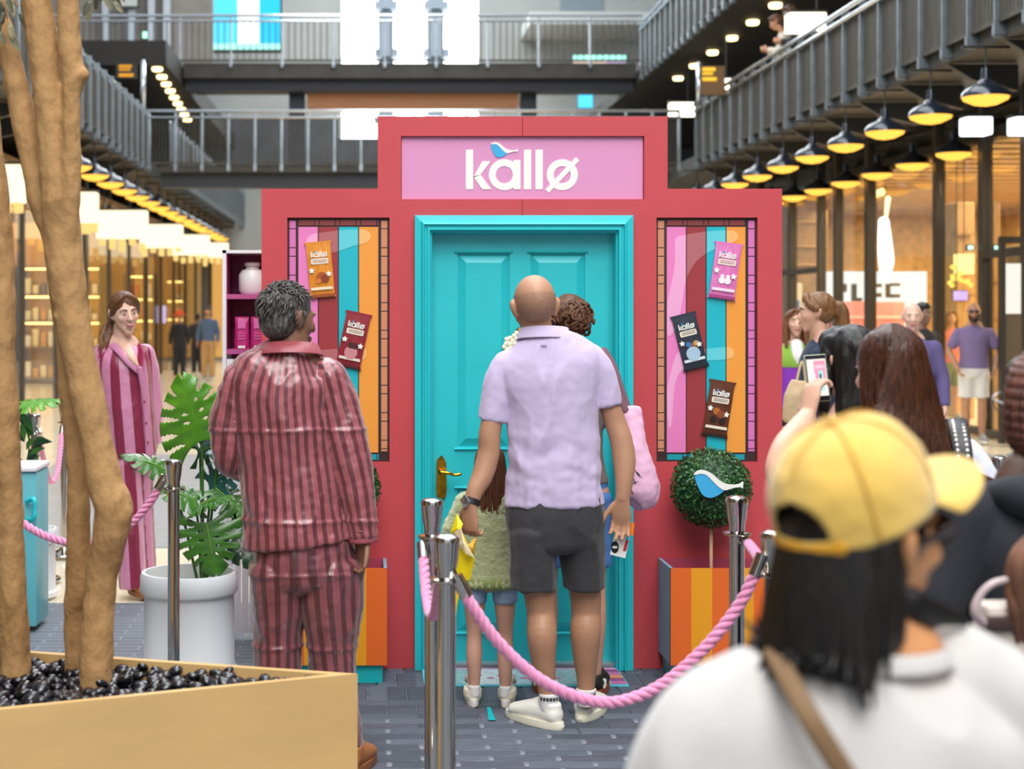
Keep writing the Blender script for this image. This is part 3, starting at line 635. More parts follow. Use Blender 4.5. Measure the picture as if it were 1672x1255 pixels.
# brass knocker with white flowers, half hidden behind the man
kn = empty('door_flowers', P(842, 560, BY), 'white flowers tucked into a brass door knocker', 'flowers')
yk = yf - 0.01
bm = bmesh.new(); ringp(bm, bx_(850), bz(553), 0.03, 0.042, yk - 0.02, yk); ball(bm, (bx_(850), yk - .01, bz(541)), .02); finish('knocker', bm, GOLD, kn, True, base=kn.location)
for k, (px, py) in enumerate(((832, 557), (839, 565), (829, 566), (845, 549))):
    bm = bmesh.new(); c = Vector((bx_(px), yk - 0.03, bz(py)))
    for q in range(5):
        a = q * 1.257 + k; ball(bm, c + Vector((math.cos(a) * .014, 0, math.sin(a) * .014)), (.013, .007, .013), u=8, v=6)
    finish('petals', bm, mat('cream_petal', '#f1ecd2', 0.6), kn, True, base=kn.location)
# window artwork -------------------------------------------------------
INK = mat('dark_brown_outline', '#35201f', 0.5)
STR = [mat('stripe_pink', '#e87fbb', 0.45), mat('stripe_maroon', '#9c3236', 0.45), mat('stripe_teal', '#10b4c3', 0.45), mat('stripe_orange', '#f09a3a', 0.45)]
BRK = {'pink': mat('border_pink', '#d873b4', 0.45), 'terra': mat('border_terracotta', '#cf8a66', 0.45), 'mar': mat('border_maroon', '#8a3a3a', 0.45), 'teal': mat('border_teal', '#149aa8', 0.45)}
SHINE = glassmat('print_shine')
def window_art(x0, x1, flip, label):
    r = empty('window_artwork', (bx_((x0 + x1) / 2), BY, bz(754)), label, 'artwork'); B = r.location
    y0, y1 = 355, 754; yb = BY + 0.025
    def slab(nm, a, b, c, d, m, t, par=r):
        bm = bmesh.new(); box(bm, bx_(a), bx_(b), yb - t, yb, bz(d), bz(c)); return finish(nm, bm, m, par, base=B)
    slab('backing', x0 + .5, x1 - .5, y0 + .5, y1 - .5, INK, 0.004)
    i0, i1 = x0 + 18, x1 - 17; w = (i1 - i0) / 4
    for k in range(4): slab('stripe', i0 + w * k + (0.3 if k else 0), i0 + w * (k + 1) - 1.4, y0 + 15, y1 - 15, STR[k], 0.007)
    left, right = ('terra', 'pink') if flip else ('pink', 'terra')
    for sx, c in ((x0 + 3.5, left), (x1 - 13.5, right)):
        y = y0 + 4; k = 0
        while y < y1 - 16:
            h = 31 if k % 2 else 14; h = min(h, y1 - 16 - y); slab('border_brick', sx, sx + 10, y + .8, y + h - .8, BRK[c], 0.007); y += h; k += 1
    for yy, c in ((y0 + 3.5, 'mar'), (y1 - 12, 'teal')):
        x = i0; k = 0
        while x < i1 - 2:
            h = 26 if k % 2 == 0 else 8; h = min(h, i1 - x); slab('border_brick', x + .8, x + h - .8, yy, yy + 9, BRK[c], 0.007); x += h; k += 1
    return r
wa = window_art(469, 636, False, 'printed striped window panel left of the turquoise door')
wb = window_art(1072, 1237, True, 'printed striped window panel right of the turquoise door')
# printed gloss swooshes: slightly lighter flat shapes of each stripe
def swoosh(r, pts_list, x0, x1):
    i0, i1 = x0 + 18, x1 - 17; w = (i1 - i0) / 4; yb = BY + 0.025
    lite = [mat('gloss_pink', '#efa6cf', 0.4), mat('gloss_maroon', '#b26669', 0.4), mat('gloss_teal', '#5fcdd6', 0.4), mat('gloss_orange', '#f6b76e', 0.4)]
    for pts in pts_list:
        P2 = spline([Vector(p) for p in pts + [pts[0]]], 6)[:-1]
        for k in range(4):
            a, b = i0 + w * k + .3, i0 + w * (k + 1) - 1.4
            poly = clip(clip([tuple(p) for p in P2], a, 1), b, -1)
            if len(poly) > 2:
                bm = bmesh.new(); prism(bm, [(bx_(x), bz(y)) for x, y in poly], yb - 0.0085, yb - 0.007); finish('gloss_shape', bm, lite[k], r, base=r.location)
def clip(poly, x, s):
    out = []
    for i in range(len(poly)):
        p, q = poly[i], poly[(i + 1) % len(poly)]; a = (p[0] - x) * s; b = (q[0] - x) * s
        if a >= 0: out.append(p)
        if (a >= 0) != (b >= 0):
            t = a / (a - b); out.append((x, p[1] + (q[1] - p[1]) * t))
    return out
swoosh(wb, [[(1103, 400), (1104, 390), (1115, 384), (1160, 377), (1195, 376), (1206, 382), (1204, 392), (1190, 398), (1165, 408), (1140, 425), (1122, 455), (1114, 500), (1108, 530), (1092, 548), (1090, 500), (1102, 440)],
            [(1101, 590), (1110, 575), (1140, 571), (1190, 567), (1200, 576), (1192, 586), (1150, 590), (1120, 600), (1104, 625), (1098, 690), (1092, 694), (1090, 640)]], 1072, 1237)
swoosh(wa, [[(500, 396), (506, 384), (540, 377), (590, 374), (605, 382), (600, 395), (575, 402), (545, 412), (515, 414), (502, 408)],
            [(500, 575), (540, 570), (590, 568), (598, 576), (590, 588), (540, 592), (500, 596)]], 469, 636)
# snack bars on the artwork
def snack_bar(cx, cy, w, h, deg, main, dark, band, label, blob):
    r = empty('snack_bar_print', (bx_(cx), BY + 0.01, bz(cy)), label, 'snack bar'); r.rotation_euler = (0, R(deg), 0)
    sx, sz = u * w / 2, u * h / 2
    # wrapper: pinched crimped ends and pillow front
    out = []
    for t in (-1, -0.93, -0.86, -0.6, 0, 0.6, 0.86, 0.93, 1):
        out.append((sx * (1.06 if abs(t) == 1 else 0.98 if abs(t) > 0.9 else 0.93), sz * t))
    bm = bmesh.new(); rows = []
    for (ww, z) in out:
        th = 0.0 if abs(z) > sz * 0.85 else 0.008
        rows.append([bm.verts.new((ww * q, -th * (1 - q * q) - 0.003, z)) for q in (-1, -0.6, 0, 0.6, 1)] + [bm.verts.new((ww, 0.003, z)), bm.verts.new((-ww, 0.003, z))])
    for A, B in zip(rows, rows[1:]):
        for i in range(7): bm.faces.new((A[i], A[(i + 1) % 7], B[(i + 1) % 7], B[i]))
    bm.faces.new(rows[0]); bm.faces.new(rows[-1][::-1])
    body = finish('wrapper', bm, mat('wrap_' + main[1:], main, 0.35, var=0.12, vscale=25, stretch=(4, 1, .6)), r, 'auto')
    lu = sx * 1.25 / 183
    def flat(nm, poly, m, d):
        b2 = bmesh.new(); prism(b2, poly, -0.0122 - d - random.Random(len(poly) * 7 + int(poly[0][0] * 1e5)).uniform(0, .0004), -0.0105); finish(nm, b2, m, r)
    for nm, fn in logo_letters():
        b2 = bmesh.new(); fn(b2, -0.0135, -0.009); b2.transform(Matrix.Translation((-sx * 0.64, 0, sz * 0.45)) @ Matrix.Diagonal((lu, 1, lu, 1))); finish(nm, b2, CREAM, r)
    b2 = bmesh.new(); prism(b2, bo, -0.0137, -0.0095); b2.transform(Matrix.Translation((-sx * 0.38, 0, sz * 0.45 + 50 * lu)) @ Matrix.Diagonal((lu, 1, lu, 1))); finish('bird_mark', b2, BLUE, r)
    def rr(cx_, cz, a, b, k=6):
        q = min(a, b) * 0.45; pts = []
        for (ex, ez, st) in ((a - q, b - q, 0), (-a + q, b - q, 90), (-a + q, -b + q, 180), (a - q, -b + q, 270)):
            pts += [(cx_ + ex + q * math.cos(R(st + 90 * i / k)), cz + ez + q * math.sin(R(st + 90 * i / k))) for i in range(k + 1)]
        return pts
    flat('name_badge', rr(0, sz * 0.3, sx * 0.66, sz * 0.1), mat('badge_cream', '#e9dcc8', 0.5), 0.0)
    for dz in (0.335, 0.275):
        x = -0.5
        while x < 0.5:
            wv = random.Random(int((x + dz) * 999)).uniform(.05, .12); flat('badge_text', rect(sx * x, sx * (x + wv), sz * dz - sz * .014, sz * dz + sz * .014), mat('badge_ink_' + dark[1:], dark, 0.5), 0.001); x += wv + .04
    for (fx_, fz_) in ((-0.66, -0.02), (0.62, -0.17)):
        star = []
        for i in range(10):
            a = R(90 + 36 * i); q = sx * (0.24 if i % 2 == 0 else 0.13); star.append((sx * fx_ + q * math.cos(a), sz * fz_ + q * math.sin(a)))
        flat('flower_print', star, CREAM, 0.001)
    for (qx, qz, qr, cc) in blob:
        flat('food_print', arc(sx * qx, sz * qz, sx * qr, 0, 2 * math.pi * 0.95, 14), mat('food_' + cc[1:], cc, 0.4), 0.0012)
    flat('weight_band', rect(-sx * 0.82, sx * 0.82, -sz * 0.72, -sz * 0.62), mat('band_' + band[1:], band, 0.5), 0.0)
    flat('crimp', rect(-sx * 0.95, sx * 0.95, -sz * 0.97, -sz * 0.87), mat('wrapdark_' + dark[1:], dark, 0.4), -0.006)
    return r
snack_bar(523, 440, 43, 92, -5, '#dd8a26', '#9c4a1e', '#ecdcb8', 'orange kallø snack bar at the upper left of the left window panel', [(0.05, -.28, .42, '#a8501e'), (.3, -.33, .3, '#8a3a18'), (-.2, -.4, .2, '#d9772a')])
snack_bar(577, 555, 43, 92, 12, '#8e2430', '#5c1820', '#e3cfc4', 'dark red kallø snack bar on the left window panel', [(-.1, -.2, .25, '#4a1c18'), (.2, -.2, .25, '#4a1c18'), (0, -.45, .5, '#c9858a')])
snack_bar(1185, 442, 45, 93, 8, '#dc78b6', '#a8407f', '#f2dbe8', 'pink kallø snack bar at the top of the right window panel', [(-.2, -.35, .24, '#f5ecea'), (.22, -.35, .24, '#f5ecea'), (-.2, -.2, .14, '#f5ecea'), (.22, -.2, .14, '#f5ecea')])
snack_bar(1127, 557, 42, 92, -14, '#2b3340', '#1a1f28', '#d5dde2', 'charcoal kallø snack bar on the right window panel', [(-.2, -.1, .2, '#3a78b5'), (.15, -.2, .3, '#8a5a34'), (.4, -.1, .2, '#c99a62'), (0, -.45, .55, '#a9c3d8')])
snack_bar(1174, 667, 43, 92, 9, '#5f3018', '#381a0c', '#eadcc6', 'brown kallø snack bar at the bottom of the right window panel', [(-.15, -.1, .28, '#b5622a'), (.2, -.2, .3, '#8a441c'), (-.3, -.4, .25, '#2a120a'), (.35, -.42, .25, '#2a120a')])
# ================================================================ props around the booth
# shelf unit behind the facade -------------------------------------------
SY = 7.75
def sp_(px, py): return P(px, py, SY)
sh = empty('shelf_unit', sp_(400, 1030), 'white framed shelf unit with plum interior left of the booth', 'shelf')
sh.location.z = 0
WH = mat('white_lacquer', '#e6e6ea', 0.4); PLUM = mat('plum_interior', '#8d2f60', 0.5); MAG = mat('magenta_shelf', '#b9558f', 0.45)
x0, x1 = sp_(363, 0).x, sp_(470, 0).x; zt = sp_(0, 408).z
bm = bmesh.new(); box(bm, x0, x0 + .02, SY, SY + .35, 0, zt); finish('side_panel', bm, WH, sh, base=sh.location)
bm = bmesh.new(); box(bm, x1 - .02, x1, SY, SY + .35, 0, zt); finish('side_panel', bm, WH, sh, base=sh.location)
bm = bmesh.new(); box(bm, x0, x1, SY, SY + .35, zt - .016, zt); finish('top_panel', bm, WH, sh, base=sh.location)
bm = bmesh.new(); box(bm, x0 + .02, x1 - .02, SY + .32, SY + .35, 1.2, zt - .016); finish('back_panel', bm, PLUM, sh, base=sh.location)
bm = bmesh.new(); box(bm, x0 + .02, x0 + .024, SY + .01, SY + .32, sp_(0, 578).z, zt - .016); finish('lining', bm, PLUM, sh, base=sh.location)
for py in (484, 574):
    z = sp_(0, py).z; bm = bmesh.new(); box(bm, x0 + .02, x1 - .02, SY + .005, SY + .32, z - .012, z + .012); finish('shelf_board', bm, MAG, sh, base=sh.location)
z = sp_(0, 586).z; k = 0; x = x0 + .02
while x < x1 - .03:
    bm = bmesh.new(); box(bm, x + .002, x + .036, SY + .006, SY + .02, 0.02, z); finish('beadboard', bm, WH, sh, base=sh.location); x += .038
jar = empty('white_jar', P(412, 481, SY + .12), 'white ceramic lidded jar on the upper plum shelf', 'jar')
jar.location.z = sp_(0, 484).z + .012
bm = bmesh.new(); lathe(bm, [(0, 0), (.055, 0), (.07, .02), (.07, .1), (.055, .125), (.035, .13), (.033, .145), (0, .145)], seg=24); finish('body', bm, mat('white_ceramic', '#e9e8e6', 0.3), jar, 'auto')
bm = bmesh.new(); lathe(bm, [(.04, .145), (.042, .16), (.03, .165), (0, .166)], seg=24); finish('lid', bm, MATS['white_ceramic'], jar, 'auto')
for k, (px, lab) in enumerate(((395, 'magenta snack pouch on the plum shelf, left of two'), (421, 'magenta snack pouch on the plum shelf beside the booth edge'))):
    r = empty('snack_pouch', P(px, 560, SY + .05), lab, 'pouch'); r.location.z = sp_(0, 574).z + .012
    bm = bmesh.new(); rows = []
    for z_, w_, t_ in ((0, .037, .012), (.02, .036, .02), (.07, .035, .016), (.13, .034, .01), (.158, .035, .002), (.165, .035, .002)):
        rows.append([bm.verts.new((x_ * w_, y_ * t_, z_)) for x_, y_ in ((-1, -.2), (-.6, -1), (.6, -1), (1, -.2), (1, .2), (.6, 1), (-.6, 1), (-1, .2))])
    for A, B_ in zip(rows, rows[1:]):
        for i in range(8): bm.faces.new((A[i], A[(i + 1) % 8], B_[(i + 1) % 8], B_[i]))
    bm.faces.new(rows[0]); bm.faces.new(rows[-1][::-1]); finish('pouch', bm, mat('magenta_foil', '#c0267a', 0.35, var=.15, vscale=30), r)
    bm = bmesh.new(); box(bm, -.02, .02, -.0185, -.014, .105, .145); finish('print_block', bm, mat('pale_magenta', '#dd6fb0', 0.5), r)
    bm = bmesh.new(); box(bm, -.018, .018, -.0225, -.017, .005, .018); finish('print_band', bm, CREAM, r)
    for q in range(3): bm = bmesh.new(); box(bm, -.016, .016 - .006 * q, -.022, -.016, .05 + q * .014, .056 + q * .014); finish('print_line', bm, MATS['pale_magenta'], r)
# striped planter boxes with topiary --------------------------------------
ORG = [mat('planter_orange', '#e2661f', 0.45), mat('planter_yellow', '#e79a14', 0.45)]
TQ = mat('planter_turquoise', '#12b6bd', 0.4); SLATE = mat('planter_slate_blue', '#7fa3b3', 0.5)
def planter(xl, xr, ybk, yf, ztop, zbot, label, start=0):
    r = empty('striped_planter', ((xl + xr) / 2, (ybk + yf) / 2, 0), label, 'planter'); B = r.location; t = .015
    
    for q0 in (xl, xr - t): bm = bmesh.new(); box(bm, q0, q0 + t, yf + .004, ybk, zbot, ztop); finish('side_panel', bm, SLATE, r, base=B)
    bm = bmesh.new(); box(bm, xl + t, xr - t, ybk - t, ybk, zbot, ztop); finish('back_panel', bm, mat('planter_inside', '#b0415a', 0.5), r, base=B)
    n = 5; w = (xr - xl) / n
    for i in range(n):
        bm = bmesh.new(); box(bm, xl + w * i, xl + w * (i + 1), yf, yf + t, zbot, ztop); finish('front_stripe', bm, ORG[(i + start) % 2], r, base=B)
    bm = bmesh.new(); box(bm, xl + .02, xr - .02, yf + .02, ybk - .005, 0, zbot); finish('plinth', bm, TQ, r, base=B)
    bm = bmesh.new(); box(bm, xl + t, xr - t, yf + t, ybk - t, ztop - .22, ztop - .2); finish('inner_floor', bm, mat('planter_inside2', '#7a3044', 0.6), r, base=B)
    return r
pf = 7.08 * .9576
planter((1095 - 600) * pf / F, (1095 - 600) * pf / F + .46, 7.07, pf, CH - (928 - 508) * pf / F, CH - (1086 - 508) * pf / F, 'orange and yellow striped planter box under the topiary right of the door')
planter((632 - 600) * pf / F - .46, (632 - 600) * pf / F, 7.07, pf, CH - (928 - 508) * pf / F, CH - (1086 - 508) * pf / F, 'orange and yellow striped planter box half hidden by the man in striped pyjamas', 0)
LEAFG = [mat('box_leaf_%d' % i, c, 0.45, var=.2, vscale=20) for i, c in enumerate(('#2f5a2a', '#1f4220', '#467a3a'))]
def topiary(c, rad, label, zfoot, bird):
    r = empty('topiary_ball', (c.x, c.y, zfoot), label, 'topiary'); B = r.location
    bm = bmesh.new(); cyl(bm, (c.x, c.y, zfoot), (c.x, c.y, c.z - rad * .8), .008, seg=10); finish('stem', bm, mat('pale_dowel', '#d9a98a', 0.6), r, True, base=B)
    bm = bmesh.new(); ball(bm, c, rad * .93, u=24, v=14); finish('core', bm, LEAFG[1], r, True, base=B)
    rn = random.Random(3)
    for k in range(3):
        bm = bmesh.new()
        for i in range(1500):
            d = Vector((rn.gauss(0, 1), rn.gauss(0, 1), rn.gauss(0, 1))).normalized()
            if d.y > .5: continue
            p = c + d * rad * rn.uniform(.9, 1.02); t = d.orthogonal().normalized(); t.rotate(Matrix.Rotation(rn.uniform(0, 6.28), 3, d)); t = (t + d * rn.uniform(.1, .9)).normalized(); s = t.cross(d).normalized()
            L = rn.uniform(.011, .018); w = L * .38
            vs = [bm.verts.new(q) for q in (p, p + t * L * .5 + s * w, p + t * L, p + t * L * .5 - s * w)]; bm.faces.new(vs)
        o = finish('leaves', bm, LEAFG[k], r, base=B); o['kind'] = 'stuff'
    if bird:
        sc = 78 / 45 * c.y / F; y = c.y - rad - .012
        for nm, poly, m, dd in (('bird_body', bo, BLUE, 0.0), ('bird_wing', wh, CREAM, 0.003)):
            b2 = bmesh.new(); prism(b2, poly, -0.012 - dd, 0.0); place2(b2, Matrix.Translation((P(1132, 0, y).x, y, P(0, 812, y).z)) @ Matrix.Diagonal((sc, 1, sc, 1))); finish(nm, b2, m, r, base=B)
    return r
topiary(P(1161, 796, 6.9), 64 * 6.9 / F, 'round clipped topiary ball with a blue and white bird sign', CH - (928 - 508) * pf / F - .2, True)
topiary(P(560, 796, 6.9), 60 * 6.9 / F, 'round clipped topiary ball showing behind the striped pyjama sleeve', CH - (928 - 508) * pf / F - .2, False)
# door mat -------------------------------------------------------------
dm = empty('door_mat', (P(850, 0, 6.9).x, 6.9, 0), 'colourful printed door mat in front of the turquoise door', 'mat')
mx0, mx1 = -.44, .46
cols = ['#c9b8d8', '#8fb7b8', '#d6e0e2', '#b9d3dc', '#cfd9dd', '#9fbfc0', '#8fa3a8']
w = (mx1 - mx0 - .08) / 7
bm = bmesh.new(); box(bm, mx0, mx1, -.17, .15, 0, .006); finish('backing', bm, mat('mat_aqua', '#59c4d4', 0.7), dm)
for i, c in enumerate(cols):
    bm = bmesh.new(); box(bm, mx0 + .01 + w * i, mx0 + .01 + w * (i + 1), -.155, .12, .006, .009); finish('stripe', bm, mat('mat_%d' % i, c, 0.8, var=.15, vscale=40), dm)
for k in range(5):
    bm = bmesh.new(); box(bm, mx1 - .07, mx1 - .005, -.15 + k * .055, -.1 + k * .055, .006, .0095); finish('end_block', bm, mat('mat_end_%d' % (k % 3), ('#b56a9a', '#8c4a78', '#d98a5a')[k % 3], 0.8), dm)
bm = bmesh.new(); box(bm, mx0 + .01, mx1 - .01, .122, .148, .006, .0092); finish('top_band', bm, mat('mat_pink', '#d9a0c8', 0.8), dm)
for k in range(9):
    bm = bmesh.new(); prism(bm, arc(mx0 + .2 + k * .05, -.02 + .03 * math.sin(k * 2.2), .018, 0, 5.6, 8), .009, .0105, 'z'); finish('print_mark', bm, mat('mat_rose', '#c88aa0', 0.8), dm)
bm = bmesh.new(); prism(bm, [(P(797, 0, 6.3).x, 6.37), (P(803, 0, 6.3).x, 6.37), (P(808, 0, 6.2).x, 6.17), (P(797, 0, 6.2).x, 6.17)], 0.003, .004, 'z'); tag(finish('floor_tape', bm, TQ), 'short turquoise strip of tape on the grey paving', 'tape')
# stanchions -----------------------------------------------------------
ROPE = mat('pink_rope', '#e08db4', 0.75, var=.12, vscale=60, sheen=.4)
POSTZ = 1.02
def make_post():
    r = empty('stanchion', (0, 0, 0))
    bm = bmesh.new(); lathe(bm, [(0, 0), (.155, 0), (.16, .006), (.155, .014), (.06, .03), (.035, .04), (.03, .05), (0, .05)], seg=32); finish('base', bm, CHROME, r, 'auto')
    bm = bmesh.new(); lathe(bm, [(0, .04), (.0255, .04), (.0255, .9), (0, .9)], seg=28); finish('pole', bm, CHROME, r, 'auto')
    bm = bmesh.new(); lathe(bm, [(.026, .885), (.046, .892), (.047, .896), (.046, .9), (.026, .905)], seg=28); finish('collar', bm, CHROME, r, 'auto')
    bm = bmesh.new(); lathe(bm, [(0, .9), (.027, .9), (.0265, .925), (.031, .945), (.037, 1.0), (.038, 1.01), (.034, 1.018), (.02, 1.024), (0, 1.026)], seg=28); finish('finial', bm, CHROME, r, 'auto')
    return r
pproto = make_post(); pfirst = True
posts = {}
for key, px, Y, lab in (('near', 729.5, 4.3, 'nearest chrome stanchion in front of the child, with the long pink rope'), ('near2', 705.5, 5.13, 'chrome stanchion just behind the nearest one, left of the child'),
                        ('left', 283.5, 6.5, 'chrome stanchion in front of the white monstera pot'), ('right', 1203, 5.2, 'chrome stanchion in front of the topiary planter'), ('right2', 1263, 4.38, 'chrome stanchion half hidden behind the yellow cap'),
                        ('far1', 57, 9.4, 'distant chrome stanchion behind the left tree trunk'), ('far2', 105, 10.4, 'farthest chrome stanchion between the tree trunks'), ('farr', 1632, 6.65, 'chrome stanchion beyond the black hoodie at the right edge'), ('leftoff', -75, 6.9, 'chrome stanchion beyond the left edge of the tree')):
    o = pproto if pfirst else copy_tree(pproto); pfirst = False
    o.location = ((px - 600) * Y / F, Y, 0); tag(o, lab, 'stanchion', 'chrome stanchions'); posts[key] = o.location
def rope(pts, label, rad=.017, hooks=True):
    r = empty('barrier_rope', pts[0], label, 'rope', 'pink barrier ropes'); B = r.location
    Q = spline([Vector(p) for p in pts], 40); L = 0; cum = [0]
    for a, b in zip(Q, Q[1:]): L += (b - a).length; cum.append(L)
    n = len(Q); bm = bmesh.new()
    for s in range(3):
        path = []
        sdir = Vector((0, 1, 0))
        for i in range(n):
            t = (Q[min(i + 1, n - 1)] - Q[max(i - 1, 0)]).normalized(); u_ = (sdir - t * sdir.dot(t)); 
            if u_.length < .05: u_ = t.orthogonal()
            u_.normalize(); w_ = t.cross(u_); a = cum[i] / .085 * 2 * math.pi + s * 2.094
            path.append(Q[i] + (u_ * math.cos(a) + w_ * math.sin(a)) * rad * .5)
        tube(bm, path, [rad * .58] * n, seg=8, sub=1, side=Vector((0, 1, .3)))
    finish('rope_strands', bm, ROPE, r, True, base=B)
    for e, f in ((0, 3), (n - 1, n - 4)):
        bm = bmesh.new(); d = (Q[f] - Q[e]).normalized(); cyl(bm, Q[e] - d * .02, Q[e] + d * .045, rad * 1.12, seg=16); tube(bm, [Q[e] - d * .02, Q[e] - d * .04, Q[e] - d * .055], [.006, .007, .005], seg=8); finish('end_cap', bm, CHROME, r, 'auto', base=B)
    return r
def at(key, dx, dy, z): return posts[key] + Vector((dx, dy, z))
N = P(752, 962, 4.3)
rope([P(750, 950, 4.28), P(768, 985, 4.28), P(815, 1050, 4.3), P(880, 1108, 4.32), P(950, 1140, 4.34), P(1010, 1145, 4.36), P(1080, 1118, 4.38), P(1150, 1058, 4.38), P(1205, 990, 4.38), P(1232, 938, 4.37), P(1241, 915, 4.37)], 'long sagging pink rope across the picture from the nearest stanchion')
rope([P(690, 895, 5.1), P(694, 950, 5.0), P(701, 998, 4.85), P(710, 1000, 4.7), P(716, 960, 4.5), P(720, 925, 4.35)], 'short pink rope looped between the two nearest stanchions')
rope([P(266, 783, 6.6), P(245, 820, 6.6), P(205, 862, 6.6), P(150, 888, 6.62), P(90, 880, 6.66), P(40, 855, 6.72), P(-10, 810, 6.8), P(-55, 770, 6.85)], 'pink rope passing behind the tree trunks')
rope([P(1220, 885, 5.15), P(1232, 900, 4.95), P(1241, 912, 4.75), P(1250, 910, 4.5), P(1254, 905, 4.42)], 'short pink rope behind the yellow cap beside the topiary')
rope([P(63, 705, 9.4), P(70, 745, 9.6), P(82, 785, 9.9), P(94, 770, 10.1), P(102, 700, 10.35)], 'distant pale pink rope between the far left stanchions')
# white fluted pots -------------------------------------------------------
POTM = mat('white_fluted_plastic', '#e9ecef', 0.35)
def pot(name, c, R_, H_, label):
    r = empty(name, c, label, 'plant pot'); seg = 96
    bm = bmesh.new(); rings = []
    for rr_, z_, fl in ((.0, 0, 0), (R_ * 1.02, 0, 0), (R_ * 1.02, H_ * .07, 0), (R_ * .97, H_ * .085, 0), (R_ * .96, H_ * .1, 1), (R_ * .95, H_ * .78, 1), (R_ * .95, H_ * .8, 0)):
        if rr_ == 0: rings.append(None); continue
        rings.append([bm.verts.new(((rr_ - (fl * .006 if i % 2 else 0)) * math.cos(2 * math.pi * i / seg), (rr_ - (fl * .006 if i % 2 else 0)) * math.sin(2 * math.pi * i / seg), z_)) for i in range(seg)])
    for A, B_ in zip(rings[1:], rings[2:]):
        for i in range(seg): bm.faces.new((A[i], A[(i + 1) % seg], B_[(i + 1) % seg], B_[i]))
    bm.faces.new(rings[1]); finish('body', bm, POTM, r, 'auto')
    bm = bmesh.new(); lathe(bm, [(R_ * .94, H_ * .79), (R_ * 1.0, H_ * .8), (R_ * 1.03, H_ * .82), (R_ * 1.03, H_ * .96), (R_ * 1.0, H_), (R_ * .93, H_), (R_ * .9, H_ * .93), (R_ * .9, H_ * .85)], seg=64); finish('rim', bm, POTM, r, 'auto')
    bm = bmesh.new(); lathe(bm, [(0, H_ * .86), (R_ * .91, H_ * .85)], seg=32); finish('fill', bm, mat('pot_fill', '#c3c1b0', 0.8), r)
    return r
PY = 6.95
pot('plant_pot', (P(309, 0, PY).x, PY, 0), 77 * PY / F, CH - (932 - 508) * PY / F, 'white fluted pot holding the monstera')
pot('plant_pot', (P(50, 0, 8.9).x, 8.9, 0), 42 * 8.9 / F, CH - (862 - 508) * 8.9 / F, 'white fluted pot behind the left tree trunk')
# monstera -------------------------------------------------------------------
def monstera_leaf(bm, tip_dir, base, L, Wd, normal, seed, notches=5):
    """heart-shaped leaf, domed, with slits from the edge and holes by the rib; base = stalk joint"""
    rn = random.Random(seed); t = tip_dir.normalized(); nrm = (normal - t * normal.dot(t)).normalized(); s = t.cross(nrm).normalized()
    NU, NV = 64, 22
    slits = [[(.10 + .155 * k + rn.uniform(-.02, .02), rn.uniform(.36, .55), rn.uniform(.016, .026)) for k in range(notches)] for _ in (0, 1)]
    holes = [[(.16 + .155 * k + rn.uniform(-.02, .02), rn.uniform(.2, .28), rn.random() < .75) for k in range(4)] for _ in (0, 1)]
    def half(u): return Wd * .5 * (math.sin(math.pi * (.1 + .9 * u) ** .62) ** .75) * (1 - .25 * u ** 5)
    for sg in (0, 1):
        sn = -1 if sg else 1; G = []
        for i in range(NU + 1):
            u = i / NU * .985; hw = half(u); row_ = []
            for j in range(NV + 1):
                v = j / NV; back = .34 * v * v * (1 - u) ** 2.2; x = (u - back - .04) * L + .10 * L * v ** 1.5 * u; y = sn * v * hw
                z = L * (.05 - .16 * v * v * .5 - .10 * u * u) + .012 * L * math.sin(u * 34) * v
                row_.append(bm.verts.new(base + t * x + s * y + nrm * z))
            G.append(row_)
        for i in range(NU):
            for j in range(NV):
                u = (i + .5) / NU * .985; v = (j + .5) / NV; cut = False
                for (u0, v0, w0) in slits[sg]:
                    c_ = u0 + .14 * (v - v0)
                    if v > v0 and abs(u - c_) < w0 * min(1, (v - v0) * 6) * (1 + .6 * (v - v0)): cut = True
                for (u0, v0, on) in holes[sg]:
                    if on and ((u - u0 - .1 * (v - v0)) / .02) ** 2 + ((v - v0) / .075) ** 2 < 1: cut = True
                if not cut: bm.faces.new((G[i][j], G[i + 1][j], G[i + 1][j + 1], G[i][j + 1]))
    bmesh.ops.delete(bm, geom=[v for v in bm.verts if not v.link_faces], context='VERTS')
    bmesh.ops.remove_doubles(bm, verts=bm.verts[:], dist=.0004)
def leafmat(name, c, c2):
    m = mat(name, c, 0.32, var=.0, col2=c2, vscale=9, coat=.3); return m
ML = [leafmat('monstera_bright', '#5d9a1e', '#3f7f16'), leafmat('monstera_mid', '#3d7420', '#2d5c1a'), leafmat('monstera_dark', '#1e4526', '#16371f'), leafmat('monstera_blue', '#2c6260', '#1d4a48')]
mo = empty('monstera_plant', (P(333, 0, PY).x, PY, CH - (932 - 508) * PY / F * 1.0 - .08), 'artificial monstera with large split leaves in the white pot', 'plant'); MB_ = mo.location
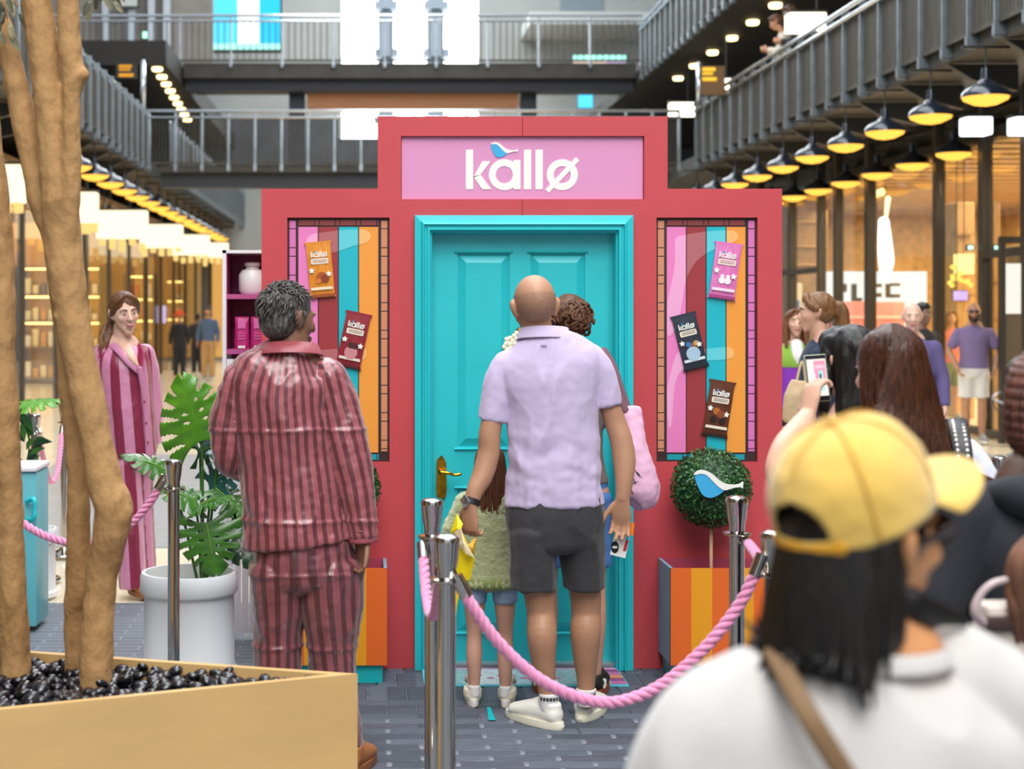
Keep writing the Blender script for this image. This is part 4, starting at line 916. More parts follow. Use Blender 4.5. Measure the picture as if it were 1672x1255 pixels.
for (bx0, by0, tx, ty, L, W_, nx, ny, nz, mi, dy) in ((330, 714, 304, 640, .30, .37, -.15, -.95, .25, 0, -.02), (362, 700, 400, 760, .26, .26, .3, -.8, .5, 3, .05), (270, 770, 212, 742, .21, .17, .1, -.55, .85, 1, -.05), (338, 856, 352, 935, .23, .31, 0, -.95, .3, 1, -.1), (372, 862, 402, 905, .22, .22, .2, -.9, .3, 2, .02), (352, 800, 398, 836, .2, .2, .2, -.6, .7, 1, .06), (318, 818, 272, 800, .2, .2, -.1, -.5, .8, 1, -.03), (345, 790, 386, 762, .22, .22, .2, -.7, .6, 3, .1), (326, 740, 372, 720, .16, .16, .2, -.6, .6, 2, .12), (330, 826, 362, 812, .17, .17, .1, -.4, .9, 1, -.08)):
    b0 = P(bx0, by0, PY + dy); t0 = P(tx, ty, PY + dy - .05)
    bm = bmesh.new(); monstera_leaf(bm, t0 - b0, b0, L, W_, Vector((nx, ny, nz)), bx0); lf = finish('leaf', bm, ML[mi], mo, True, base=MB_)
    md = lf.modifiers.new('thick', 'SOLIDIFY'); md.thickness = .0012
    root = P(330 + (bx0 - 330) * .12, 930, PY); mid = (root + b0) / 2 + Vector((0, .03, .02))
    bm = bmesh.new(); tube(bm, [root - Vector((0, 0, .06)), mid, b0], [.007, .006, .004], seg=8); finish('stalk', bm, ML[1], mo, True, base=MB_)
    bm = bmesh.new(); e = b0 + (t0 - b0).normalized() * L * .9; nn = Vector((nx, ny, nz)).normalized() * .004; tube(bm, [b0 + nn * 3, (b0 + e) / 2 + nn * 2.0, e - nn * 6], [.003, .0022, .0008], seg=6); finish('midrib', bm, mat('leaf_rib', '#6f9c34', 0.4), lf, True, base=MB_)
# plant and turquoise case behind the left trunk
pl = empty('leafy_plant', (P(50, 0, 8.9).x, 8.9, CH - (862 - 508) * 8.9 / F - .03), 'leafy potted plant behind the left tree trunk', 'plant')
rn = random.Random(8)
for k in range(16):
    b0 = P(45 + rn.uniform(-6, 10), 740 + rn.uniform(-40, 45), 8.9 + rn.uniform(-.06, .06)); d = Vector((rn.uniform(-.5, 1), rn.uniform(-.4, .3), rn.uniform(.1, .9))).normalized(); L = rn.uniform(.1, .2)
    s_ = d.cross(Vector((0, 1, 0))).normalized() * L * .14; bm = bmesh.new()
    pts = [b0, b0 + d * L * .35 + s_, b0 + d * L * .7 + s_ * .8 - Vector((0, 0, .01)), b0 + d * L - Vector((0, 0, .03)), b0 + d * L * .7 - s_ * .8 - Vector((0, 0, .01)), b0 + d * L * .35 - s_]
    vs = [bm.verts.new(p) for p in pts]; bm.faces.new((vs[0], vs[1], vs[5])); bm.faces.new((vs[1], vs[2], vs[4], vs[5])); bm.faces.new((vs[2], vs[3], vs[4])); lf = finish('leaf', bm, ML[1 + k % 2], pl, base=pl.location); lf.modifiers.new('thick', 'SOLIDIFY').thickness = .002
bm = bmesh.new(); tube(bm, [P(50, 866, 8.9), P(46, 800, 8.9), P(48, 700, 8.9)], [.008, .007, .004], seg=8); finish('stem', bm, ML[1], pl, True, base=pl.location)
bm = bmesh.new(); monstera_leaf(bm, P(103, 650, 8.8) - P(38, 662, 8.8), P(38, 662, 8.8), .26, .2, Vector((0, -.35, .9)), 3); lf = finish('leaf', bm, ML[0], pl, True, base=pl.location); lf.modifiers.new('thick', 'SOLIDIFY').thickness = .002
bm = bmesh.new(); tube(bm, [P(48, 720, 8.9), P(42, 690, 8.88), P(38, 662, 8.8)], [.006, .005, .004], seg=8); finish('stalk', bm, ML[1], pl, True, base=pl.location)
cs = empty('turquoise_case', P(40, 950, 7.9), 'turquoise case with a loop handle behind the left tree trunk', 'case'); cs.location.z = 0
bm = bmesh.new(); a = P(-30, 945, 7.9); b = P(60, 770, 7.9); cbox(bm, a.x, b.x, 7.9, 8.2, 0.02, b.z, .015); finish('body', bm, mat('case_turquoise', '#5fb3bf', 0.35), cs, 'auto', base=cs.location)
bm = bmesh.new(); cbox(bm, a.x - .01, b.x + .004, 7.88, 8.22, b.z, b.z + .03, .01); finish('lid', bm, WH, cs, 'auto', base=cs.location)
bm = bmesh.new(); tube(bm, [P(44, 818, 7.88), P(55, 815, 7.84), P(57, 830, 7.84), P(55, 846, 7.84), P(44, 848, 7.88)], [.012] * 5, seg=10); finish('handle', bm, mat('case_handle', '#27c5cf', 0.35), cs, True, base=cs.location)
# ================================================================ tree planter in the foreground
ZR = .55
PLY = mat('birch_ply', '#d0aa70', 0.42, var=.06, vscale=2.2, stretch=(1, 1, 4), coat=.15)
PLYE = mat('ply_edge', '#c9a673', 0.6)
k0 = Vector((-.03, 4.65)); f1 = Vector((-1.9, k0.y - .42 / .985 * 1.87)); b1 = Vector((-1.9, k0.y + .31 / 1.05 * 1.87))
tp = empty('tree_planter', (-1.0, 4.5, 0), 'large angular birch plywood planter in the left foreground', 'planter')
ins = [Vector((k0.x - .085, k0.y - .006)), f1 + Vector((.02, .035)), b1 + Vector((.02, -.03))]
def wall(name, p, q, pi, qi):
    bm = bmesh.new(); prism(bm, [tuple(p), tuple(q), tuple(qi), tuple(pi)], 0, ZR, 'z'); o = finish(name, bm, PLY, tp, base=tp.location)
wall('front_panel', k0, f1, ins[0], ins[1]); wall('back_panel', b1, k0, ins[2], ins[0]); wall('side_panel', f1, b1, ins[1], ins[2])
bm = bmesh.new(); prism(bm, [tuple(ins[0]), tuple(ins[1]), tuple(ins[2])], ZR - .075, ZR - .06, 'z'); finish('soil', bm, mat('dark_soil', '#1d1a1b', 0.8), tp, base=tp.location)
# pebbles: single stones in view
STONE = [mat('black_pebble_%d' % i, c, 0.16, coat=.4, var=.3, vscale=20) for i, c in enumerate(('#17161b', '#211f27', '#100f13'))]
pmes = []
for i in range(6):
    rn = random.Random(40 + i); bm = bmesh.new(); bmesh.ops.create_icosphere(bm, subdivisions=2, radius=1)
    for v in bm.verts: v.co *= 1 + .18 * noise.noise(v.co * 1.3 + Vector((i * 7, 0, 0))); v.co.z *= .55 + .1 * rn.random() * 0; v.co.y *= .78
    me = bpy.data.meshes.new('pebble'); bm.to_mesh(me); bm.free(); me.polygons.foreach_set('use_smooth', [True] * len(me.polygons)); me.materials.append(STONE[i % 3]); pmes.append(me)
rn = random.Random(77); cnt = 0
def inside(p):
    def side(a, b): return (b.x - a.x) * (p.y - a.y) - (b.y - a.y) * (p.x - a.x)
    s_ = [side(ins[0], ins[1]), side(ins[1], ins[2]), side(ins[2], ins[0])]; return all(v < -.012 for v in s_) or all(v > .012 for v in s_)
placed = []
tries = 0
while cnt < 300 and tries < 20000:
    tries += 1
    p = Vector((rn.uniform(-1.25, -.08), rn.uniform(4.1, 5.05)))
    if not inside(p): continue
    if (p.x - 0) * F / p.y + 600 < -20: continue
    if any((q - p).length < .033 for q in placed): continue
    placed.append(p)
    s_ = rn.uniform(.018, .032); o = link('pebble', rn.choice(pmes), None, None, (p.x, p.y, ZR - .058 + s_ * .55 + rn.uniform(0, .03)))
    o.rotation_euler = (rn.uniform(-.6, .6), rn.uniform(-.6, .6), rn.uniform(0, 6.28)); o.scale = (s_,) * 3
    tag(o, 'glossy black pebble in the birch plywood tree planter', 'pebble', 'black pebbles in the tree planter'); cnt += 1
# bed of further stones below
bm = bmesh.new(); tries = 0
for i in range(900):
    p = Vector((rn.uniform(-1.6, -.1), rn.uniform(4.0, 5.1)))
    if not inside(p): continue
    s_ = rn.uniform(.016, .026); b2 = bmesh.new(); bmesh.ops.create_icosphere(b2, subdivisions=1, radius=s_)
    merge(bm, b2, Matrix.Translation((p.x, p.y, ZR - .054 + rn.uniform(0, .01))) @ Matrix.Rotation(rn.uniform(0, 6), 4, 'Z') @ Matrix.Diagonal((1, .8, .6, 1)))
tag(finish('pebble_bed', bm, STONE[1], None, True), 'bed of small black stones under the pebbles of the tree planter', 'pebbles', kind='stuff')
# tree ---------------------------------------------------------------------
BARK = mat('smooth_brown_bark', '#b08756', 0.8, var=0, col2='#7d5a30', vscale=6, bump=.7, bscale=45, stretch=(1, 1, .6))
for n_ in BARK.node_tree.nodes:
    if n_.bl_idname == 'ShaderNodeValToRGB': n_.color_ramp.elements[0].position = .28; n_.color_ramp.elements[1].position = .52
    if n_.bl_idname == 'ShaderNodeTexNoise' and n_.inputs['Scale'].default_value == 6: n_.inputs['Detail'].default_value = 9; n_.inputs['Roughness'].default_value = .68
tr = empty('olive_tree', P(110, 1110, 4.7), 'multi-stemmed olive tree with smooth tan trunks in the plywood planter', 'tree')
def stem(bm, pts):
    """pts: px, py, width px, Y"""
    tube(bm, [P(a, b, y) for a, b, w_, y in pts], [w_ / 2 * y / F for a, b, w_, y in pts], seg=22, sub=7, capf=.2)
def bark_d(seed):
    o = Vector((seed, 0, 0)); return lambda p: .007 * noise.noise(p * 6 + o) + .004 * noise.noise(p * 16 + o) + .0025 * noise.noise(Vector((p.x * 40, p.y * 40, p.z * 22)))
def trunk(name, stems, seed):
    bm = bmesh.new()
    for p in stems: stem(bm, p)
    me = vob(name, bm, seed); return me
def vob(name, bm, seed):
    return vobj(name, bm, BARK, tr, tr.location, vox=.008, smooth=6, disp=bark_d(seed))
TREE_STEMS = [
  ('trunk', [[(155, 1150, 52, 4.63), (157, 1080, 52, 4.63), (160, 1000, 54, 4.63), (168, 930, 54, 4.62), (180, 870, 58, 4.6), (184, 830, 64, 4.6), (172, 790, 60, 4.6), (158, 720, 56, 4.6), (146, 660, 56, 4.6), (130, 590, 58, 4.6), (118, 520, 60, 4.6), (106, 430, 60, 4.6), (98, 340, 58, 4.6), (86, 230, 54, 4.6), (74, 120, 52, 4.6), (60, 0, 50, 4.6), (48, -120, 46, 4.6), (20, -330, 40, 4.6)],
             [(108, 410, 30, 4.58), (114, 330, 32, 4.57), (116, 250, 30, 4.56), (116, 160, 32, 4.56), (118, 130, 36, 4.56), (113, 60, 34, 4.56), (112, 0, 38, 4.56), (118, -120, 34, 4.56), (140, -300, 28, 4.56)],
             [(186, 850, 48, 4.59), (198, 838, 38, 4.58), (212, 830, 16, 4.58)], [(96, 520, 12, 4.57), (84, 516, 7, 4.56)], [(92, 440, 14, 4.57), (80, 434, 8, 4.56)], [(140, 128, 14, 4.55), (132, 120, 26, 4.55)]], 1),
  ('trunk', [[(126, 1110, 40, 4.8), (124, 1000, 40, 4.78), (130, 950, 46, 4.76), (128, 860, 38, 4.74), (126, 760, 36, 4.72), (116, 660, 34, 4.7), (106, 570, 32, 4.68), (98, 480, 34, 4.66), (88, 400, 34, 4.66), (66, 330, 40, 4.66), (44, 220, 42, 4.66), (20, 110, 38, 4.66), (-10, 0, 34, 4.66), (-50, -140, 30, 4.66)]], 7),
  ('trunk', [[(26, 1140, 56, 4.75), (24, 1060, 52, 4.75), (18, 950, 50, 4.74), (13, 800, 48, 4.72), (8, 650, 46, 4.7), (4, 520, 46, 4.7), (0, 400, 46, 4.7), (-14, 280, 44, 4.7), (-30, 120, 42, 4.7), (-60, -100, 40, 4.7)]], 13)]
OL = [mat('olive_leaf_dark', '#4a4a36', 0.5), mat('olive_leaf_pale', '#8a8468', 0.55)]
rn = random.Random(2)
spots = [(158, 5, -.1), (166, 0, .5), (176, 4, .8), (186, 14, .6), (150, 10, -.4), (148, 18, -.2), (8, 30, -.3), (16, 50, .2), (4, 48, -.5), (22, 20, .1), (10, 8, .4), (0, 62, .3), (30, 36, .6), (26, 8, -.6), (2, 15, 0), (14, 66, .5), (172, -12, -.3), (190, -14, .4)]
for k, (px, py, an) in enumerate(spots):
    b0 = P(px, py - 14, 4.55 + rn.uniform(-.05, .05)); d = Vector((math.sin(an), rn.uniform(-.3, .3), -math.cos(an))); L = rn.uniform(.045, .07); s_ = d.cross(Vector((0, 1, 0))).normalized() * L * .17
    bm = bmesh.new(); vs = [bm.verts.new(b0 + d * L * f + s_ * w_ - Vector((0, .006 * math.sin(f * 3), 0))) for f, w_ in ((0, .1), (.3, .8), (.6, 1), (.85, .6), (1, 0), (.85, -.6), (.6, -1), (.3, -.8), (0, -.1))]; bm.faces.new(vs)
    lf = finish('olive_leaf', bm, OL[k % 2], tr, base=tr.location); lf.modifiers.new('thick', 'SOLIDIFY').thickness = .0008
bm = bmesh.new()
for pts in ([(112, -30), (140, -26), (165, -18), (192, -22)], [(0, -20), (8, 5), (12, 30)], [(-10, -30), (20, -12), (28, 10)]): tube(bm, [P(a, b, 4.56) for a, b in pts], [.003] * len(pts), seg=6)
finish('twig', bm, BARK, tr, True, base=tr.location)
# ================================================================ people: helpers
SKIN = {k: mat('skin_' + k, c, 0.5, var=.07, vscale=14, trans=.08, bump=.05, bscale=90) for k, c in (('fair', '#d3a48c'), ('tan', '#b38568'), ('warm', '#bd8a6a'), ('pale', '#dab09b'), ('brown', '#86604a'), ('deep', '#543a2e'), ('child', '#cf9f88'))}
def hairmat(name, c, c2, rough=.42):
    return mat(name, c, rough, col2=c2, vscale=26, stretch=(5, 5, .5), bump=.25, bscale=60, spec=.4)
HAIR = {'black': hairmat('hair_black', '#1d1917', '#0f0d0d', .35), 'darkbrown': hairmat('hair_darkbrown', '#532d19', '#2a150c', .3), 'brown': hairmat('hair_brown', '#6b4428', '#472b19'), 'lightbrown': hairmat('hair_lightbrown', '#8a6038', '#5f4026'), 'grey': hairmat('hair_grey', '#6a6661', '#26231f'), 'auburn': hairmat('hair_auburn', '#7a4a2c', '#52301c'), 'white': hairmat('hair_white', '#cfc9c0', '#a9a39b')}
def voxel(name, bm, vox, smooth=5, fac=.5):
    """union of overlapping closed shapes as one continuous surface"""
    bmesh.ops.recalc_face_normals(bm, faces=bm.faces[:])
    me = bpy.data.meshes.new(name + '_src'); bm.to_mesh(me); bm.free()
    o = bpy.data.objects.new(name + '_src', me); C.objects.link(o)
    m = o.modifiers.new('r', 'REMESH'); m.mode = 'VOXEL'; m.voxel_size = vox
    if smooth:
        m = o.modifiers.new('s', 'SMOOTH'); m.factor = fac; m.iterations = smooth
    dg = bpy.context.evaluated_depsgraph_get(); out = bpy.data.meshes.new_from_object(o.evaluated_get(dg))
    bpy.data.objects.remove(o); bpy.data.meshes.remove(me); out.name = name
    out.polygons.foreach_set('use_smooth', [True] * len(out.polygons)); return out
def vobj(name, bm, m, parent, base=None, vox=.008, smooth=5, disp=None, bones=None, label=None):
    me = voxel(name, bm, vox, smooth)
    if bones:
        at_ = me.attributes.new('stripe', 'FLOAT', 'POINT'); vals = [0.0] * len(me.vertices)
        for i, v in enumerate(me.vertices):
            best = None
            for (a, b, ref, rad, off) in bones:
                ab = b - a; t = max(0, min(1, (v.co - a).dot(ab) / ab.length_squared)); d = (v.co - a - ab * t).length / rad
                if best is None or d < best[0]: best = (d, a, ab, ref, rad, off)
            _, a, ab, ref, rad, off = best; ax = ab.normalized(); u_ = (ref - ax * ref.dot(ax)).normalized(); w_ = ax.cross(u_); p = v.co - a
            vals[i] = math.atan2(p.dot(w_), p.dot(u_)) * rad + off
        at_.data.foreach_set('value', vals)
    if disp:
        nn = [v.normal.copy() for v in me.vertices]
        for v, n_ in zip(me.vertices, nn): v.co += n_ * disp(v.co)
    if base is not None:
        b = Vector(base)
        for v in me.vertices: v.co -= b
    me.materials.clear(); o = link(name, me, m, parent)
    if label: o['label'] = label
    return o
def folds(amp, f=9.0, st=(1, 1, .45), seed=0, fine=.25):
    S_ = Vector((seed * 3.1, seed, 0))
    def d(p):
        q = Vector((p.x * st[0], p.y * st[1], p.z * st[2])) * f + S_
        w = Vector((noise.noise(q * .7 + Vector((4, 0, 0))), noise.noise(q * .7 + Vector((0, 7, 0))), 0)) * .8
        a = 1 - abs(noise.noise(q + w)) * 2.2
        return amp * (a * .5 + fine * noise.noise(p * f * 3.2))
    return d
def cloth(name, c, rough=.85, var=.05, sheen=.04, bump=.12, bscale=220, **k): return mat(name, c, rough, var=var, vscale=6, sheen=sheen, bump=bump, bscale=bscale, **k)
def stripemat(name, c1, c2, period, duty, rough, off=0.0, coat=0.0):
    m = mat(name, c1, rough, bump=.35, bscale=16, stretch=(1, 1, .5)); nt = m.node_tree; b = nt.nodes['Principled BSDF']
    a = nt.nodes.new('ShaderNodeAttribute'); a.attribute_name = 'stripe'
    d = nt.nodes.new('ShaderNodeMath'); d.operation = 'MULTIPLY_ADD'; d.inputs[1].default_value = 1 / period; d.inputs[2].default_value = off + 100; nt.links.new(a.outputs['Fac'], d.inputs[0])
    fr = nt.nodes.new('ShaderNodeMath'); fr.operation = 'FRACT'; nt.links.new(d.outputs[0], fr.inputs[0])
    g = nt.nodes.new('ShaderNodeMath'); g.operation = 'LESS_THAN'; g.inputs[1].default_value = duty; nt.links.new(fr.outputs[0], g.inputs[0])
    mx = nt.nodes.new('ShaderNodeMix'); mx.data_type = 'RGBA'; nt.links.new(g.outputs[0], mx.inputs['Factor']); mx.inputs['A'].default_value = lin(c1); mx.inputs['B'].default_value = lin(c2)
    nt.links.new(mx.outputs['Result'], b.inputs['Base Color'])
    b.inputs['Sheen Weight'].default_value = .25; b.inputs['Specular IOR Level'].default_value = .6
    if coat: b.inputs['Coat Weight'].default_value = coat; b.inputs['Coat Roughness'].default_value = .3
    return m
def orient(yaw, pitch=0, roll=0):
    """columns: right, forward, up; yaw 0 = facing +Y (away from the camera), 180 = facing the camera"""
    return Matrix.Rotation(R(yaw), 3, 'Z') @ Matrix.Rotation(R(pitch), 3, 'X') @ Matrix.Rotation(R(roll), 3, 'Y')
def head_shape(bm, c, M, k=1.0, jaw=1.0):
    """skull, face, nose, lips, ears; c = centre of the head, height about .235*k"""
    def h(x, y, z): return c + M @ (Vector((x, y, z)) * k)
    ball(bm, h(0, -.012, .03), (.074 * k, .094 * k, .088 * k), M, 24, 16)
    ball(bm, h(0, .03, -.005), (.066 * k, .062 * k, .085 * k), M, 20, 14)
    tube(bm, [h(0, .02, -.02), h(0, .035, -.065), h(0, .058, -.1)], [(.062 * k * jaw, .055 * k), (.05 * k * jaw, .045 * k), (.026 * k * jaw, .022 * k)], seg=16, side=M @ Vector((1, 0, 0)))
    tube(bm, [h(0, .086, .012), h(0, .1, -.012), h(0, .112, -.032)], [.008 * k, .0095 * k, .013 * k], seg=10, capf=.8)
    for s in (-1, 1):
        ball(bm, h(s * .012, .101, -.034), .009 * k, M, 8, 6)
        ball(bm, h(s * .038, .066, -.022), (.024 * k, .02 * k, .022 * k), M, 10, 8)
        ball(bm, h(s * .026, .082, .022), (.026 * k, .012 * k, .009 * k), M, 10, 6)
        tube(bm, [h(s * .07, -.005, -.028), h(s * .08, -.016, -.002), h(s * .082, -.018, .02), h(s * .076, -.006, .03)], [.008 * k, .011 * k, .011 * k, .006 * k], seg=8)
        ball(bm, h(s * .073, -.006, 0), (.009 * k, .016 * k, .026 * k), M, 10, 8)
    ball(bm, h(0, .092, -.062), (.024 * k, .011 * k, .009 * k), M, 10, 6); ball(bm, h(0, .089, -.074), (.02 * k, .011 * k, .008 * k), M, 10, 6)
def face_parts(parent, c, M, k, base, iris='#3a2a20', brow='#3a2a20', lips='#b0605a', smile=0.3, shades=False):
    def h(x, y, z): return c + M @ (Vector((x, y, z)) * k)
    for s in (-1, 1):
        if not shades:
            bm = bmesh.new(); ball(bm, h(s * .03, .082, .004), (.0125 * k, .008 * k, .0062 * k), M, 12, 8); e = finish('eye', bm, mat('eye_white', '#e8e2dc', 0.2), parent, True, base=base)
            bm = bmesh.new(); ball(bm, h(s * .03, .0885, .004), (.0058 * k, .003 * k, .0056 * k), M, 10, 6); finish('iris', bm, mat('iris_' + iris[1:], iris, 0.15), e, True, base=base)
        bm = bmesh.new(); tube(bm, [h(s * .014, .094, .023), h(s * .032, .092, .029), h(s * .05, .079, .023)], [.0035 * k, .004 * k, .0025 * k], seg=6); finish('eyebrow', bm, mat('brow_' + brow[1:], brow, 0.7), parent, True, base=base)
    bm = bmesh.new(); tube(bm, [h(-.024, .094, -.066 + .008 * smile), h(-.01, .103, -.067), h(.01, .103, -.067), h(.024, .094, -.066 + .008 * smile)], [(.003 * k, .004 * k), (.005 * k, .007 * k), (.005 * k, .007 * k), (.003 * k, .004 * k)], seg=8); finish('lips', bm, mat('lips_' + lips[1:], lips, 0.45), parent, True, base=base)
def hand_shape(bm, wrist, d, palm, side, curl=.5, k=1.0, thumb=.6, curls=None, spread=.06):
    """palm and five fingers; d = pointing direction, palm = direction the palm faces, side = +1/-1 thumb side along d x palm"""
    d = d.normalized(); palm = (palm - d * palm.dot(d)).normalized(); w = d.cross(palm).normalized() * side       # towards the thumb
    tube(bm, [wrist - d * .02 * k, wrist + d * .03 * k, wrist + d * .065 * k, wrist + d * .092 * k], [(.026 * k, .02 * k), (.035 * k, .019 * k), (.041 * k, .017 * k), (.039 * k, .013 * k)], seg=16, side=w, capf=.4)
    for i, (off, L) in enumerate(((.031, .072), (.0105, .08), (-.0105, .075), (-.03, .06))):
        cu = (curls[i] if curls else curl); p = wrist + d * .09 * k + w * off * k; dirn = (d + w * spread * (1.2 - i * .8)).normalized(); pts = [p - d * .02 * k, p]
        for j, f in enumerate((.45, .32, .25)):
            dirn = (Matrix.Rotation(-cu * (.55 + .25 * j), 3, d.cross(palm).normalized() * -1) @ dirn); p = p + dirn * L * f * k; pts.append(p)
        tube(bm, pts, [.0095 * k, .0095 * k, .0088 * k, .0082 * k, .007 * k], seg=10, sub=3)
    p = wrist + d * .025 * k + w * .03 * k; dirn = (d * .75 + w * (.75 - .3 * thumb) + palm * .45 * thumb).normalized(); pts = [wrist + d * .015 * k + w * .012 * k, p]
    for j, f in enumerate((.036, .03, .026)):
        p = p + dirn * f * k; pts.append(p); dirn = (dirn + d * .35 + palm * .25 * thumb).normalized()
    tube(bm, pts, [.014 * k, .0145 * k, .0115 * k, .0105 * k, .0085 * k], seg=10, sub=3)
def shoe(parent, heel, d, L, up, sole, base, name='shoe', h=.075, w=.042, laces=None):
    """trainer: sole and upper; heel = point on the ground under the heel, d = pointing direction on the ground"""
    d = Vector((d[0], d[1], 0)).normalized(); s = Vector((-d.y, d.x, 0)); heel = Vector(heel); Z = Vector((0, 0, 1))
    bm = bmesh.new()
    tube(bm, [heel + d * .03 + Z * .052, heel + d * L * .35 + Z * .058, heel + d * L * .62 + Z * .048, heel + d * (L - .05) + Z * .04], [(w * .86, .042), (w * .92, .048), (w * 1.02, .038), (w * .92, .027)], seg=18, side=s, capf=.75)
    tube(bm, [heel + d * .055 + Z * .05, heel + d * .057 + Z * h, heel + d * .055 + Z * (h + .022)], [(.04, .058), (.04, .055), (.039, .052)], seg=18, side=s, capf=.15)
    tube(bm, [heel + d * .08 + Z * .1, heel + d * .125 + Z * .09, heel + d * .17 + Z * .068], [(.026, .018), (.026, .016), (.022, .012)], seg=12, side=s)
    u_ = vobj(name, bm, up, parent, base, vox=.005, smooth=3)
    bm = bmesh.new(); out = []
    for i in range(28):
        a = 2 * math.pi * i / 28; t = (1 - math.cos(a)) / 2; ww = w * (.86 + .22 * math.sin(math.pi * t ** .8)) * (abs(math.sin(a)) ** .75); out.append(heel + d * (-.012 + t * (L + .018)) + s * ww * (1 if a < math.pi else -1))
    lo = [bm.verts.new(p + Z * .001) for p in out]; mi = [bm.verts.new(p + (p - heel - d * L * .5) * .03 + Z * .014) for p in out]; hi = [bm.verts.new(p + Z * .03 + (p - heel - d * L * .5) * -.01) for p in out]
    for A, B_ in ((lo, mi), (mi, hi)):
        for i in range(28): bm.faces.new((A[i], A[(i + 1) % 28], B_[(i + 1) % 28], B_[i]))
    bm.faces.new(lo[::-1]); bm.faces.new(hi); finish('sole', bm, sole, u_, 'auto', base=base)
    if laces:
        for q in range(4):
            bm = bmesh.new(); c = heel + d * (.105 + q * .022) + Z * (.088 - q * .009); tube(bm, [c - s * .022 - Z * .006, c, c + s * .022 - Z * .006], [.003] * 3, seg=6); finish('lace', bm, laces, u_, True, base=base)
    return u_
def strands(bm, root_fn, n, rad, seed, seg=5, sub=4):
    rn = random.Random(seed)
    for i in range(n):
        pts = root_fn(rn); m_ = len(pts); tube(bm, pts, [rad * (.6 if k == 0 else 1) * (1 - .85 * (k / (m_ - 1)) ** 2) for k in range(m_)], seg=seg, sub=sub, capf=.3, capn=1)
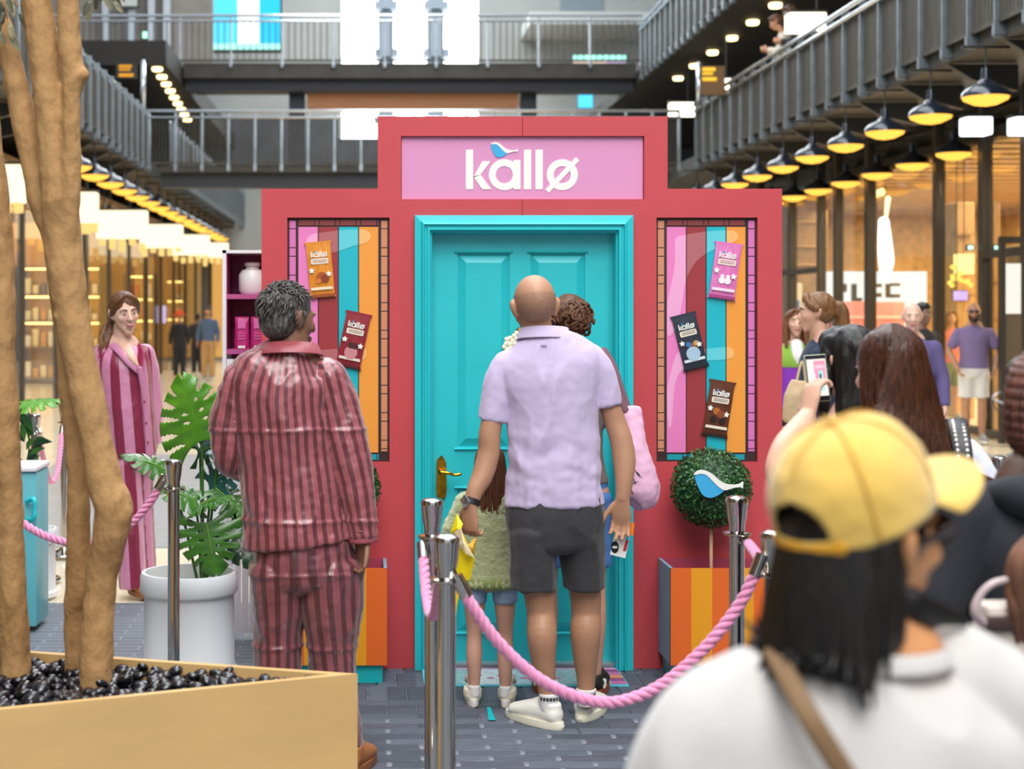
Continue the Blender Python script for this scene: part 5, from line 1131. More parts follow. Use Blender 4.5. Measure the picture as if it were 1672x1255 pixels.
# ---------------------------------------------------------------- generic standing figure in its own space (x right, y forward, z up)
def figure(label, loc, yaw, H, skin, top, low, hair, shoes, sleeves='short', lower='trousers', arms=None, hairstyle='short', headyaw=0, headpitch=0, build=1.0, ease=1.0, face=None, vox=.010, lean=0.0, group=None, shoe_sole=None, hem=.9, female=False, legspread=.09, top_len=.93, shades=False, disp=None, name='person'):
    r = empty(name, loc, label, 'person', group, rz=R(yaw)); k = H / 1.75; V = lambda x, y, z: Vector((x, y + lean * max(0, z - .9), z)) * k
    B = build; hb = (1.08 if female else 1.0); sw = .165 if female else .185
    arms = arms or {}
    la = arms.get('L', ((-.235 * B, -.01, 1.14), (-.245 * B, .07, .9))); ra = arms.get('R', ((.235 * B, -.01, 1.14), (.245 * B, .07, .9)))
    bm = bmesh.new(); HM = orient(headyaw, headpitch); hc = V(0, .02, 1.632)
    head_shape(bm, hc, HM, k * .98)
    tube(bm, [V(0, -.02, 1.4), V(0, -.01, 1.48), V(0, .005, 1.56)], [.06 * k, .052 * k, .05 * k], seg=14)
    tube(bm, [V(0, 0, .9), V(0, 0, 1.05), V(0, 0, 1.2), V(0, -.005, 1.33), V(0, -.01, 1.42)], [(.14 * B * hb * k, .09 * B * k), (.12 * B * k, .085 * B * k), (.13 * B * k, .09 * B * k), (.15 * B * k, .095 * B * k), (.11 * B * k, .06 * k)], seg=18)
    for s, (el, wr) in ((-1, la), (1, ra)):
        sh_ = V(s * sw * B, -.01, 1.4); e = V(*el); w = V(*wr)
        tube(bm, [sh_ - Vector((s * .02 * k, 0, .02 * k)), (sh_ + e) / 2, e, (e * .55 + w * .45), w], [.04 * B * k, .041 * B * k, .037 * B * k, .036 * B * k, .025 * k], seg=12)
        d = (w - e).normalized(); hand_shape(bm, w, d, Vector((-s * 1, .0, 0)) if abs(d.x) < .8 else Vector((0, 0, -1)), 1 if s > 0 else -1, .5, k)
        hp_ = V(s * legspread, 0, .88); kn_ = V(s * (legspread + .005), .015, .48); an = V(s * (legspread + .005), -.01, .09)
        tube(bm, [hp_, (hp_ + kn_) / 2, kn_, kn_ * .6 + an * .4 + Vector((0, -.018 * k, 0)), an], [.082 * B * k, .072 * B * k, .052 * k, .055 * k, .034 * k], seg=14)
        ball(bm, V(s * (legspread + .005), .03, .045), (.03 * k, .07 * k, .03 * k), None, 10, 8)
    body = vobj('body', bm, skin, r, vox=vox, smooth=3)
    if face is not None: face_parts(r, hc, HM, k * .98, (0, 0, 0), shades=shades, **face)
    # top
    bm = bmesh.new(); z0 = top_len
    tube(bm, [V(0, 0, z0), V(0, 0, 1.05), V(0, 0, 1.2), V(0, 0, 1.32), V(0, -.008, 1.41), V(0, -.01, 1.46)], [(.172 * B * hb * ease * k, .122 * B * ease * k), (.158 * B * ease * k, .118 * B * ease * k), (.162 * B * ease * k, .12 * B * ease * k), (.18 * B * k, .12 * B * k), (.165 * B * k, .092 * k), (.068 * k, .064 * k)], seg=22, capf=.0, cape=(.12, .25))
    for s, (el, wr) in ((-1, la), (1, ra)):
        sh_ = V(s * sw * .9 * B, -.008, 1.375); e = V(*el); w = V(*wr)
        if sleeves == 'short': tube(bm, [sh_, sh_ * .55 + e * .45, sh_ * .2 + e * .8], [.064 * B * k, .062 * B * k, .06 * B * k], seg=14, cape=(.8, .05))
        elif sleeves == 'long': tube(bm, [sh_, (sh_ + e) / 2, e, (e + w) / 2, w * .95 + e * .05], [.068 * B * k, .06 * B * k, .056 * B * k, .05 * B * k, .04 * k], seg=14, cape=(1, .05))
    vobj('top', bm, top, r, vox=vox, smooth=3, disp=disp or folds(.006 * k, 8, seed=int(loc[0] * 10) % 7))
    # lower garment
    bm = bmesh.new()
    if lower == 'skirt': tube(bm, [V(0, 0, 1.0), V(0, 0, .9), V(0, 0, .75), V(0, 0, .58)], [(.14 * B * k, .1 * B * k), (.17 * B * k, .12 * B * k), (.19 * B * k, .14 * B * k), (.2 * B * k, .15 * k)], seg=20, cape=(.2, .03))
    else:
        tube(bm, [V(0, 0, 1.02), V(0, 0, .92), V(0, 0, .84)], [(.145 * B * k, .1 * B * k), (.168 * B * hb * k, .118 * B * k), (.155 * B * k, .112 * B * k)], seg=20, cape=(.2, .3))
        zl = {'trousers': .07, 'shorts': .56, 'short_shorts': .7}[lower]
        for s in (-1, 1):
            hp_ = V(s * (legspread - .005), 0, .86); en = V(s * (legspread + .006), -.0, zl); pts = [hp_, hp_.lerp(en, .35), hp_.lerp(en, .7), en]
            rr_ = [.098 * B * k, .09 * B * k, (.075 if lower == 'trousers' else .085) * B * k, (.066 if lower == 'trousers' else .086) * B * k]
            tube(bm, pts, rr_, seg=16, cape=(.5, .02))
    vobj({'trousers': 'trousers', 'skirt': 'skirt'}.get(lower, 'shorts'), bm, low, r, vox=vox, smooth=3, disp=folds(.006 * k, 8, seed=3))
    for s in (-1, 1): shoe(r, V(s * (legspread + .005), -.055, 0), (s * .15, 1, 0), .26 * k, shoes, shoe_sole or mat('white_sole', '#e6e2da', 0.6), (0, 0, 0), h=.07 * k, w=.042 * k)
    # hair
    if hair is not None:
        def h(x, y, z): return hc + HM @ (Vector((x, y, z)) * k)
        bm = bmesh.new(); ball(bm, h(0, -.022, .04), (.082 * k, .098 * k, .09 * k), HM, 24, 16)
        if female and hairstyle != 'none':
            for s in (-1, 1): tube(bm, [h(s * .008, .052, .112), h(s * .045, .062, .088), h(s * .07, .04, .05), h(s * .08, .0, .02)], [.016 * k, .02 * k, .02 * k, .016 * k], seg=10)
        else: ball(bm, h(0, .035, .078), (.06 * k, .05 * k, .045 * k), HM, 14, 10)
        if hairstyle in ('short', 'recede'): ball(bm, h(0, -.045, -.005), (.076 * k, .07 * k, .075 * k), HM, 16, 12)
        if hairstyle == 'ponytail':
            ball(bm, h(0, -.05, .0), (.074 * k, .07 * k, .07 * k), HM, 16, 12); tube(bm, [h(0, -.1, .045), h(0, -.145, .035), h(0, -.16, -.05), h(0, -.15, -.16), h(0, -.135, -.29)], [.022 * k, .034 * k, .04 * k, .036 * k, .012 * k], seg=12)
        if hairstyle == 'long':
            tube(bm, [h(0, -.04, .02), h(0, -.055, -.08), h(0, -.07, -.18), h(0, -.075, -.27)], [(.088 * k, .07 * k), (.092 * k, .055 * k), (.1 * k, .045 * k), (.085 * k, .025 * k)], seg=18, side=HM @ Vector((1, 0, 0)))
            for s in (-1, 1): tube(bm, [h(s * .06, .02, .07), h(s * .082, .02, 0), h(s * .088, .015, -.09), h(s * .085, .03, -.2)], [.026 * k, .026 * k, .028 * k, .014 * k], seg=10)
        if hairstyle == 'side':
            ball(bm, h(0, -.05, -.01), (.078 * k, .07 * k, .075 * k), HM, 16, 12); tube(bm, [h(-.05, -.06, -.05), h(-.085, -.03, -.11), h(-.1, .02, -.17), h(-.105, .04, -.25)], [.035 * k, .04 * k, .04 * k, .02 * k], seg=12)
        def hd_(p):
            q = (p - hc); return .004 * k * noise.noise(Vector((q.x * 60, q.y * 60, q.z * 14)))
        if hairstyle != 'none': vobj('hair', bm, hair, r, vox=.007, smooth=2, disp=hd_)
        else: bm.free()
    r['_hc'] = list(hc)
    return r

for nm_, st_, sd_ in TREE_STEMS: trunk(nm_, st_, sd_)
# ================================================================ the man in the lilac polo shirt
Y0 = 6.08
def J(px, py, dy=0.0): return P(px, py, Y0 + dy)
u_ = Y0 / F
man = empty('person', (P(890, 0, Y0).x, Y0 + .03, 0), 'bald man in a lilac polo shirt and dark shorts facing the turquoise door', 'person'); MBs = man.location
hc = J(873, 503, -.02); HM = orient(4, -10, -3)
bm = bmesh.new()
head_shape(bm, hc, HM, 1.1)
tube(bm, [J(882, 575, .02), J(878, 548, 0), J(874, 520, .0)], [.066, .062, .06], seg=16)
tube(bm, [J(905, 830), J(905, 740), J(900, 660), J(895, 590)], [(.15, .1), (.14, .09), (.15, .1), (.14, .08)], seg=18)
# left arm and hand holding the yellow star, right arm hanging
tube(bm, [J(826, 612), J(810, 660, -.01), J(800, 705, -.02), J(798, 738, -.02), J(788, 775, -.04), J(776, 800, -.06), J(769, 822, -.07)], [.036, .04, .044, .045, .043, .035, .029], seg=16)
tube(bm, [J(972, 604), J(990, 648), J(1005, 690), J(1014, 718, -.01), J(1019, 750, -.02), J(1019, 782, -.04), J(1017, 812, -.05)], [.036, .04, .044, .045, .046, .037, .029], seg=16)
lw, rw = J(768, 826, -.075), J(1016, 815, -.055)
hand_shape(bm, lw, Vector((-.02, .1, -1)), Vector((.6, .8, 0)), -1, 1.05, .98, .9)
hand_shape(bm, rw, Vector((-.03, .12, -1)), Vector((-.3, -.95, 0)), 1, .42, 1.0, .5, curls=[.75, .5, .45, .5])
# legs
tube(bm, [J(872, 900, 0), J(880, 960), J(884, 1000, .01), J(885, 1035, -.02), J(887, 1075, -.01), J(892, 1115, 0), J(895, 1150, 0), J(896, 1162, .0)], [.085, .066, .058, .06, .05, .037, .033, .03], seg=18)
tube(bm, [J(945, 900, .05), J(955, 960, .06), J(957, 1000, .07), J(956, 1030, .05), J(956, 1070, .06), J(957, 1105, .07), J(957, 1135, .07), J(957, 1146, .07)], [.085, .066, .06, .062, .052, .039, .033, .03], seg=18)
vobj('body', bm, SKIN['tan'], man, MBs, vox=.0048, smooth=4)
bm = bmesh.new(); ball(bm, hc + HM @ Vector((0, -.013, .03)) * 1.1, (.0755 * 1.1, .0955 * 1.1, .089 * 1.1), HM, 48, 32)
def keep(p):
    q = HM.transposed() @ (p - hc); return q.y < .035 and -.055 < q.z < .045 + .05 * (q.y + .09) + .012 * noise.noise(q * 60)
bmesh.ops.delete(bm, geom=[f for f in bm.faces if not keep(f.calc_center_median())], context='FACES')
finish('hair_stubble', bm, mat('stubble', '#a37c64', 0.6, var=.12, vscale=120), man, True, base=MBs)
POLO = mat('lilac_jersey', '#c6b6d6', 0.75, var=.02, vscale=5, sheen=.25, bump=.05, bscale=500)
polo_f0 = folds(.019, 10, (1, 1, .38), 2, .15)
def polo_f(p):
    f = polo_f0(p); low = max(0, min(1, (1.25 - p.z) / .25))
    hz = math.sin(p.z * 55 + 5 * noise.noise(p * 5)) * max(0, noise.noise(Vector((p.x * 3, p.y * 3, p.z * 4 + 3))) + .2)
    return f * (.55 + .45 * low) + .009 * low * hz
bm = bmesh.new()
tube(bm, [J(905.5, 823), J(905, 790), J(905, 750), J(902, 700), J(901, 655), J(897, 615, -.005), J(893, 588, -.01), J(889, 566, -.01), J(884, 548, -.005)], [(81 * u_, .128), (77 * u_, .126), (75 * u_, .122), (73.5 * u_, .122), (76 * u_, .126), (87 * u_, .122), (88 * u_, .104), (66 * u_, .085), (39 * u_, .07)], seg=28, cape=(.0, .1))
tube(bm, [J(832, 598), J(818, 622), J(810, 655), J(805, 686)], [.066, .066, .062, .06], seg=18, cape=(1, .0))
tube(bm, [J(962, 588), J(978, 608), J(987, 636), J(992, 662)], [.064, .062, .058, .056], seg=18, cape=(1, .0))
shirt = vobj('polo_shirt', bm, POLO, man, MBs, vox=.006, smooth=4, disp=polo_f)
SEAM = mat('lilac_seam', '#b9a2cc', 0.8)
bm = bmesh.new()          # collar: band round the neck and turned-down leaf
def collar(bm, cpt, rx, ry, h, out, tilt, n=40):
    rows = []
    for q, (dr, dz) in enumerate(((0, 0), (-.006, h), (.004, h + .003), (out, -.004), (out + .003, -.008), (out - .004, -.008))):
        rows.append([bm.verts.new(cpt + Vector(((rx + dr) * math.sin(2 * math.pi * i / n), -(ry + dr) * math.cos(2 * math.pi * i / n), dz - tilt * math.cos(2 * math.pi * i / n) * -1))) for i in range(n)])
    for A, B_ in zip(rows, rows[1:] + rows[:1]):
        for i in range(n): bm.faces.new((A[i], A[(i + 1) % n], B_[(i + 1) % n], B_[i]))
collar(bm, J(888, 551, .0), .092, .078, .034, .016, .012)
finish('collar', bm, POLO, shirt, True, base=MBs)
bm = bmesh.new(); c = J(888, 563, -.1); cbox(bm, c.x - .012, c.x + .012, c.y - .005, c.y, c.z - .002, c.z + .002, .0008); finish('logo_mark', bm, SEAM, shirt, base=MBs)
SHORT = mat('charcoal_shorts', '#333235', 0.75, var=.08, vscale=6, bump=.1, bscale=150, sheen=.2)
bm = bmesh.new()
tube(bm, [J(906, 805, 0), J(907, 840, 0), J(907, 880, .01)], [(76 * u_, .115), (80 * u_, .125), (76 * u_, .125)], seg=24, cape=(.1, .3))
tube(bm, [J(870, 868, 0), J(871, 910, 0), J(872, 961, .0)], [(40 * u_, .115), (37.5 * u_, .108), (36 * u_, .1)], seg=22, cape=(.4, .0))
tube(bm, [J(946, 868, .02), J(950, 910, .04), J(952, 957, .05)], [(40 * u_, .115), (36 * u_, .108), (33 * u_, .1)], seg=22, cape=(.4, .0))
vobj('shorts', bm, SHORT, man, MBs, vox=.006, smooth=3, disp=folds(.014, 9, (1, 1, .4), 5, .15))
WATCH = mat('watch_strap', '#17171a', 0.5)
bm = bmesh.new(); dd = (lw - J(776, 800, -.06)).normalized(); c = J(769.5, 818, -.068)
b2 = bmesh.new(); ringp(b2, 0, 0, .029, .034, -.011, .011, 28); q = Vector((0, 1, 0)).rotation_difference(dd).to_matrix().to_4x4(); merge(bm, b2, Matrix.Translation(c) @ q); wt = finish('watch', bm, WATCH, man, 'auto', base=MBs)
bm = bmesh.new(); b2 = bmesh.new(); cbox(b2, -.019, .019, -.021, .021, .0, .009, .004); q2 = Vector((0, 0, 1)).rotation_difference(Vector((-.72, -.65, .1))).to_matrix().to_4x4(); merge(bm, b2, Matrix.Translation(c + Vector((-.72, -.65, .1)).normalized() * .03) @ q2); finish('watch_case', bm, mat('watch_silver', '#c8c8cc', 0.15, .9), wt, 'auto', base=MBs)
WSHOE = mat('white_leather', '#ece9df', 0.45, bump=.06, bscale=80); WSOLE = mat('cream_rubber', '#e8e4cf', 0.55)
SOCK = mat('white_sock', '#e4e2e2', 0.9, bump=.2, bscale=200); SOCKP = mat('sock_print', '#2a2a30', 0.8)
for (hp, dirn, ank) in ((P(906, 1188, Y0 - .02), (-.62, .72), J(896, 1160, 0)), (P(952, 1174, Y0 + .1), (.42, .85), J(957, 1140, .07))):
    hp = Vector((hp.x, hp.y, 0)); shoe(man, hp + Vector((-dirn[0], -dirn[1], 0)) * .03, dirn, .285, WSHOE, WSOLE, MBs, name='trainer', h=.078, w=.046, laces=WSOLE)
    bm = bmesh.new(); tube(bm, [Vector((ank.x, ank.y, .07)), Vector((ank.x, ank.y, .1)), Vector((ank.x, ank.y + .0, .135))], [.037, .039, .04], seg=20, cape=(.2, .05)); sk = finish('sock', bm, SOCK, man, True, base=MBs)
    for q in range(6):
        a = -.9 + q * .33; bm = bmesh.new(); cc = Vector((ank.x + math.sin(a) * .0395, ank.y - math.cos(a) * .0395, .118)); box(bm, cc.x - .005, cc.x + .005, cc.y - .002, cc.y + .002, cc.z - .006, cc.z + .006); finish('sock_letter', bm, SOCKP, sk, base=MBs)
# white snack packet in his right hand
pk = empty('snack_packet', J(1014, 905, -.09), 'white and orange snack packet held in the bald man\'s right hand', 'packet'); PB = pk.location
def quad_slab(bm, pts, Y, t):
    A = [bm.verts.new(P(a, b, Y)) for a, b in pts]; B_ = [bm.verts.new(P(a, b, Y + t)) for a, b in pts]; n = len(pts)
    bm.faces.new(A); bm.faces.new(B_[::-1])
    for i in range(n): bm.faces.new((A[i], A[(i + 1) % n], B_[(i + 1) % n], B_[i]))
YP = Y0 - .03
for nm, pts, Y, t, m in (('packet_body', [(996, 905), (1021, 911), (1033, 853), (1008, 848)], YP, .014, mat('packet_white', '#ecebe4', 0.4)), ('packet_cap', [(1028, 873), (1034, 874), (1036, 854), (1030, 852)], YP - .004, .02, mat('packet_orange', '#f0821e', 0.4)), ('red_label', [(1017, 899), (1022, 900), (1027, 882), (1022, 881)], YP - .001, .01, mat('packet_red', '#c42a3a', 0.4)), ('blue_band', [(1022, 881), (1026, 882), (1030, 866), (1026, 865)], YP - .001, .01, BLUE)):
    bm = bmesh.new(); quad_slab(bm, pts, Y, t); finish(nm, bm, m, pk, base=PB)
bm = bmesh.new(); quad_slab(bm, [(1004 + 6.5 * math.cos(a * .4) - 0, 893 + 10 * math.sin(a * .4)) for a in range(16)], YP - .001, .01); finish('oval_label', bm, mat('packet_black', '#1b1716', 0.4), pk, base=PB)
bm = bmesh.new(); quad_slab(bm, [(1004 + 4.5 * math.cos(a * .4) - 0, 893 + 2.2 * math.sin(a * .4)) for a in range(16)], YP - .0016, .005); finish('oval_text', bm, CREAM, pk, base=PB)
# yellow paper star bag in his left hand
st = empty('yellow_star', J(752, 940, -.08), 'folded yellow paper star hanging from the bald man\'s left hand', 'star'); SB_ = st.location
YELLOW = mat('yellow_card', '#f0d400', 0.55); YS = Y0 - .06
def fan(nm, pts, yo, m):
    bm = bmesh.new(); n = len(pts); A = [bm.verts.new(P(a, b, YS + yo + dy)) for a, b, dy in pts]; c = sum((v.co for v in A), Vector()) / n; cv = bm.verts.new(c + Vector((0, -.02, 0)))
    for i in range(n): bm.faces.new((A[i], A[(i + 1) % n], cv))
    o = finish(nm, bm, m, st, base=SB_); o.modifiers.new('thick', 'SOLIDIFY').thickness = .003
fan('star_point', [(736, 868, 0), (746, 838, 0), (756, 855, -.02), (752, 868, -.03), (740, 876, 0)], 0, YELLOW)
fan('star_point', [(738, 900, 0), (756, 870, -.03), (775, 912, .0), (768, 945, 0), (750, 960, 0), (742, 1020, 0), (734, 1040, 0)], .0, YELLOW)
fan('paper_lining', [(742, 868, -.01), (752, 862, -.04), (758, 880, -.05), (775, 911, -.04), (760, 903, -.05), (750, 890, -.04)], -.01, mat('cream_paper', '#efdcae', 0.7))
fan('star_fold', [(763, 890, -.02), (778, 876, -.01), (775, 906, -.02), (768, 902, -.03)], -.015, mat('mustard_card', '#dba93a', 0.6))
# ================================================================ the child with the green jumper
def furry(p): return .004 * noise.noise(p * 60) + .003 * noise.noise(p * 140) + folds(.008, 7, seed=4)(p)
GK = P(795, 0, 6.42)
kid = figure('small child with long brown hair in a pale green fluffy jumper and denim shorts', (GK.x + .012, 6.42, 0), -6, 1.08, SKIN['child'], mat('green_mohair', '#c3cb96', 0.95, var=.12, vscale=10, sheen=.8, bump=.8, bscale=160), mat('washed_denim', '#87a0c0', 0.8, var=.15, vscale=20, bump=.15, bscale=300), HAIR['auburn'], mat('cream_trainer', '#e5dcc8', 0.6), sleeves='long', lower='short_shorts', hairstyle='long', build=1.0, ease=1.16, vox=.007, disp=furry, top_len=.82, legspread=.1, arms={'L': ((-.27, .0, 1.17), (-.25, .14, 1.02)), 'R': ((.25, .0, 1.16), (.22, .2, 1.0))})
kk = 1.08 / 1.75; hcK = Vector(kid['_hc'])
bm = bmesh.new()
def lock(rn):
    a = rn.uniform(-1.75, 1.75); rx, ry = .06, .07
    x, y = math.sin(a), -math.cos(a)
    return [hcK + Vector((x * .02, y * .03, .082)), hcK + Vector((x * .052, y * .058, .045)), hcK + Vector((x * .064, y * .068 - .005, -.03)), hcK + Vector((x * .072, y * .07 - .012, -.12)), hcK + Vector((x * .078 + rn.uniform(-.01, .01), y * .072 - .016, -.2 + rn.uniform(-.03, .02)))]
strands(bm, lock, 150, .008, 3); finish('hair_locks', bm, HAIR['auburn'], kid, True)
bm = bmesh.new()
for i in range(26):
    a = math.pi * 2 * i / 26; cyl(bm, (math.cos(a) * .112, math.sin(a) * .078, .495), (math.cos(a) * .115, math.sin(a) * .08, .54), .012, seg=6)
finish('ribbed_hem', bm, mat('green_rib', '#93a05c', 0.95, bump=.5, bscale=150), kid, True)
for s in (-1, 1):
    bm = bmesh.new(); tube(bm, [Vector((s * .065, -.01, .04)), Vector((s * .065, -.012, .085))], [.025, .024], seg=14, capf=.1); finish('sock', bm, SOCK, kid, True)
# ================================================================ the woman in front of him
WK = P(930, 0, 6.62)
wom = figure('woman with a curly brown updo and grey top hidden behind the bald man', (WK.x, 6.62, 0), -10, 1.72, SKIN['fair'], cloth('taupe_top', '#77706a'), mat('blue_denim', '#4d7fc0', 0.8, var=.12, vscale=20, bump=.15, bscale=300), HAIR['brown'], mat('black_suede', '#1f1b1a', 0.7, var=.3, vscale=60), sleeves='short', lower='shorts', hairstyle='none', build=.92, vox=.009, female=True, headyaw=10, shoe_sole=mat('gum_sole', '#9a4a2c', 0.6), legspread=.1)
hcW = Vector(wom['_hc']); rn = random.Random(6); bm = bmesh.new(); ball(bm, hcW + Vector((0, -.03, .035)), (.084, .095, .088)); ball(bm, hcW + Vector((0, -.05, -.02)), (.074, .06, .06)); vobj('hair', bm, HAIR['brown'], wom, vox=.007, smooth=2, disp=lambda p: .006 * noise.noise(p * 40))
bm = bmesh.new()
for i in range(70):      # curls of the updo
    d = Vector((rn.gauss(.35, .8), rn.gauss(-.6, .7), rn.gauss(.1, .7))).normalized(); c = hcW + Vector((.012, -.045, .01)) + Vector((d.x * .078, d.y * .078, d.z * .082)); a0 = rn.uniform(0, 6.28); r0 = rn.uniform(.011, .02); e1 = d.orthogonal().normalized(); e2 = d.cross(e1)
    tube(bm, [c + (e1 * math.cos(a0 + t * .9) + e2 * math.sin(a0 + t * .9)) * r0 + d * .003 * t for t in range(7)], [.003, .005, .006, .006, .006, .005, .003], seg=6, sub=3)
finish('curls', bm, HAIR['brown'], wom, True)
for s in (-1, 1):
    for q in range(5): bm = bmesh.new(); c = Vector((s * .104 + .02 * s, -.02 + q * .03, .05)); tube(bm, [c + Vector((s * .024, 0, -.015)), c + Vector((s * .028, .003, .004)), c + Vector((s * .02, .0, .02))], [.006] * 3, seg=6); finish('pale_stripe', bm, CREAM, wom, True)
# pink tote bag on her shoulder
tb = empty('tote_bag', P(1042, 820, 6.55), 'pale pink canvas tote bag with line drawing on the hidden woman\'s shoulder', 'bag'); TB = tb.location
bm = bmesh.new()
rows = []
for (xl, xr, py, th) in ((1018, 1046, 664, .012), (1016, 1049, 700, .04), (1014, 1056, 735, .06), (1012, 1068, 770, .075), (1010, 1075, 795, .08), (1012, 1071, 812, .065), (1020, 1050, 822, .03)):
    c0 = P((xl + xr) / 2, py, 6.55); rows.append((c0, (xr - xl) / 2 * 6.55 / F, th))
tube(bm, [r_[0] for r_ in rows], [(r_[1], r_[2]) for r_ in rows], seg=22, cape=(.0, .3))
vobj('bag_body', bm, mat('pink_canvas', '#e6b4cf', 0.8, var=.05, vscale=12, bump=.2, bscale=250), tb, TB, vox=.006, smooth=2, disp=folds(.016, 10, (1, 1, .8), 9, .2))
STRAP = mat('mauve_strap', '#7d5560', 0.7)
for dx, dy in ((0, -.02), (5, .03)):
    bm = bmesh.new(); tube(bm, [P(1021 + dx, 668, 6.55 + dy), P(1008 + dx, 630, 6.56 + dy), P(996 + dx, 595, 6.58 + dy), P(985 + dx * .4, 572, 6.6 + dy)], [(.014, .003)] * 4, seg=8); finish('strap', bm, STRAP, tb, True, base=TB)
for a, b in (((1027, 705), (1032, 735)), ((1032, 735), (1029, 775)), ((1030, 770), (1038, 790)), ((1036, 765), (1047, 783)), ((1030, 790), (1048, 783)), ((1040, 770), (1050, 782)), ((1031, 800), (1034, 806)), ((1040, 797), (1043, 802))):
    bm = bmesh.new(); cyl(bm, P(a[0], a[1], 6.47), P(b[0], b[1], 6.47), .0015, seg=6); finish('line_drawing', bm, BLK, tb, base=TB)
# ================================================================ the man in striped satin pyjamas
Y0 = 5.5; u_ = Y0 / F
pm_ = empty('person', (P(495, 0, Y0).x, Y0, 0), 'man with short grey hair in dusty red striped satin pyjamas, seen from behind', 'person'); PBs = pm_.location
hc = J(471, 521, .0); HM = orient(-48, -3)
bm = bmesh.new(); head_shape(bm, hc, HM, 1.03); tube(bm, [J(470, 600, 0), J(474, 572, .0), J(476, 545, 0)], [.068, .064, .06], seg=16)
tube(bm, [J(492, 900), J(480, 780), J(470, 660), J(466, 610)], [(.12, .08), (.13, .09), (.14, .09), (.14, .07)], seg=16)
rw = J(592, 872, -.04); tube(bm, [J(556, 640), J(578, 750, -.02), J(592, 872, -.04)], [.05, .045, .03], seg=14)
hand_shape(bm, rw, Vector((-.02, .1, -1)), Vector((-.8, -.5, 0)), -1, .95, 1.0, .7)
tube(bm, [J(455, 920), J(455, 1010), J(455, 1100), J(455, 1230)], [.06, .055, .05, .04], seg=14); tube(bm, [J(538, 920), J(541, 1010), J(547, 1100), J(560, 1235)], [.06, .055, .05, .04], seg=14)
vobj('body', bm, SKIN['brown'], pm_, PBs, vox=.006, smooth=3)
PJ = stripemat('dusty_red_satin', '#9c555b', '#642c32', .036, .45, .3, 0, .25)
PJT = stripemat('dusty_red_satin_trousers', '#85484f', '#55272e', .036, .45, .3, 0, .25)
def satin(seed, amp=.017):
    f1 = folds(amp, 5, (1, 1, .6), seed, .25); f2 = folds(amp * .5, 14, (1.2, 1.2, .5), seed + 3, .3)
    return lambda p: f1(p) + f2(p)
def crease(f, pys):
    zs_ = [CH - (py - CY) * Y0 / F for py in pys]
    return lambda p: f(p) + sum(.006 * math.exp(-((p.z - z_ - .006 * noise.noise(p * 9)) / .007) ** 2) for z_ in zs_)
bm = bmesh.new()
tb_ = [(487, 886, 90, .145), (482, 840, 84, .138), (474, 780, 81, .132), (465, 720, 78, .13), (458, 670, 80, .13), (460, 635, 88, .125), (463, 610, 84, .105), (468, 590, 62, .085), (472, 573, 42, .07)]
tube(bm, [J(a, b) for a, b, c, d in tb_], [(c * u_, d) for a, b, c, d in tb_], seg=30, cape=(0, .1))
ra = [J(535, 618), J(552, 660), J(564, 720, -.01), J(576, 785, -.02), J(588, 835, -.03), J(592, 878, -.04)]
tube(bm, ra, [.07, .072, .072, .069, .058, .05], seg=20, cape=(1, 0))
la = [J(392, 622), J(378, 665), J(372, 715), J(374, 748, .02), J(392, 752, .1), J(420, 745, .2)]
tube(bm, la, [.066, .066, .06, .056, .055, .05], seg=20, cape=(1, 0))
zax = Vector((0, -1, 0))
bones = [(J(484, 886), J(466, 650), zax, .155, 0.0), (J(466, 650), J(468, 600), zax, .155, 0.0), (ra[0], ra[3], zax, .07, .3), (ra[3], ra[5], zax, .07, .3), (la[0], la[3], zax, .062, .1), (la[3], la[5], zax, .062, .1)]
jk = vobj('pyjama_jacket', bm, PJ, pm_, PBs, vox=.006, smooth=4, disp=crease(satin(1), (700, 846)), bones=bones)
bm = bmesh.new(); collar(bm, J(473, 577, .0), .098, .082, .03, .022, .014); cb = finish('collar', bm, mat('satin_collar', '#9a4a52', 0.35, bump=.3, bscale=20), jk, True, base=PBs)
bm = bmesh.new(); tube(bm, [J(570, 866, -.03), J(588, 868, -.095), J(612, 858, -.035)], [.004] * 3, seg=6); finish('cuff_seam', bm, mat('satin_seam', '#8a444c', 0.4), jk, True, base=PBs)
bm = bmesh.new(); tube(bm, [J(592, 866, -.04), J(593, 884, -.04)], [.054, .053], seg=20, capf=.05); finish('cuff', bm, mat('satin_cuff', '#a5555e', 0.34, bump=.3, bscale=16), jk, True, base=PBs)
bm = bmesh.new()
tube(bm, [J(486, 868), J(493, 905), J(497, 940)], [(74 * u_, .115), (82 * u_, .13), (84 * u_, .13)], seg=26, cape=(.2, .3))
l1 = [J(452, 925), J(455, 990), J(455, 1050, .01), J(454, 1120), J(455, 1225)]; l2 = [J(540, 925), J(542, 985, -.01), J(541, 1045), J(546, 1120), J(562, 1228)]
tube(bm, l1, [(47 * u_, .115), (40 * u_, .1), (37 * u_, .09), (35 * u_, .08), (33 * u_, .07)], seg=22, cape=(.4, 0))
tube(bm, l2, [(50 * u_, .115), (48 * u_, .105), (40 * u_, .095), (35 * u_, .085), (33 * u_, .075)], seg=22, cape=(.4, 0))
bones = [(l1[4], J(450, 865), zax, .085, 0.0), (l2[4], J(536, 865), zax, .09, .013)]
vobj('pyjama_trousers', bm, PJT, pm_, PBs, vox=.0065, smooth=4, disp=crease(satin(6, .016), (932, 1052)), bones=bones)
TANS = mat('tan_leather', '#a8683a', 0.5)
shoe(pm_, Vector((P(566, 0, 5.47).x, 5.42, 0)), (.3, .8), .26, TANS, mat('tan_sole', '#8a5632', 0.6), PBs, name='slipper'); shoe(pm_, Vector((P(450, 0, 5.45).x, 5.44, 0)), (.2, .9), .27, TANS, MATS['tan_sole'], PBs, name='slipper')
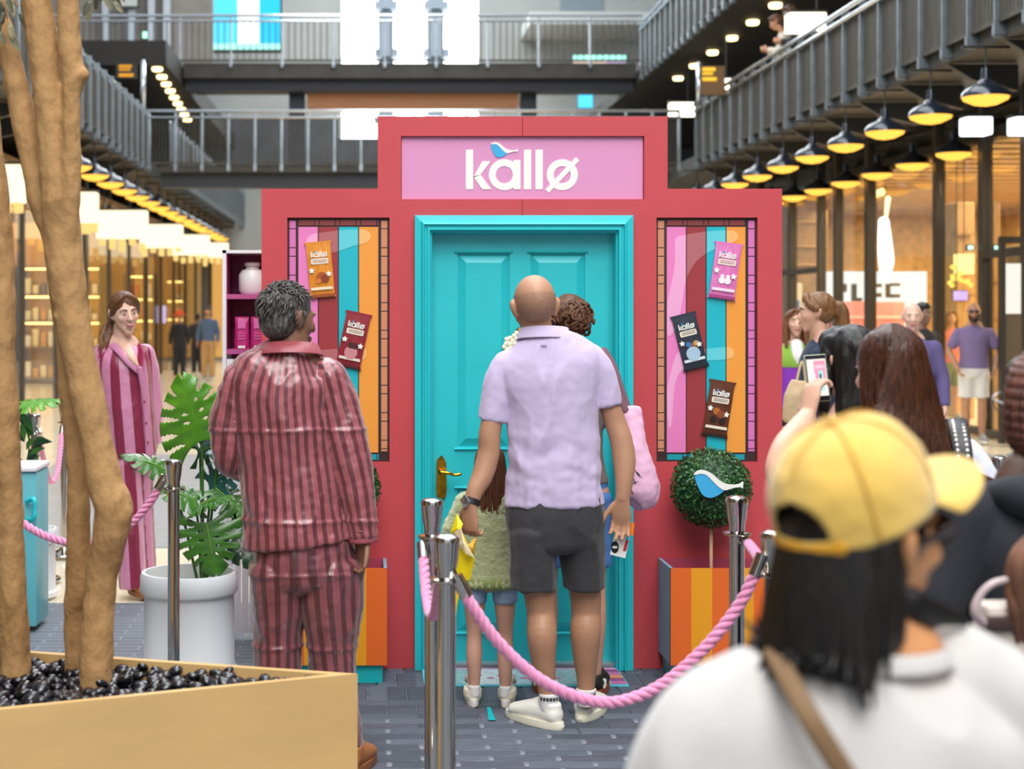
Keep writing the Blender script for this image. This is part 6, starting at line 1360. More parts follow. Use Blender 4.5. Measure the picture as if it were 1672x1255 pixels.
def short_hair(parent, hc, HM, k, m, base, n, seed, L=.03, low=-.055):
    def h(x, y, z): return hc + HM @ (Vector((x, y, z)) * k)
    bm = bmesh.new(); ball(bm, h(0, -.018, .042), (.08 * k, .096 * k, .086 * k), HM, 24, 16); ball(bm, h(0, -.045, -.012), (.073 * k, .066 * k, .066 * k), HM, 18, 12)
    o = vobj('hair', bm, m, parent, base, vox=.006, smooth=2, disp=lambda p: .003 * noise.noise(p * 70))
    bm = bmesh.new()
    def rt(rn):
        while True:
            d = Vector((rn.gauss(0, 1), rn.gauss(-.3, 1), rn.gauss(.3, 1))).normalized()
            if d.z > -.55 and not (d.y > .35 and d.z < .45): break
        p = Vector((d.x * .08, d.y * .097 - .018, d.z * .088 + .036)); fl = Vector((rn.uniform(-.3, .3), -.25 + rn.uniform(-.3, .3), -.75)) if d.z < .55 else Vector((.5 * d.x + rn.uniform(-.5, .5), .4 + rn.uniform(-.6, .3), -.1)); fl = (fl - d * fl.dot(d)).normalized(); ll = L * rn.uniform(.7, 1.2)
        return [h(*(p - d * .004)), h(*(p + d * .006 + fl * ll * .4)), h(*(p + d * (.007 + rn.uniform(0, .006)) + fl * ll))]
    strands(bm, rt, n, .0042 * k, seed, seg=5, sub=2); finish('hair_tufts', bm, m, o, True, base=base)
short_hair(pm_, hc, HM, 1.03, HAIR['grey'], PBs, 420, 12)
# ================================================================ the woman in broad striped pyjamas
Y0 = 8.95; u_ = Y0 / F
pw = empty('person', (P(205, 0, Y0).x, Y0, 0), 'smiling woman in broad pink and crimson striped pyjamas behind the tree', 'person'); WBs = pw.location
hc = J(203, 511, -.03); HM = orient(-152, -4, 6)
bm = bmesh.new(); head_shape(bm, hc, HM, 1.0, 1.15); tube(bm, [J(200, 580, .02), J(200, 555, .01), J(201, 530, .0)], [.066, .058, .056], seg=16)
tube(bm, [J(212, 740), J(208, 660), J(202, 600), J(200, 572)], [(.13, .1), (.13, .1), (.15, .09), (.11, .06)], seg=16)
tube(bm, [J(203, 570, -.03), J(213, 582, -.115), J(224, 596, -.14)], [.05, .034, .012], seg=12)
tube(bm, [J(163, 590), J(158, 660), J(170, 735, -.05)], [.045, .04, .03], seg=12); tube(bm, [J(243, 585, .05), J(252, 660, .08), J(250, 730, .05)], [.045, .04, .03], seg=12)
hand_shape(bm, J(171, 738, -.05), Vector((.1, -.1, -1)), Vector((1, 0, 0)), 1, .5)
vobj('body', bm, SKIN['pale'], pw, WBs, vox=.007, smooth=3)
face_parts(pw, hc, HM, 1.0, WBs, '#2e2420', '#4a3628', '#a85a58', 1.0)
PK = stripemat('pink_crimson_satin', '#c67fa0', '#80163b', .125, .5, .36, .15, .1)
bm = bmesh.new(); tw = [(215, 744, 41, .14), (211, 700, 42, .14), (207, 650, 42, .14), (203, 610, 44, .13), (200, 585, 42, .11), (199, 566, 28, .075)]
tube(bm, [J(a, b) for a, b, c, d in tw], [(c * u_, d) for a, b, c, d in tw], seg=26, cape=(0, .1))
la = [J(168, 580), J(162, 620), J(165, 670, -.02), J(172, 726, -.05)]; ra = [J(236, 578, .03), J(244, 620, .06), J(248, 670, .07), J(248, 724, .05)]
tube(bm, la, [.07, .075, .075, .065], seg=18, cape=(1, 0)); tube(bm, ra, [.06, .065, .06, .055], seg=18, cape=(1, 0))
fw = Vector((.45, -.9, 0)); bones = [(J(215, 744), J(203, 600), fw, .15, 0), (J(203, 600), J(200, 570), fw, .15, 0), (la[0], la[3], fw, .07, .03), (ra[0], ra[3], fw, .06, .0)]
jk = vobj('pyjama_jacket', bm, PK, pw, WBs, vox=.008, smooth=4, disp=satin(4, .008), bones=bones)
CR = mat('crimson_satin', '#80163b', 0.35); PKM = mat('pink_satin', '#c67fa0', 0.35)
for s, pts in ((-1, [(180, 560, -.03), (194, 572, -.115), (210, 590, -.145), (226, 604, -.142)]), (1, [(222, 560, .0), (230, 578, -.085), (228, 604, -.14)])):
    bm = bmesh.new(); tube(bm, [J(*p) for p in pts], [(.022, .004)] * len(pts), seg=10, side=Vector((.75, .1, .6))); finish('lapel', bm, PKM if s < 0 else CR, jk, True, base=WBs)
bm = bmesh.new(); tube(bm, [J(228, 602, -.16), J(236, 650, -.145), J(240, 700, -.14), J(242, 742, -.14)], [(.016, .006)] * 4, seg=8); finish('button_placket', bm, PKM, jk, True, base=WBs)
for b in (622, 655, 690, 722): bm = bmesh.new(); ball(bm, J(232 + (b - 610) * .085, b, -.155), (.006, .004, .006), None, 8, 6); finish('button', bm, mat('crimson_button', '#7d1c3e', 0.3), jk, True, base=WBs)
bm = bmesh.new(); tube(bm, [J(216, 730), J(217, 760)], [(38 * u_, .13), (36 * u_, .125)], seg=22, cape=(.2, .3))
l1 = [J(206, 755, -.03), J(213, 850, -.04), J(217, 958, -.05)]; l2 = [J(228, 755, .05), J(234, 850, .07), J(238, 955, .08)]
tube(bm, l1, [(22 * u_, .1), (21 * u_, .095), (22 * u_, .1)], seg=18, cape=(.5, 0)); tube(bm, l2, [(20 * u_, .09), (18 * u_, .085), (18 * u_, .09)], seg=18, cape=(.5, 0))
bones = [(l1[2], l1[0], fw, .09, .02), (l2[2], l2[0], fw, .08, .06)]
vobj('pyjama_trousers', bm, PK, pw, WBs, vox=.008, smooth=4, disp=satin(8, .008), bones=bones)
shoe(pw, Vector((P(210, 0, 8.9).x, 9.0, 0)), (.5, -.8), .25, TANS, MATS['tan_sole'], WBs, name='slipper'); shoe(pw, Vector((P(232, 0, 9.0).x, 9.08, 0)), (.7, -.6), .25, TANS, MATS['tan_sole'], WBs, name='slipper')
def hh(x, y, z): return hc + HM @ Vector((x, y, z))
bm = bmesh.new(); ball(bm, hh(0, -.02, .04), (.084, .1, .09), HM, 24, 16)
for s in (-1, 1): tube(bm, [hh(s * .006, .05, .108), hh(s * .045, .056, .085), hh(s * .07, .036, .045), hh(s * .078, .0, .0)], [.014, .017, .018, .016], seg=10)
ball(bm, hh(0, -.05, -.02), (.076, .066, .066), HM, 16, 12)
tube(bm, [hh(.03, -.08, -.06), hh(.07, -.09, -.12), hh(.1, -.06, -.17), hh(.115, -.04, -.24)], [.04, .045, .042, .02], seg=12)
hr = vobj('hair', bm, HAIR['brown'], pw, WBs, vox=.007, smooth=2, disp=lambda p: .004 * noise.noise(Vector((p.x * 60, p.y * 60, p.z * 18))))
bm = bmesh.new()
def lock(rn):
    a = rn.uniform(-.04, .04); return [hh(.05 + a, -.09, -.05), hh(.09 + a, -.085 + rn.uniform(-.03, .03), -.12), hh(.1 + a * 1.4, -.04 + rn.uniform(-.03, .03), -.18), hh(.13 + a, -.05 + rn.uniform(-.03, .03), -.25 + rn.uniform(-.03, .02))]
strands(bm, lock, 60, .007, 4); finish('curled_ends', bm, HAIR['lightbrown'], hr, True, base=WBs)
# ================================================================ the woman in the yellow cap, close to the camera
Y0 = 1.9; u_ = Y0 / F
cw = empty('person', (P(1400, 0, Y0).x, Y0, 0), 'woman in a yellow baseball cap and white sweatshirt in the right foreground', 'person'); CB = cw.location
HM = orient(-58, 4, 0); hc = J(1412, 880, 0)          # facing right and a little away
def hh(x, y, z): return hc + HM @ Vector((x, y, z))
bm = bmesh.new(); head_shape(bm, hc, HM, .98)
tube(bm, [J(1400, 1080, .02), J(1402, 1020, .01), J(1410, 940, 0)], [.062, .055, .054], seg=18)
tube(bm, [J(1390, 1500), J(1390, 1250), J(1395, 1110)], [(.15, .09), (.16, .09), (.12, .06)], seg=18)
tube(bm, [J(1190, 1150), J(1110, 1330), J(1080, 1560)], [.05, .045, .035], seg=14); tube(bm, [J(1580, 1130, .05), J(1680, 1320, .05), J(1690, 1560, -.02)], [.05, .045, .035], seg=14)
hand_shape(bm, J(1080, 1565), Vector((0, .1, -1)), Vector((1, 0, 0)), -1, .5); hand_shape(bm, J(1690, 1565, -.02), Vector((0, .1, -1)), Vector((-1, 0, 0)), 1, .5)
for s in (-1, 1): tube(bm, [Vector((CB.x + s * .09, Y0, .85)), Vector((CB.x + s * .09, Y0 + .02, .42)), Vector((CB.x + s * .09, Y0, .07))], [.075, .05, .035], seg=12); ball(bm, (CB.x + s * .09, Y0 + .05, .04), (.035, .09, .035))
vobj('body', bm, mat('skin_peach', '#d99a68', 0.5, var=.05, vscale=12, trans=.1), cw, CB, vox=.006, smooth=3)
WS = mat('white_fleece', '#bfbbb8', 0.9, var=.03, vscale=4, sheen=.4, bump=.12, bscale=120)
bm = bmesh.new()
tw = [(1380, 1560, 300, .14), (1382, 1400, 305, .145), (1386, 1280, 300, .145), (1392, 1180, 270, .13), (1398, 1120, 205, .105), (1402, 1085, 130, .085), (1406, 1062, 84, .07)]
tube(bm, [J(a, b) for a, b, c, d in tw], [(c * u_, d) for a, b, c, d in tw], seg=34, cape=(.1, .1))
tube(bm, [J(1240, 1150), J(1165, 1210), J(1115, 1330), J(1085, 1550)], [.07, .078, .075, .065], seg=20); tube(bm, [J(1560, 1115, .03), J(1630, 1180, .04), J(1685, 1320, .04), J(1695, 1550, 0)], [.072, .08, .078, .065], seg=20)
sw_ = vobj('sweatshirt', bm, WS, cw, CB, vox=.008, smooth=5, disp=folds(.014, 6, (1, 1, .6), 8, .1))
bm = bmesh.new(); collar(bm, J(1406, 1066, .0), .105, .088, .014, .004, .0); finish('neck_rib', bm, WS, sw_, True, base=CB)
bm = bmesh.new()
for s in (-1, 1): tube(bm, [Vector((CB.x + s * .085, Y0, .9)), Vector((CB.x + s * .09, Y0, .5)), Vector((CB.x + s * .09, Y0, .08))], [.1, .085, .075], seg=16, cape=(.5, 0))
tube(bm, [Vector((CB.x, Y0, .85)), Vector((CB.x, Y0, 1.0))], [(.17, .12), (.16, .115)], seg=20, cape=(.2, .2)); vobj('trousers', bm, cloth('dark_trousers', '#2d2d33'), cw, CB, vox=.012, smooth=3)
# strap across the back
bm = bmesh.new(); tube(bm, [J(1262, 1062, -.055), J(1285, 1105, -.105), J(1318, 1165, -.15), J(1355, 1225, -.165), J(1400, 1300, -.17), J(1450, 1400, -.17)], [(.013, .0025)] * 6, seg=8, side=Vector((1, 0, .5))); finish('bag_strap', bm, mat('olive_brown_strap', '#75593a', 0.7), cw, True, base=CB)
# cap: six panels, seams, button, back opening with strap, curved visor
CAP = mat('yellow_cotton', '#d9b253', 0.85, var=.06, vscale=9, sheen=.5, bump=.12, bscale=300)
CAPD = mat('yellow_cotton_seam', '#c99c34', 0.85)
capc = hh(0, -.012, .030); TM = HM @ Matrix.Rotation(R(17), 3, 'X')
def cp(az, el, ex=0.0):
    """point on the crown: az from forward, el 0 = brim, 1 = top"""
    e = el * math.pi / 2; fl = 1.0 + .06 * math.sin(e * 2)
    x = math.sin(az) * math.cos(e) ** .8; y = math.cos(az) * math.cos(e) ** .8; z = math.sin(e) ** .9
    return capc + TM @ Vector((x * (.089 + ex) * fl, y * (.106 + ex) * fl, z * (.125 + ex) + .0))
bm = bmesh.new(); NA, NE = 144, 44; grid = []
for j in range(NE):
    el = j / NE; row_ = []
    for i in range(NA):
        az = 2 * math.pi * i / NA; q = cp(az, el); pan = abs(math.sin(az * 3)) ; q += (q - capc).normalized() * (.0025 * pan * (1 - el) + .003 * noise.noise(q * 14) + .002 * noise.noise(q * 40)); row_.append(bm.verts.new(q))
    grid.append(row_)
top_ = bm.verts.new(cp(0, 1.0))
def hole(i, j):
    az = 2 * math.pi * (i + .5) / NA; el = (j + .5) / NE; da = abs(az - math.pi); return el > .075 and (da / .5) ** 2 + ((el - .06) / .25) ** 2 < 1
for j in range(NE - 1):
    for i in range(NA):
        if not hole(i, j): bm.faces.new((grid[j][i], grid[j][(i + 1) % NA], grid[j + 1][(i + 1) % NA], grid[j + 1][i]))
for i in range(NA): bm.faces.new((grid[-1][i], grid[-1][(i + 1) % NA], top_))
bmesh.ops.delete(bm, geom=[v for v in bm.verts if not v.link_faces], context='VERTS')
cap = empty('baseball_cap', capc, 'pale yellow baseball cap worn by the foreground woman', 'cap'); KB = cap.location
crown = finish('crown', bm, CAP, cap, True, base=KB); crown.modifiers.new('thick', 'SOLIDIFY').thickness = .003
for q in range(6):
    az = q * math.pi / 3 + .0; bm = bmesh.new(); tube(bm, [cp(az, e_, .003) for e_ in ((.5, .6, .7, .8, .9, 1.0) if q == 3 else (.02, .2, .4, .6, .8, .98))], [.0014] * 6, seg=6); finish('seam', bm, CAPD, cap, True, base=KB)
bm = bmesh.new(); ball(bm, cp(0, 1) + TM @ Vector((0, 0, .003)), (.009, .009, .005)); finish('button', bm, CAP, cap, True, base=KB)
bm = bmesh.new(); NV = 25
up_, dn_ = [], []
rowsv = []
for t in range(7):
    f = t / 6; rr_ = []
    for i in range(NV):
        a = -1.12 + 2.24 * i / (NV - 1); p0 = cp(a, .03, .0); out = TM @ Vector((math.sin(a) * .25, 1.0, 0)); ln = .094 * max(0, math.cos(a * 1.32)) ** .38
        dz = -.012 * f - .026 * (math.sin(a) ** 2) * f
        rr_.append(bm.verts.new(p0 + out.normalized() * ln * f + TM @ Vector((0, 0, dz))))
    rowsv.append(rr_)
for A, B_ in zip(rowsv, rowsv[1:]):
    for i in range(NV - 1): bm.faces.new((A[i], A[i + 1], B_[i + 1], B_[i]))
vis = finish('visor', bm, CAP, cap, True, base=KB); vis.modifiers.new('thick', 'SOLIDIFY').thickness = .004; vis.modifiers.new('s', 'SUBSURF').render_levels = 1
bm = bmesh.new(); tube(bm, [cp(math.pi + d, .03 if abs(d) > .3 else .02, .003) for d in (-.55, -.3, 0, .3, .55)], [(.0025, .011)] * 5, seg=8, side=Vector((0, 0, 1)).cross(Vector((1, 0, 0)))); finish('back_strap', bm, mat('golden_strap', '#d79a20', 0.8), cap, True, base=KB)
# hair: bob in thick locks
HB = HAIR['black']
bm = bmesh.new(); ball(bm, hh(0, -.02, .025), (.083, .099, .085), HM, 28, 18)
tube(bm, [hh(0, -.04, .0), hh(-.004, -.05, -.06), hh(-.006, -.06, -.1), hh(-.006, -.068, -.12)], [(.08, .074), (.086, .076), (.092, .076), (.08, .056)], seg=24, side=HM @ Vector((1, 0, 0)))
hr = vobj('hair', bm, HB, cw, CB, vox=.006, smooth=3, disp=lambda p: .005 * noise.noise(Vector((p.x * 45, p.y * 45, p.z * 7))))
bm = bmesh.new()
def lock(rn):
    a = rn.uniform(-2.05, 1.3); x, y = math.sin(a), -math.cos(a); L = -.138 + .025 * math.sin(a * 5) + rn.uniform(-.012, .02); fl = rn.uniform(.0, .02); tw_ = .012 * math.sin(a * 9) + rn.uniform(-.01, .01)
    return [hh(x * .081, y * .095 - .016, .02), hh(x * .086, y * .1 - .03, -.05), hh(x * .092 + tw_ * .3, y * .1 - .045, -.11), hh(x * (.085 + fl) + tw_, y * (.09 + fl) - .055, L)]
strands(bm, lock, 210, .009, 21, seg=6, sub=5)
rn = random.Random(5)
for i in range(14):       # ends flicking forward over the shoulder
    a = rn.uniform(-.02, .03); e = rn.uniform(0, 1); tube(bm, [J(1450, 945, .0), J(1478 + e * 10, 985 - e * 12, -.03), J(1515 + e * 10, 1008 - e * 14 + a * 300, -.02), J(1560 + e * 18, 1000 + e * 16 + a * 300, .0)], [.012, .013, .010, .003], seg=6, sub=5)
finish('hair_locks', bm, HB, hr, True, base=CB)
sg = empty('sunglasses', hh(0, .07, .0), 'dark sunglasses on the face of the woman in the yellow cap', 'sunglasses')
bm = bmesh.new(); ln = mat('dark_lens', '#2a1714', 0.08, coat=.5)
for s in (-1, 1): ball(bm, hh(s * .034, .095, .004), (.03, .006, .022), HM, 18, 10)
tube(bm, [hh(-.012, .103, .008), hh(.012, .103, .008)], [.004] * 2, seg=8); finish('lenses', bm, ln, sg, True, base=sg.location)
for s in (-1, 1): bm = bmesh.new(); tube(bm, [hh(s * .064, .088, .01), hh(s * .08, .03, .008), hh(s * .083, -.015, .0)], [(.003, .007)] * 3, seg=8); finish('temple_arm', bm, ln, sg, True, base=sg.location)
# ================================================================ the woman filming with a phone
Y0 = 4.2; u_ = Y0 / F
ph = empty('person', (P(1462, 0, Y0).x, Y0, 0), 'woman with long straight dark brown hair filming the booth with her phone', 'person'); FB = ph.location
hc = J(1450, 608, .0); HM = orient(14, -6)
bm = bmesh.new(); head_shape(bm, hc, HM, .98); tube(bm, [J(1465, 700), J(1462, 650)], [.055, .05], seg=14)
tube(bm, [J(1465, 1000), J(1465, 850), J(1466, 740), J(1465, 705)], [(.14, .1), (.13, .09), (.15, .09), (.1, .06)], seg=16)
ar = [J(1350, 745, .05), J(1305, 790, .14), J(1275, 775, .2), J(1282, 735, .27), J(1300, 705, .34), J(1318, 680, .4)]
tube(bm, ar, [.05, .046, .044, .043, .036, .028], seg=16)
wr = ar[-1]; hand_shape(bm, wr, Vector((.25, .25, .95)), Vector((.85, .35, -.2)), 1, .95, .98, .9)
tube(bm, [J(1570, 755), J(1606, 860, -.02), J(1590, 980, .1)], [.038, .04, .03], seg=14); hand_shape(bm, J(1590, 985, .1), Vector((-.2, .3, -1)), Vector((-1, 0, 0)), 1, .5)
for s in (-1, 1): tube(bm, [Vector((FB.x + s * .09, Y0, .85)), Vector((FB.x + s * .09, Y0, .45)), Vector((FB.x + s * .09, Y0, .07))], [.075, .05, .035], seg=12); ball(bm, (FB.x + s * .09, Y0 + .05, .04), (.035, .09, .035))
vobj('body', bm, SKIN['fair'], ph, FB, vox=.005, smooth=3)
WT = cloth('white_cotton', '#dfe0ea', .8)
bm = bmesh.new(); tw = [(1470, 935, 95, .125), (1470, 870, 90, .12), (1470, 800, 95, .12), (1470, 755, 112, .115), (1468, 728, 95, .09), (1466, 708, 45, .065)]
tube(bm, [J(a, b) for a, b, c, d in tw], [(c * u_, d) for a, b, c, d in tw], seg=26, cape=(0, .1)); tube(bm, [J(1565, 748), J(1596, 795), J(1610, 860)], [.064, .063, .06], seg=16, cape=(1, 0)); tube(bm, [J(1375, 748, .02), J(1345, 760, .07), J(1328, 775, .1)], [.06, .058, .055], seg=16, cape=(1, 0))
vobj('blouse', bm, WT, ph, FB, vox=.008, smooth=4, disp=folds(.008, 8, seed=2))
bm = bmesh.new(); tube(bm, [Vector((FB.x, Y0, 1.0)), Vector((FB.x, Y0, .8)), Vector((FB.x, Y0, .5)), Vector((FB.x, Y0, .25))], [(.15, .11), (.18, .13), (.2, .16), (.24, .2)], seg=24, cape=(.2, .02)); sk_ = vobj('skirt', bm, cloth('navy_skirt', '#20263f'), ph, FB, vox=.012, smooth=3)
for i in range(40):
    rn = random.Random(i); a = rn.uniform(-2.2, 2.2); z = rn.uniform(.5, .95); f = (1 - z); bm = bmesh.new(); ball(bm, (FB.x + math.sin(a) * (.165 + .08 * f), Y0 - math.cos(a) * (.12 + .09 * f), z), .008, None, 6, 4); finish('polka_dot', bm, mat('pale_blue_dot', '#8fb0dc', 0.6), sk_, base=FB)
# studded strap over the right shoulder, chain below
STP = mat('black_studded_leather', '#19161a', 0.45)
path = [J(1556, 690, .06), J(1562, 684, -.02), J(1566, 705, -.09), J(1572, 745, -.125), J(1574, 800, -.13), J(1572, 860, -.135)]
bm = bmesh.new(); tube(bm, path, [(.026, .003)] * 6, seg=10, side=Vector((1, 0, 0))); sb = finish('bag_strap', bm, STP, ph, True, base=FB)
Q = spline(path[1:], 5)
for i in range(1, len(Q), 1):
    for s in (-1, 1):
        bm = bmesh.new(); ball(bm, Q[i] + Vector((s * .013, -.004, 0)), (.0062, .004, .0062), None, 10, 6); finish('stud', bm, mat('pearl_stud', '#e9e4dc', 0.15, .6), sb, True, base=FB)
bm = bmesh.new()
for i in range(12): b2 = bmesh.new(); ringp(b2, 0, 0, .0045, .0075, -.0015, .0015, 12); merge(bm, b2, Matrix.Translation(J(1568 - i * .8 + (3 if i % 2 else 0), 830 + i * 7, -.15)) @ Matrix.Rotation(i * 1.57, 4, 'Z'))
finish('chain', bm, mat('antique_silver', '#b5a08c', 0.25, 1.0), sb, True, base=FB)
# long straight hair
def hh(x, y, z): return hc + HM @ Vector((x, y, z))
HD = HAIR['darkbrown']
bm = bmesh.new(); ball(bm, hh(0, -.022, .035), (.088, .102, .094), HM, 28, 18)
tube(bm, [hh(0, -.03, .02), hh(0, -.045, -.06), hh(0, -.07, -.15), hh(.0, -.1, -.24), hh(.01, -.12, -.3)], [(.09, .082), (.106, .07), (.118, .058), (.122, .04), (.11, .022)], seg=26, side=HM @ Vector((1, 0, 0)))
hr = vobj('hair', bm, HD, ph, FB, vox=.006, smooth=4, disp=lambda p: .003 * noise.noise(Vector((p.x * 70, p.y * 70, p.z * 5))))
bm = bmesh.new()
def lock(rn):
    a = rn.uniform(-1.75, 1.75); x, y = math.sin(a), -math.cos(a)
    return [hh(x * .02, y * .03 - .02, .13), hh(x * .07, y * .085 - .022, .085), hh(x * .094, y * .09 - .03, .0), hh(x * .112, y * .07 - .05, -.1), hh(x * .124, y * .05 - .085, -.21), hh(x * .125 + rn.uniform(-.02, .02), y * .03 - .115, -.3 + rn.uniform(-.06, .02))]
strands(bm, lock, 260, .0045, 31, seg=5, sub=4); finish('hair_locks', bm, HD, hr, True, base=FB)
bm = bmesh.new()
for i in range(26):
    rn = random.Random(i + 60); a = rn.uniform(-.03, .03); tube(bm, [hh(.09, -.07, -.18 + a), hh(.12 + a, -.13, -.26), hh(.15 + a, -.14, -.31 + a), hh(.2 + a * 1.5, -.13, -.33 + a)], [.006, .006, .004, .001], seg=5, sub=4)
finish('loose_strands', bm, HD, hr, True, base=FB)
# phone
PHY = 4.66
fo = empty('mobile_phone', P(1336, 656, PHY), 'mobile phone in a pale green case held up and showing the booth on screen', 'phone'); OB = fo.location
M4 = Matrix.Translation(P(1334.5, 617, PHY)) @ Matrix.Rotation(R(-4), 4, 'Y') @ Matrix.Rotation(R(-8), 4, 'X')
def pbox(nm, x0, x1, z0, z1, y0, y1, m, r_=0.0):
    bm = bmesh.new(); b2 = bmesh.new()
    if r_: cbox(b2, x0, x1, y0, y1, z0, z1, r_)
    else: box(b2, x0, x1, y0, y1, z0, z1)
    merge(bm, b2, M4); return finish(nm, bm, m, fo, 'auto', base=OB)
pbox('case', -.034, .034, -.072, .072, -.002, .008, mat('sage_case', '#a9b79a', 0.5), .0035)
pbox('bezel', -.0315, .0315, -.0695, .0695, -.0035, -.001, mat('phone_black', '#101012', 0.2))
def scr_(nm, x0, x1, z0, z1, c, d): pbox(nm, x0, x1, z0, z1, -.0040 - d * .0002, -.0034, glow('phone_' + c[1:], c, 1.0))
scr_('screen', -.029, .029, -.055, .058, '#f0e6e0', 0)
scr_('screen_booth', -.008, .026, -.02, .052, '#f09ab4', 1); scr_('screen_booth_sign', -.004, .022, .028, .04, '#f7c4d4', 2); scr_('screen_door', .004, .018, -.04, .022, '#a8e0de', 2); scr_('screen_shirt', -.022, -.006, -.03, .015, '#efe3f0', 3); scr_('screen_shorts', -.018, -.008, -.045, -.03, '#3a3a40', 4); scr_('screen_figure', .006, .012, -.02, .012, '#4a5a70', 5); scr_('screen_planter', -.028, -.02, -.05, -.01, '#f2b860', 1)
# ================================================================ others near the right edge
def dark_head(Y, px, py, label, hairm, top, hstyle, yaw, H, **k): 
    loc = P(px, 0, Y); return figure(label, (loc.x, Y, 0), yaw, H, k.pop('skin', SKIN['fair']), top, cloth('black_jeans', '#26262b'), hairm, mat('dark_shoe', '#2a2a2c', 0.5), hairstyle=hstyle, **k)
dark_head(4.75, 1392, 590, 'person with black hair and dark top between the filming woman and the ponytail', HAIR['black'], cloth('black_top', '#1c1c22'), 'long', 20, 1.60, sleeves='long', vox=.009, female=True)
# person in the black hooded top at the right edge
Y0 = 3.3
hd = figure('person with reddish braids in a black hooded top at the right edge', (P(1702, 0, Y0).x, Y0, 0), 8, 1.55, SKIN['deep'], cloth('black_hoodie', '#23242b', .85), cloth('black_jeans', '#26262b'), HAIR['black'], mat('dark_shoe', '#2a2a2c', 0.5), sleeves='long', hairstyle='short', build=1.25, vox=.009)
hcH = Vector(hd['_hc']); kH = 1.55 / 1.75 * 1.07
bm = bmesh.new()
BR = hairmat('braid_red_brown', '#7a4434', '#2a1a18')
for i in range(26):
    a = -1.5 + 3.0 * i / 25; x, y = math.sin(a), -math.cos(a); pts = [hcH + Vector((x * .03, y * .04 - .0, .118)) * kH, hcH + Vector((x * .075, y * .085 - .015, .075)) * kH, hcH + Vector((x * .09, y * .1 - .02, .0)) * kH, hcH + Vector((x * .085, y * .1 - .02, -.07)) * kH, hcH + Vector((x * .06, y * .1 - .03, -.11)) * kH]
    Q = spline(pts, 9)
    for s in range(2): tube(bm, [q + Vector((math.cos(j * 1.1 + s * 3.14) * .004, math.sin(j * 1.1 + s * 3.14) * .004, 0)) for j, q in enumerate(Q)], [.0068] * len(Q), seg=6, sub=1)
finish('braids', bm, BR, hd, True)
bm = bmesh.new(); tube(bm, [Vector((-.13, -.02, 1.33)) * kH, Vector((-.1, -.1, 1.335)) * kH, Vector((.0, -.14, 1.3)) * kH, Vector((.1, -.1, 1.335)) * kH, Vector((.13, -.02, 1.33)) * kH], [.03, .045, .05, .045, .03], seg=14); finish('hood', bm, MATS['black_hoodie'], hd, True)
bm = bmesh.new(); b2 = bmesh.new(); ringp(b2, 0, 0, .019, .0215, -.0015, .0015, 20); merge(bm, b2, Matrix.Translation(hcH + Vector((-.034, .088, .004))) ); b2 = bmesh.new(); ringp(b2, 0, 0, .019, .0215, -.0015, .0015, 20); merge(bm, b2, Matrix.Translation(hcH + Vector((.034, .088, .004))))
for s in (-1, 1): tube(bm, [hcH + Vector((s * .056, .086, .01)), hcH + Vector((s * .07, .04, .008)), hcH + Vector((s * .074, -.01, .0))], [.002] * 3, seg=6)
tube(bm, [hcH + Vector((-.016, .088, .006)), hcH + Vector((.016, .088, .006))], [.0025] * 2, seg=6); finish('glasses', bm, mat('silver_glasses', '#b9bcc2', 0.2, .9), hd, True)
# brown and cream handbag with pale handle at the lower right edge
Yb = 2.9
hb_ = empty('handbag', P(1660, 1060, Yb), 'brown and cream handbag with a pale loop handle at the lower right edge', 'bag'); HBs = hb_.location
bm = bmesh.new(); a = P(1612, 1090, Yb); b = P(1720, 990, Yb); cbox(bm, a.x, b.x, Yb, Yb + .08, a.z, b.z, .012); finish('body', bm, mat('cream_leather', '#cdbfb4', 0.55), hb_, 'auto', base=HBs)
bm = bmesh.new(); a = P(1606, 1030, Yb); b = P(1668, 1005, Yb); cbox(bm, a.x, b.x, Yb - .012, Yb + .02, a.z, b.z, .004); finish('flap', bm, mat('dark_brown_flap', '#3a2722', 0.5), hb_, 'auto', base=HBs)
bm = bmesh.new(); tube(bm, [P(1612, 1020, Yb), P(1593, 1000, Yb - .01), P(1600, 972, Yb - .01), P(1622, 952, Yb - .01), P(1652, 945, Yb)], [.009, .0095, .0075, .007, .007], seg=12); finish('handle', bm, mat('mauve_handle', '#b9a5a6', 0.4), hb_, True, base=HBs)
for q in range(5):
    bm = bmesh.new(); x_ = 1656 + q * 11; tube(bm, [P(x_ + 22, 878 + q * 3, Yb + .03), P(x_ + 4, 905, Yb - .01 * (q % 2)), P(x_ - 4, 945, Yb - .02 * (q % 2)), P(x_, 995, Yb - .01), P(x_ + 6, 1045, Yb)], [.008, .013, .014, .012, .006], seg=10); finish('scarf_fold', bm, mat('brown_scarf', '#6b4632', 0.8, var=.3, vscale=20), hb_, True, base=HBs)
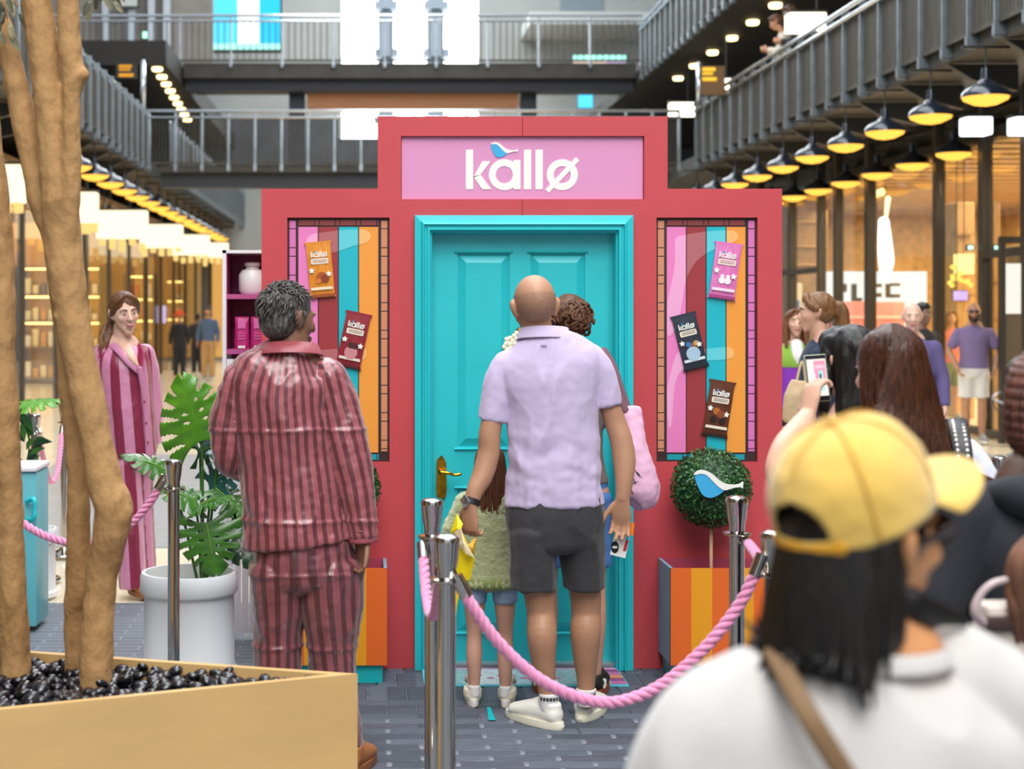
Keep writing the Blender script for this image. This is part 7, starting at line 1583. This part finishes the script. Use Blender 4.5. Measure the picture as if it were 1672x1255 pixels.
# ================================================================ people further off
def far_person(px, Y, label, yaw, H, skin, topc, lowc, hairk, **k):
    loc = P(px, 0, Y); return figure(label, (loc.x, Y, 0), yaw, H, SKIN[skin], cloth('top_' + topc[1:], topc), cloth('low_' + lowc[1:], lowc), HAIR[hairk] if hairk else None, k.pop('shoes', mat('grey_trainer', '#8a8a8a', 0.6)), **k)
F0 = {'iris': '#2e2420', 'brow': '#3a2a20'}
nv = far_person(1338, 9.4, 'woman in a navy T-shirt with a long light brown ponytail beside the booth', 78, 1.76, 'fair', '#1c2a44', '#24252c', 'lightbrown', hairstyle='ponytail', female=True, vox=.010, face=F0, arms={'L': ((-.22, .03, 1.15), (-.2, .16, .95)), 'R': ((.22, .0, 1.14), (.22, .08, .9))})
tt = empty('canvas_tote', P(1304, 690, 9.2), 'tan canvas tote bag hanging beside the booth edge', 'bag'); bm = bmesh.new(); tube(bm, [P(1308, 622, 9.2), P(1304, 650, 9.2), P(1302, 685, 9.2)], [(.06, .02), (.085, .05), (.09, .04)], seg=16, cape=(0, .3)); vobj('bag_body', bm, cloth('tan_canvas', '#c4aa84'), tt, tt.location, vox=.009, smooth=2, disp=folds(.01, 9)); bm = bmesh.new(); tube(bm, [P(1300, 625, 9.2), P(1310, 590, 9.22), P(1316, 625, 9.2)], [.008] * 3, seg=8); finish('strap', bm, MATS['tan_canvas'], tt, True, base=tt.location)
pj = far_person(1297, 12.4, 'woman in a green and purple jacket looking up beside the booth', 178, 1.66, 'fair', '#7f2fa8', '#16161c', 'auburn', hairstyle='long', female=True, vox=.012, face=F0, headpitch=10, sleeves='long', lower='short_shorts', arms={'L': ((-.24, .04, 1.16), (-.1, .24, 1.22)), 'R': ((.24, 0, 1.14), (.25, .06, .9))})
bm = bmesh.new(); tube(bm, [Vector((0, 0, 1.2)), Vector((0, .0, 1.26)), Vector((0, -.005, 1.34)), Vector((0, -.01, 1.385))], [(.165, .125), (.172, .126), (.15, .1), (.08, .07)], seg=20, cape=(.05, .1)); vobj('green_yoke', bm, cloth('lime_green', '#7fa83a'), pj, vox=.010, smooth=2)
bm = bmesh.new(); tube(bm, [Vector((0, .09, 1.24)), Vector((0, .1, 1.3)), Vector((0, .075, 1.38))], [(.03, .04), (.045, .04), (.05, .035)], seg=12); finish('white_scarf', bm, cloth('white_scarf_cloth', '#e6e4df'), pj, True)
far_person(1489, 12.3, 'balding older man in a purple overshirt behind the filming woman', 165, 1.72, 'pale', '#5c5280', '#3a3a44', None, vox=.012, face={'iris': '#4a3a30', 'brow': '#b5aca4'}, sleeves='long', hairstyle='none')
far_person(1506, 16.5, 'man with dark hair in a black jacket behind the older man', 200, 1.74, 'brown', '#1f1f22', '#222226', 'black', vox=.014, face=F0, sleeves='long')
pu = far_person(1590, 19.3, 'bald bearded man in sunglasses, purple T-shirt and white shorts by the right shopfront', 160, 1.76, 'tan', '#7b6a92', '#d8d6d0', None, hairstyle='none', lower='shorts', build=1.06, vox=.012, face=F0, shades=True, shoes=mat('grey_trainer', '#8a8a8a', 0.6), arms={'L': ((-.3, -.02, 1.14), (-.24, .1, .92)), 'R': ((.29, -.02, 1.14), (.2, .1, .94))})
hcP = Vector(pu['_hc']); bm = bmesh.new()
for s in (-1, 1): ball(bm, hcP + Vector((s * .033, .092, .006)), (.03, .01, .024), None, 12, 8)
tube(bm, [hcP + Vector((-.06, .09, .012)), hcP + Vector((0, .106, .012)), hcP + Vector((.06, .09, .012))], [.005] * 3, seg=6); finish('sunglasses', bm, mat('dark_lens', '#2a1714', 0.08), pu, True)
bm = bmesh.new(); tube(bm, [hcP + Vector((-.058, .045, -.04)), hcP + Vector((-.042, .082, -.095)), hcP + Vector((0, .1, -.11)), hcP + Vector((.042, .082, -.095)), hcP + Vector((.058, .045, -.04))], [.012, .02, .024, .02, .012], seg=10); finish('beard', bm, HAIR['black'], pu, True)
far_person(1552, 23.0, 'figure in coral top and green shorts in place of a shopfront reflection', 180, 1.66, 'warm', '#cf6a58', '#5a6a3a', 'auburn', vox=.014, face=F0, lower='shorts', hairstyle='long', female=True)  # added figure where the shop glass would show a reflection
far_person(293, 38.0, 'distant person in black with an orange hat on the left concourse', 10, 1.62, 'warm', '#24262a', '#24262a', None, hairstyle='none', sleeves='long', vox=.018, shoes=mat('orange_shoe', '#c85a3a', 0.6))
bm = bmesh.new(); c = P(293, 0, 38); lathe(bm, [(.2, 0), (.2, .012), (.105, .02), (.1, .1), (.06, .13), (0, .135)], (c.x, 38, 1.55), 20); tag(finish('orange_hat', bm, mat('orange_felt', '#e0602c', 0.8), None, 'auto'), 'orange brimmed hat on the distant person in black', 'hat')
far_person(340, 37.0, 'distant person in a denim jacket and tan trousers on the left concourse', 175, 1.76, 'warm', '#4a5f80', '#b08a58', 'black', sleeves='long', vox=.016, face=F0)
far_person(322, 40.0, 'distant person in dark clothes between the orange hat and the denim jacket', 15, 1.6, 'brown', '#2a2a30', '#20222a', 'black', vox=.018, sleeves='long')
# two visitors leaning on the right gallery rail
Zg = Z1 + .25
for k, (Y, lab, tc, hk) in enumerate(((25.0, 'visitor in a cream top leaning over the right gallery rail', '#d9d2c4', 'brown'), (24.2, 'visitor in a dark jacket leaning over the right gallery rail', '#22232b', 'darkbrown'))):
    figure(lab, (XR + .5, Y, Zg), 75, 1.74, SKIN['warm'], cloth('top_' + tc[1:], tc), cloth('black_jeans', '#26262b'), HAIR[hk], mat('dark_shoe', '#2a2a2c', 0.5), sleeves='long', lean=.42, vox=.014, face=F0, headpitch=-25, arms={'L': ((-.2, .2, 1.12), (-.12, .34, 1.17)), 'R': ((.2, .2, 1.12), (.12, .34, 1.17))})

for o in bpy.data.objects:
    if '_hc' in o: del o['_hc']
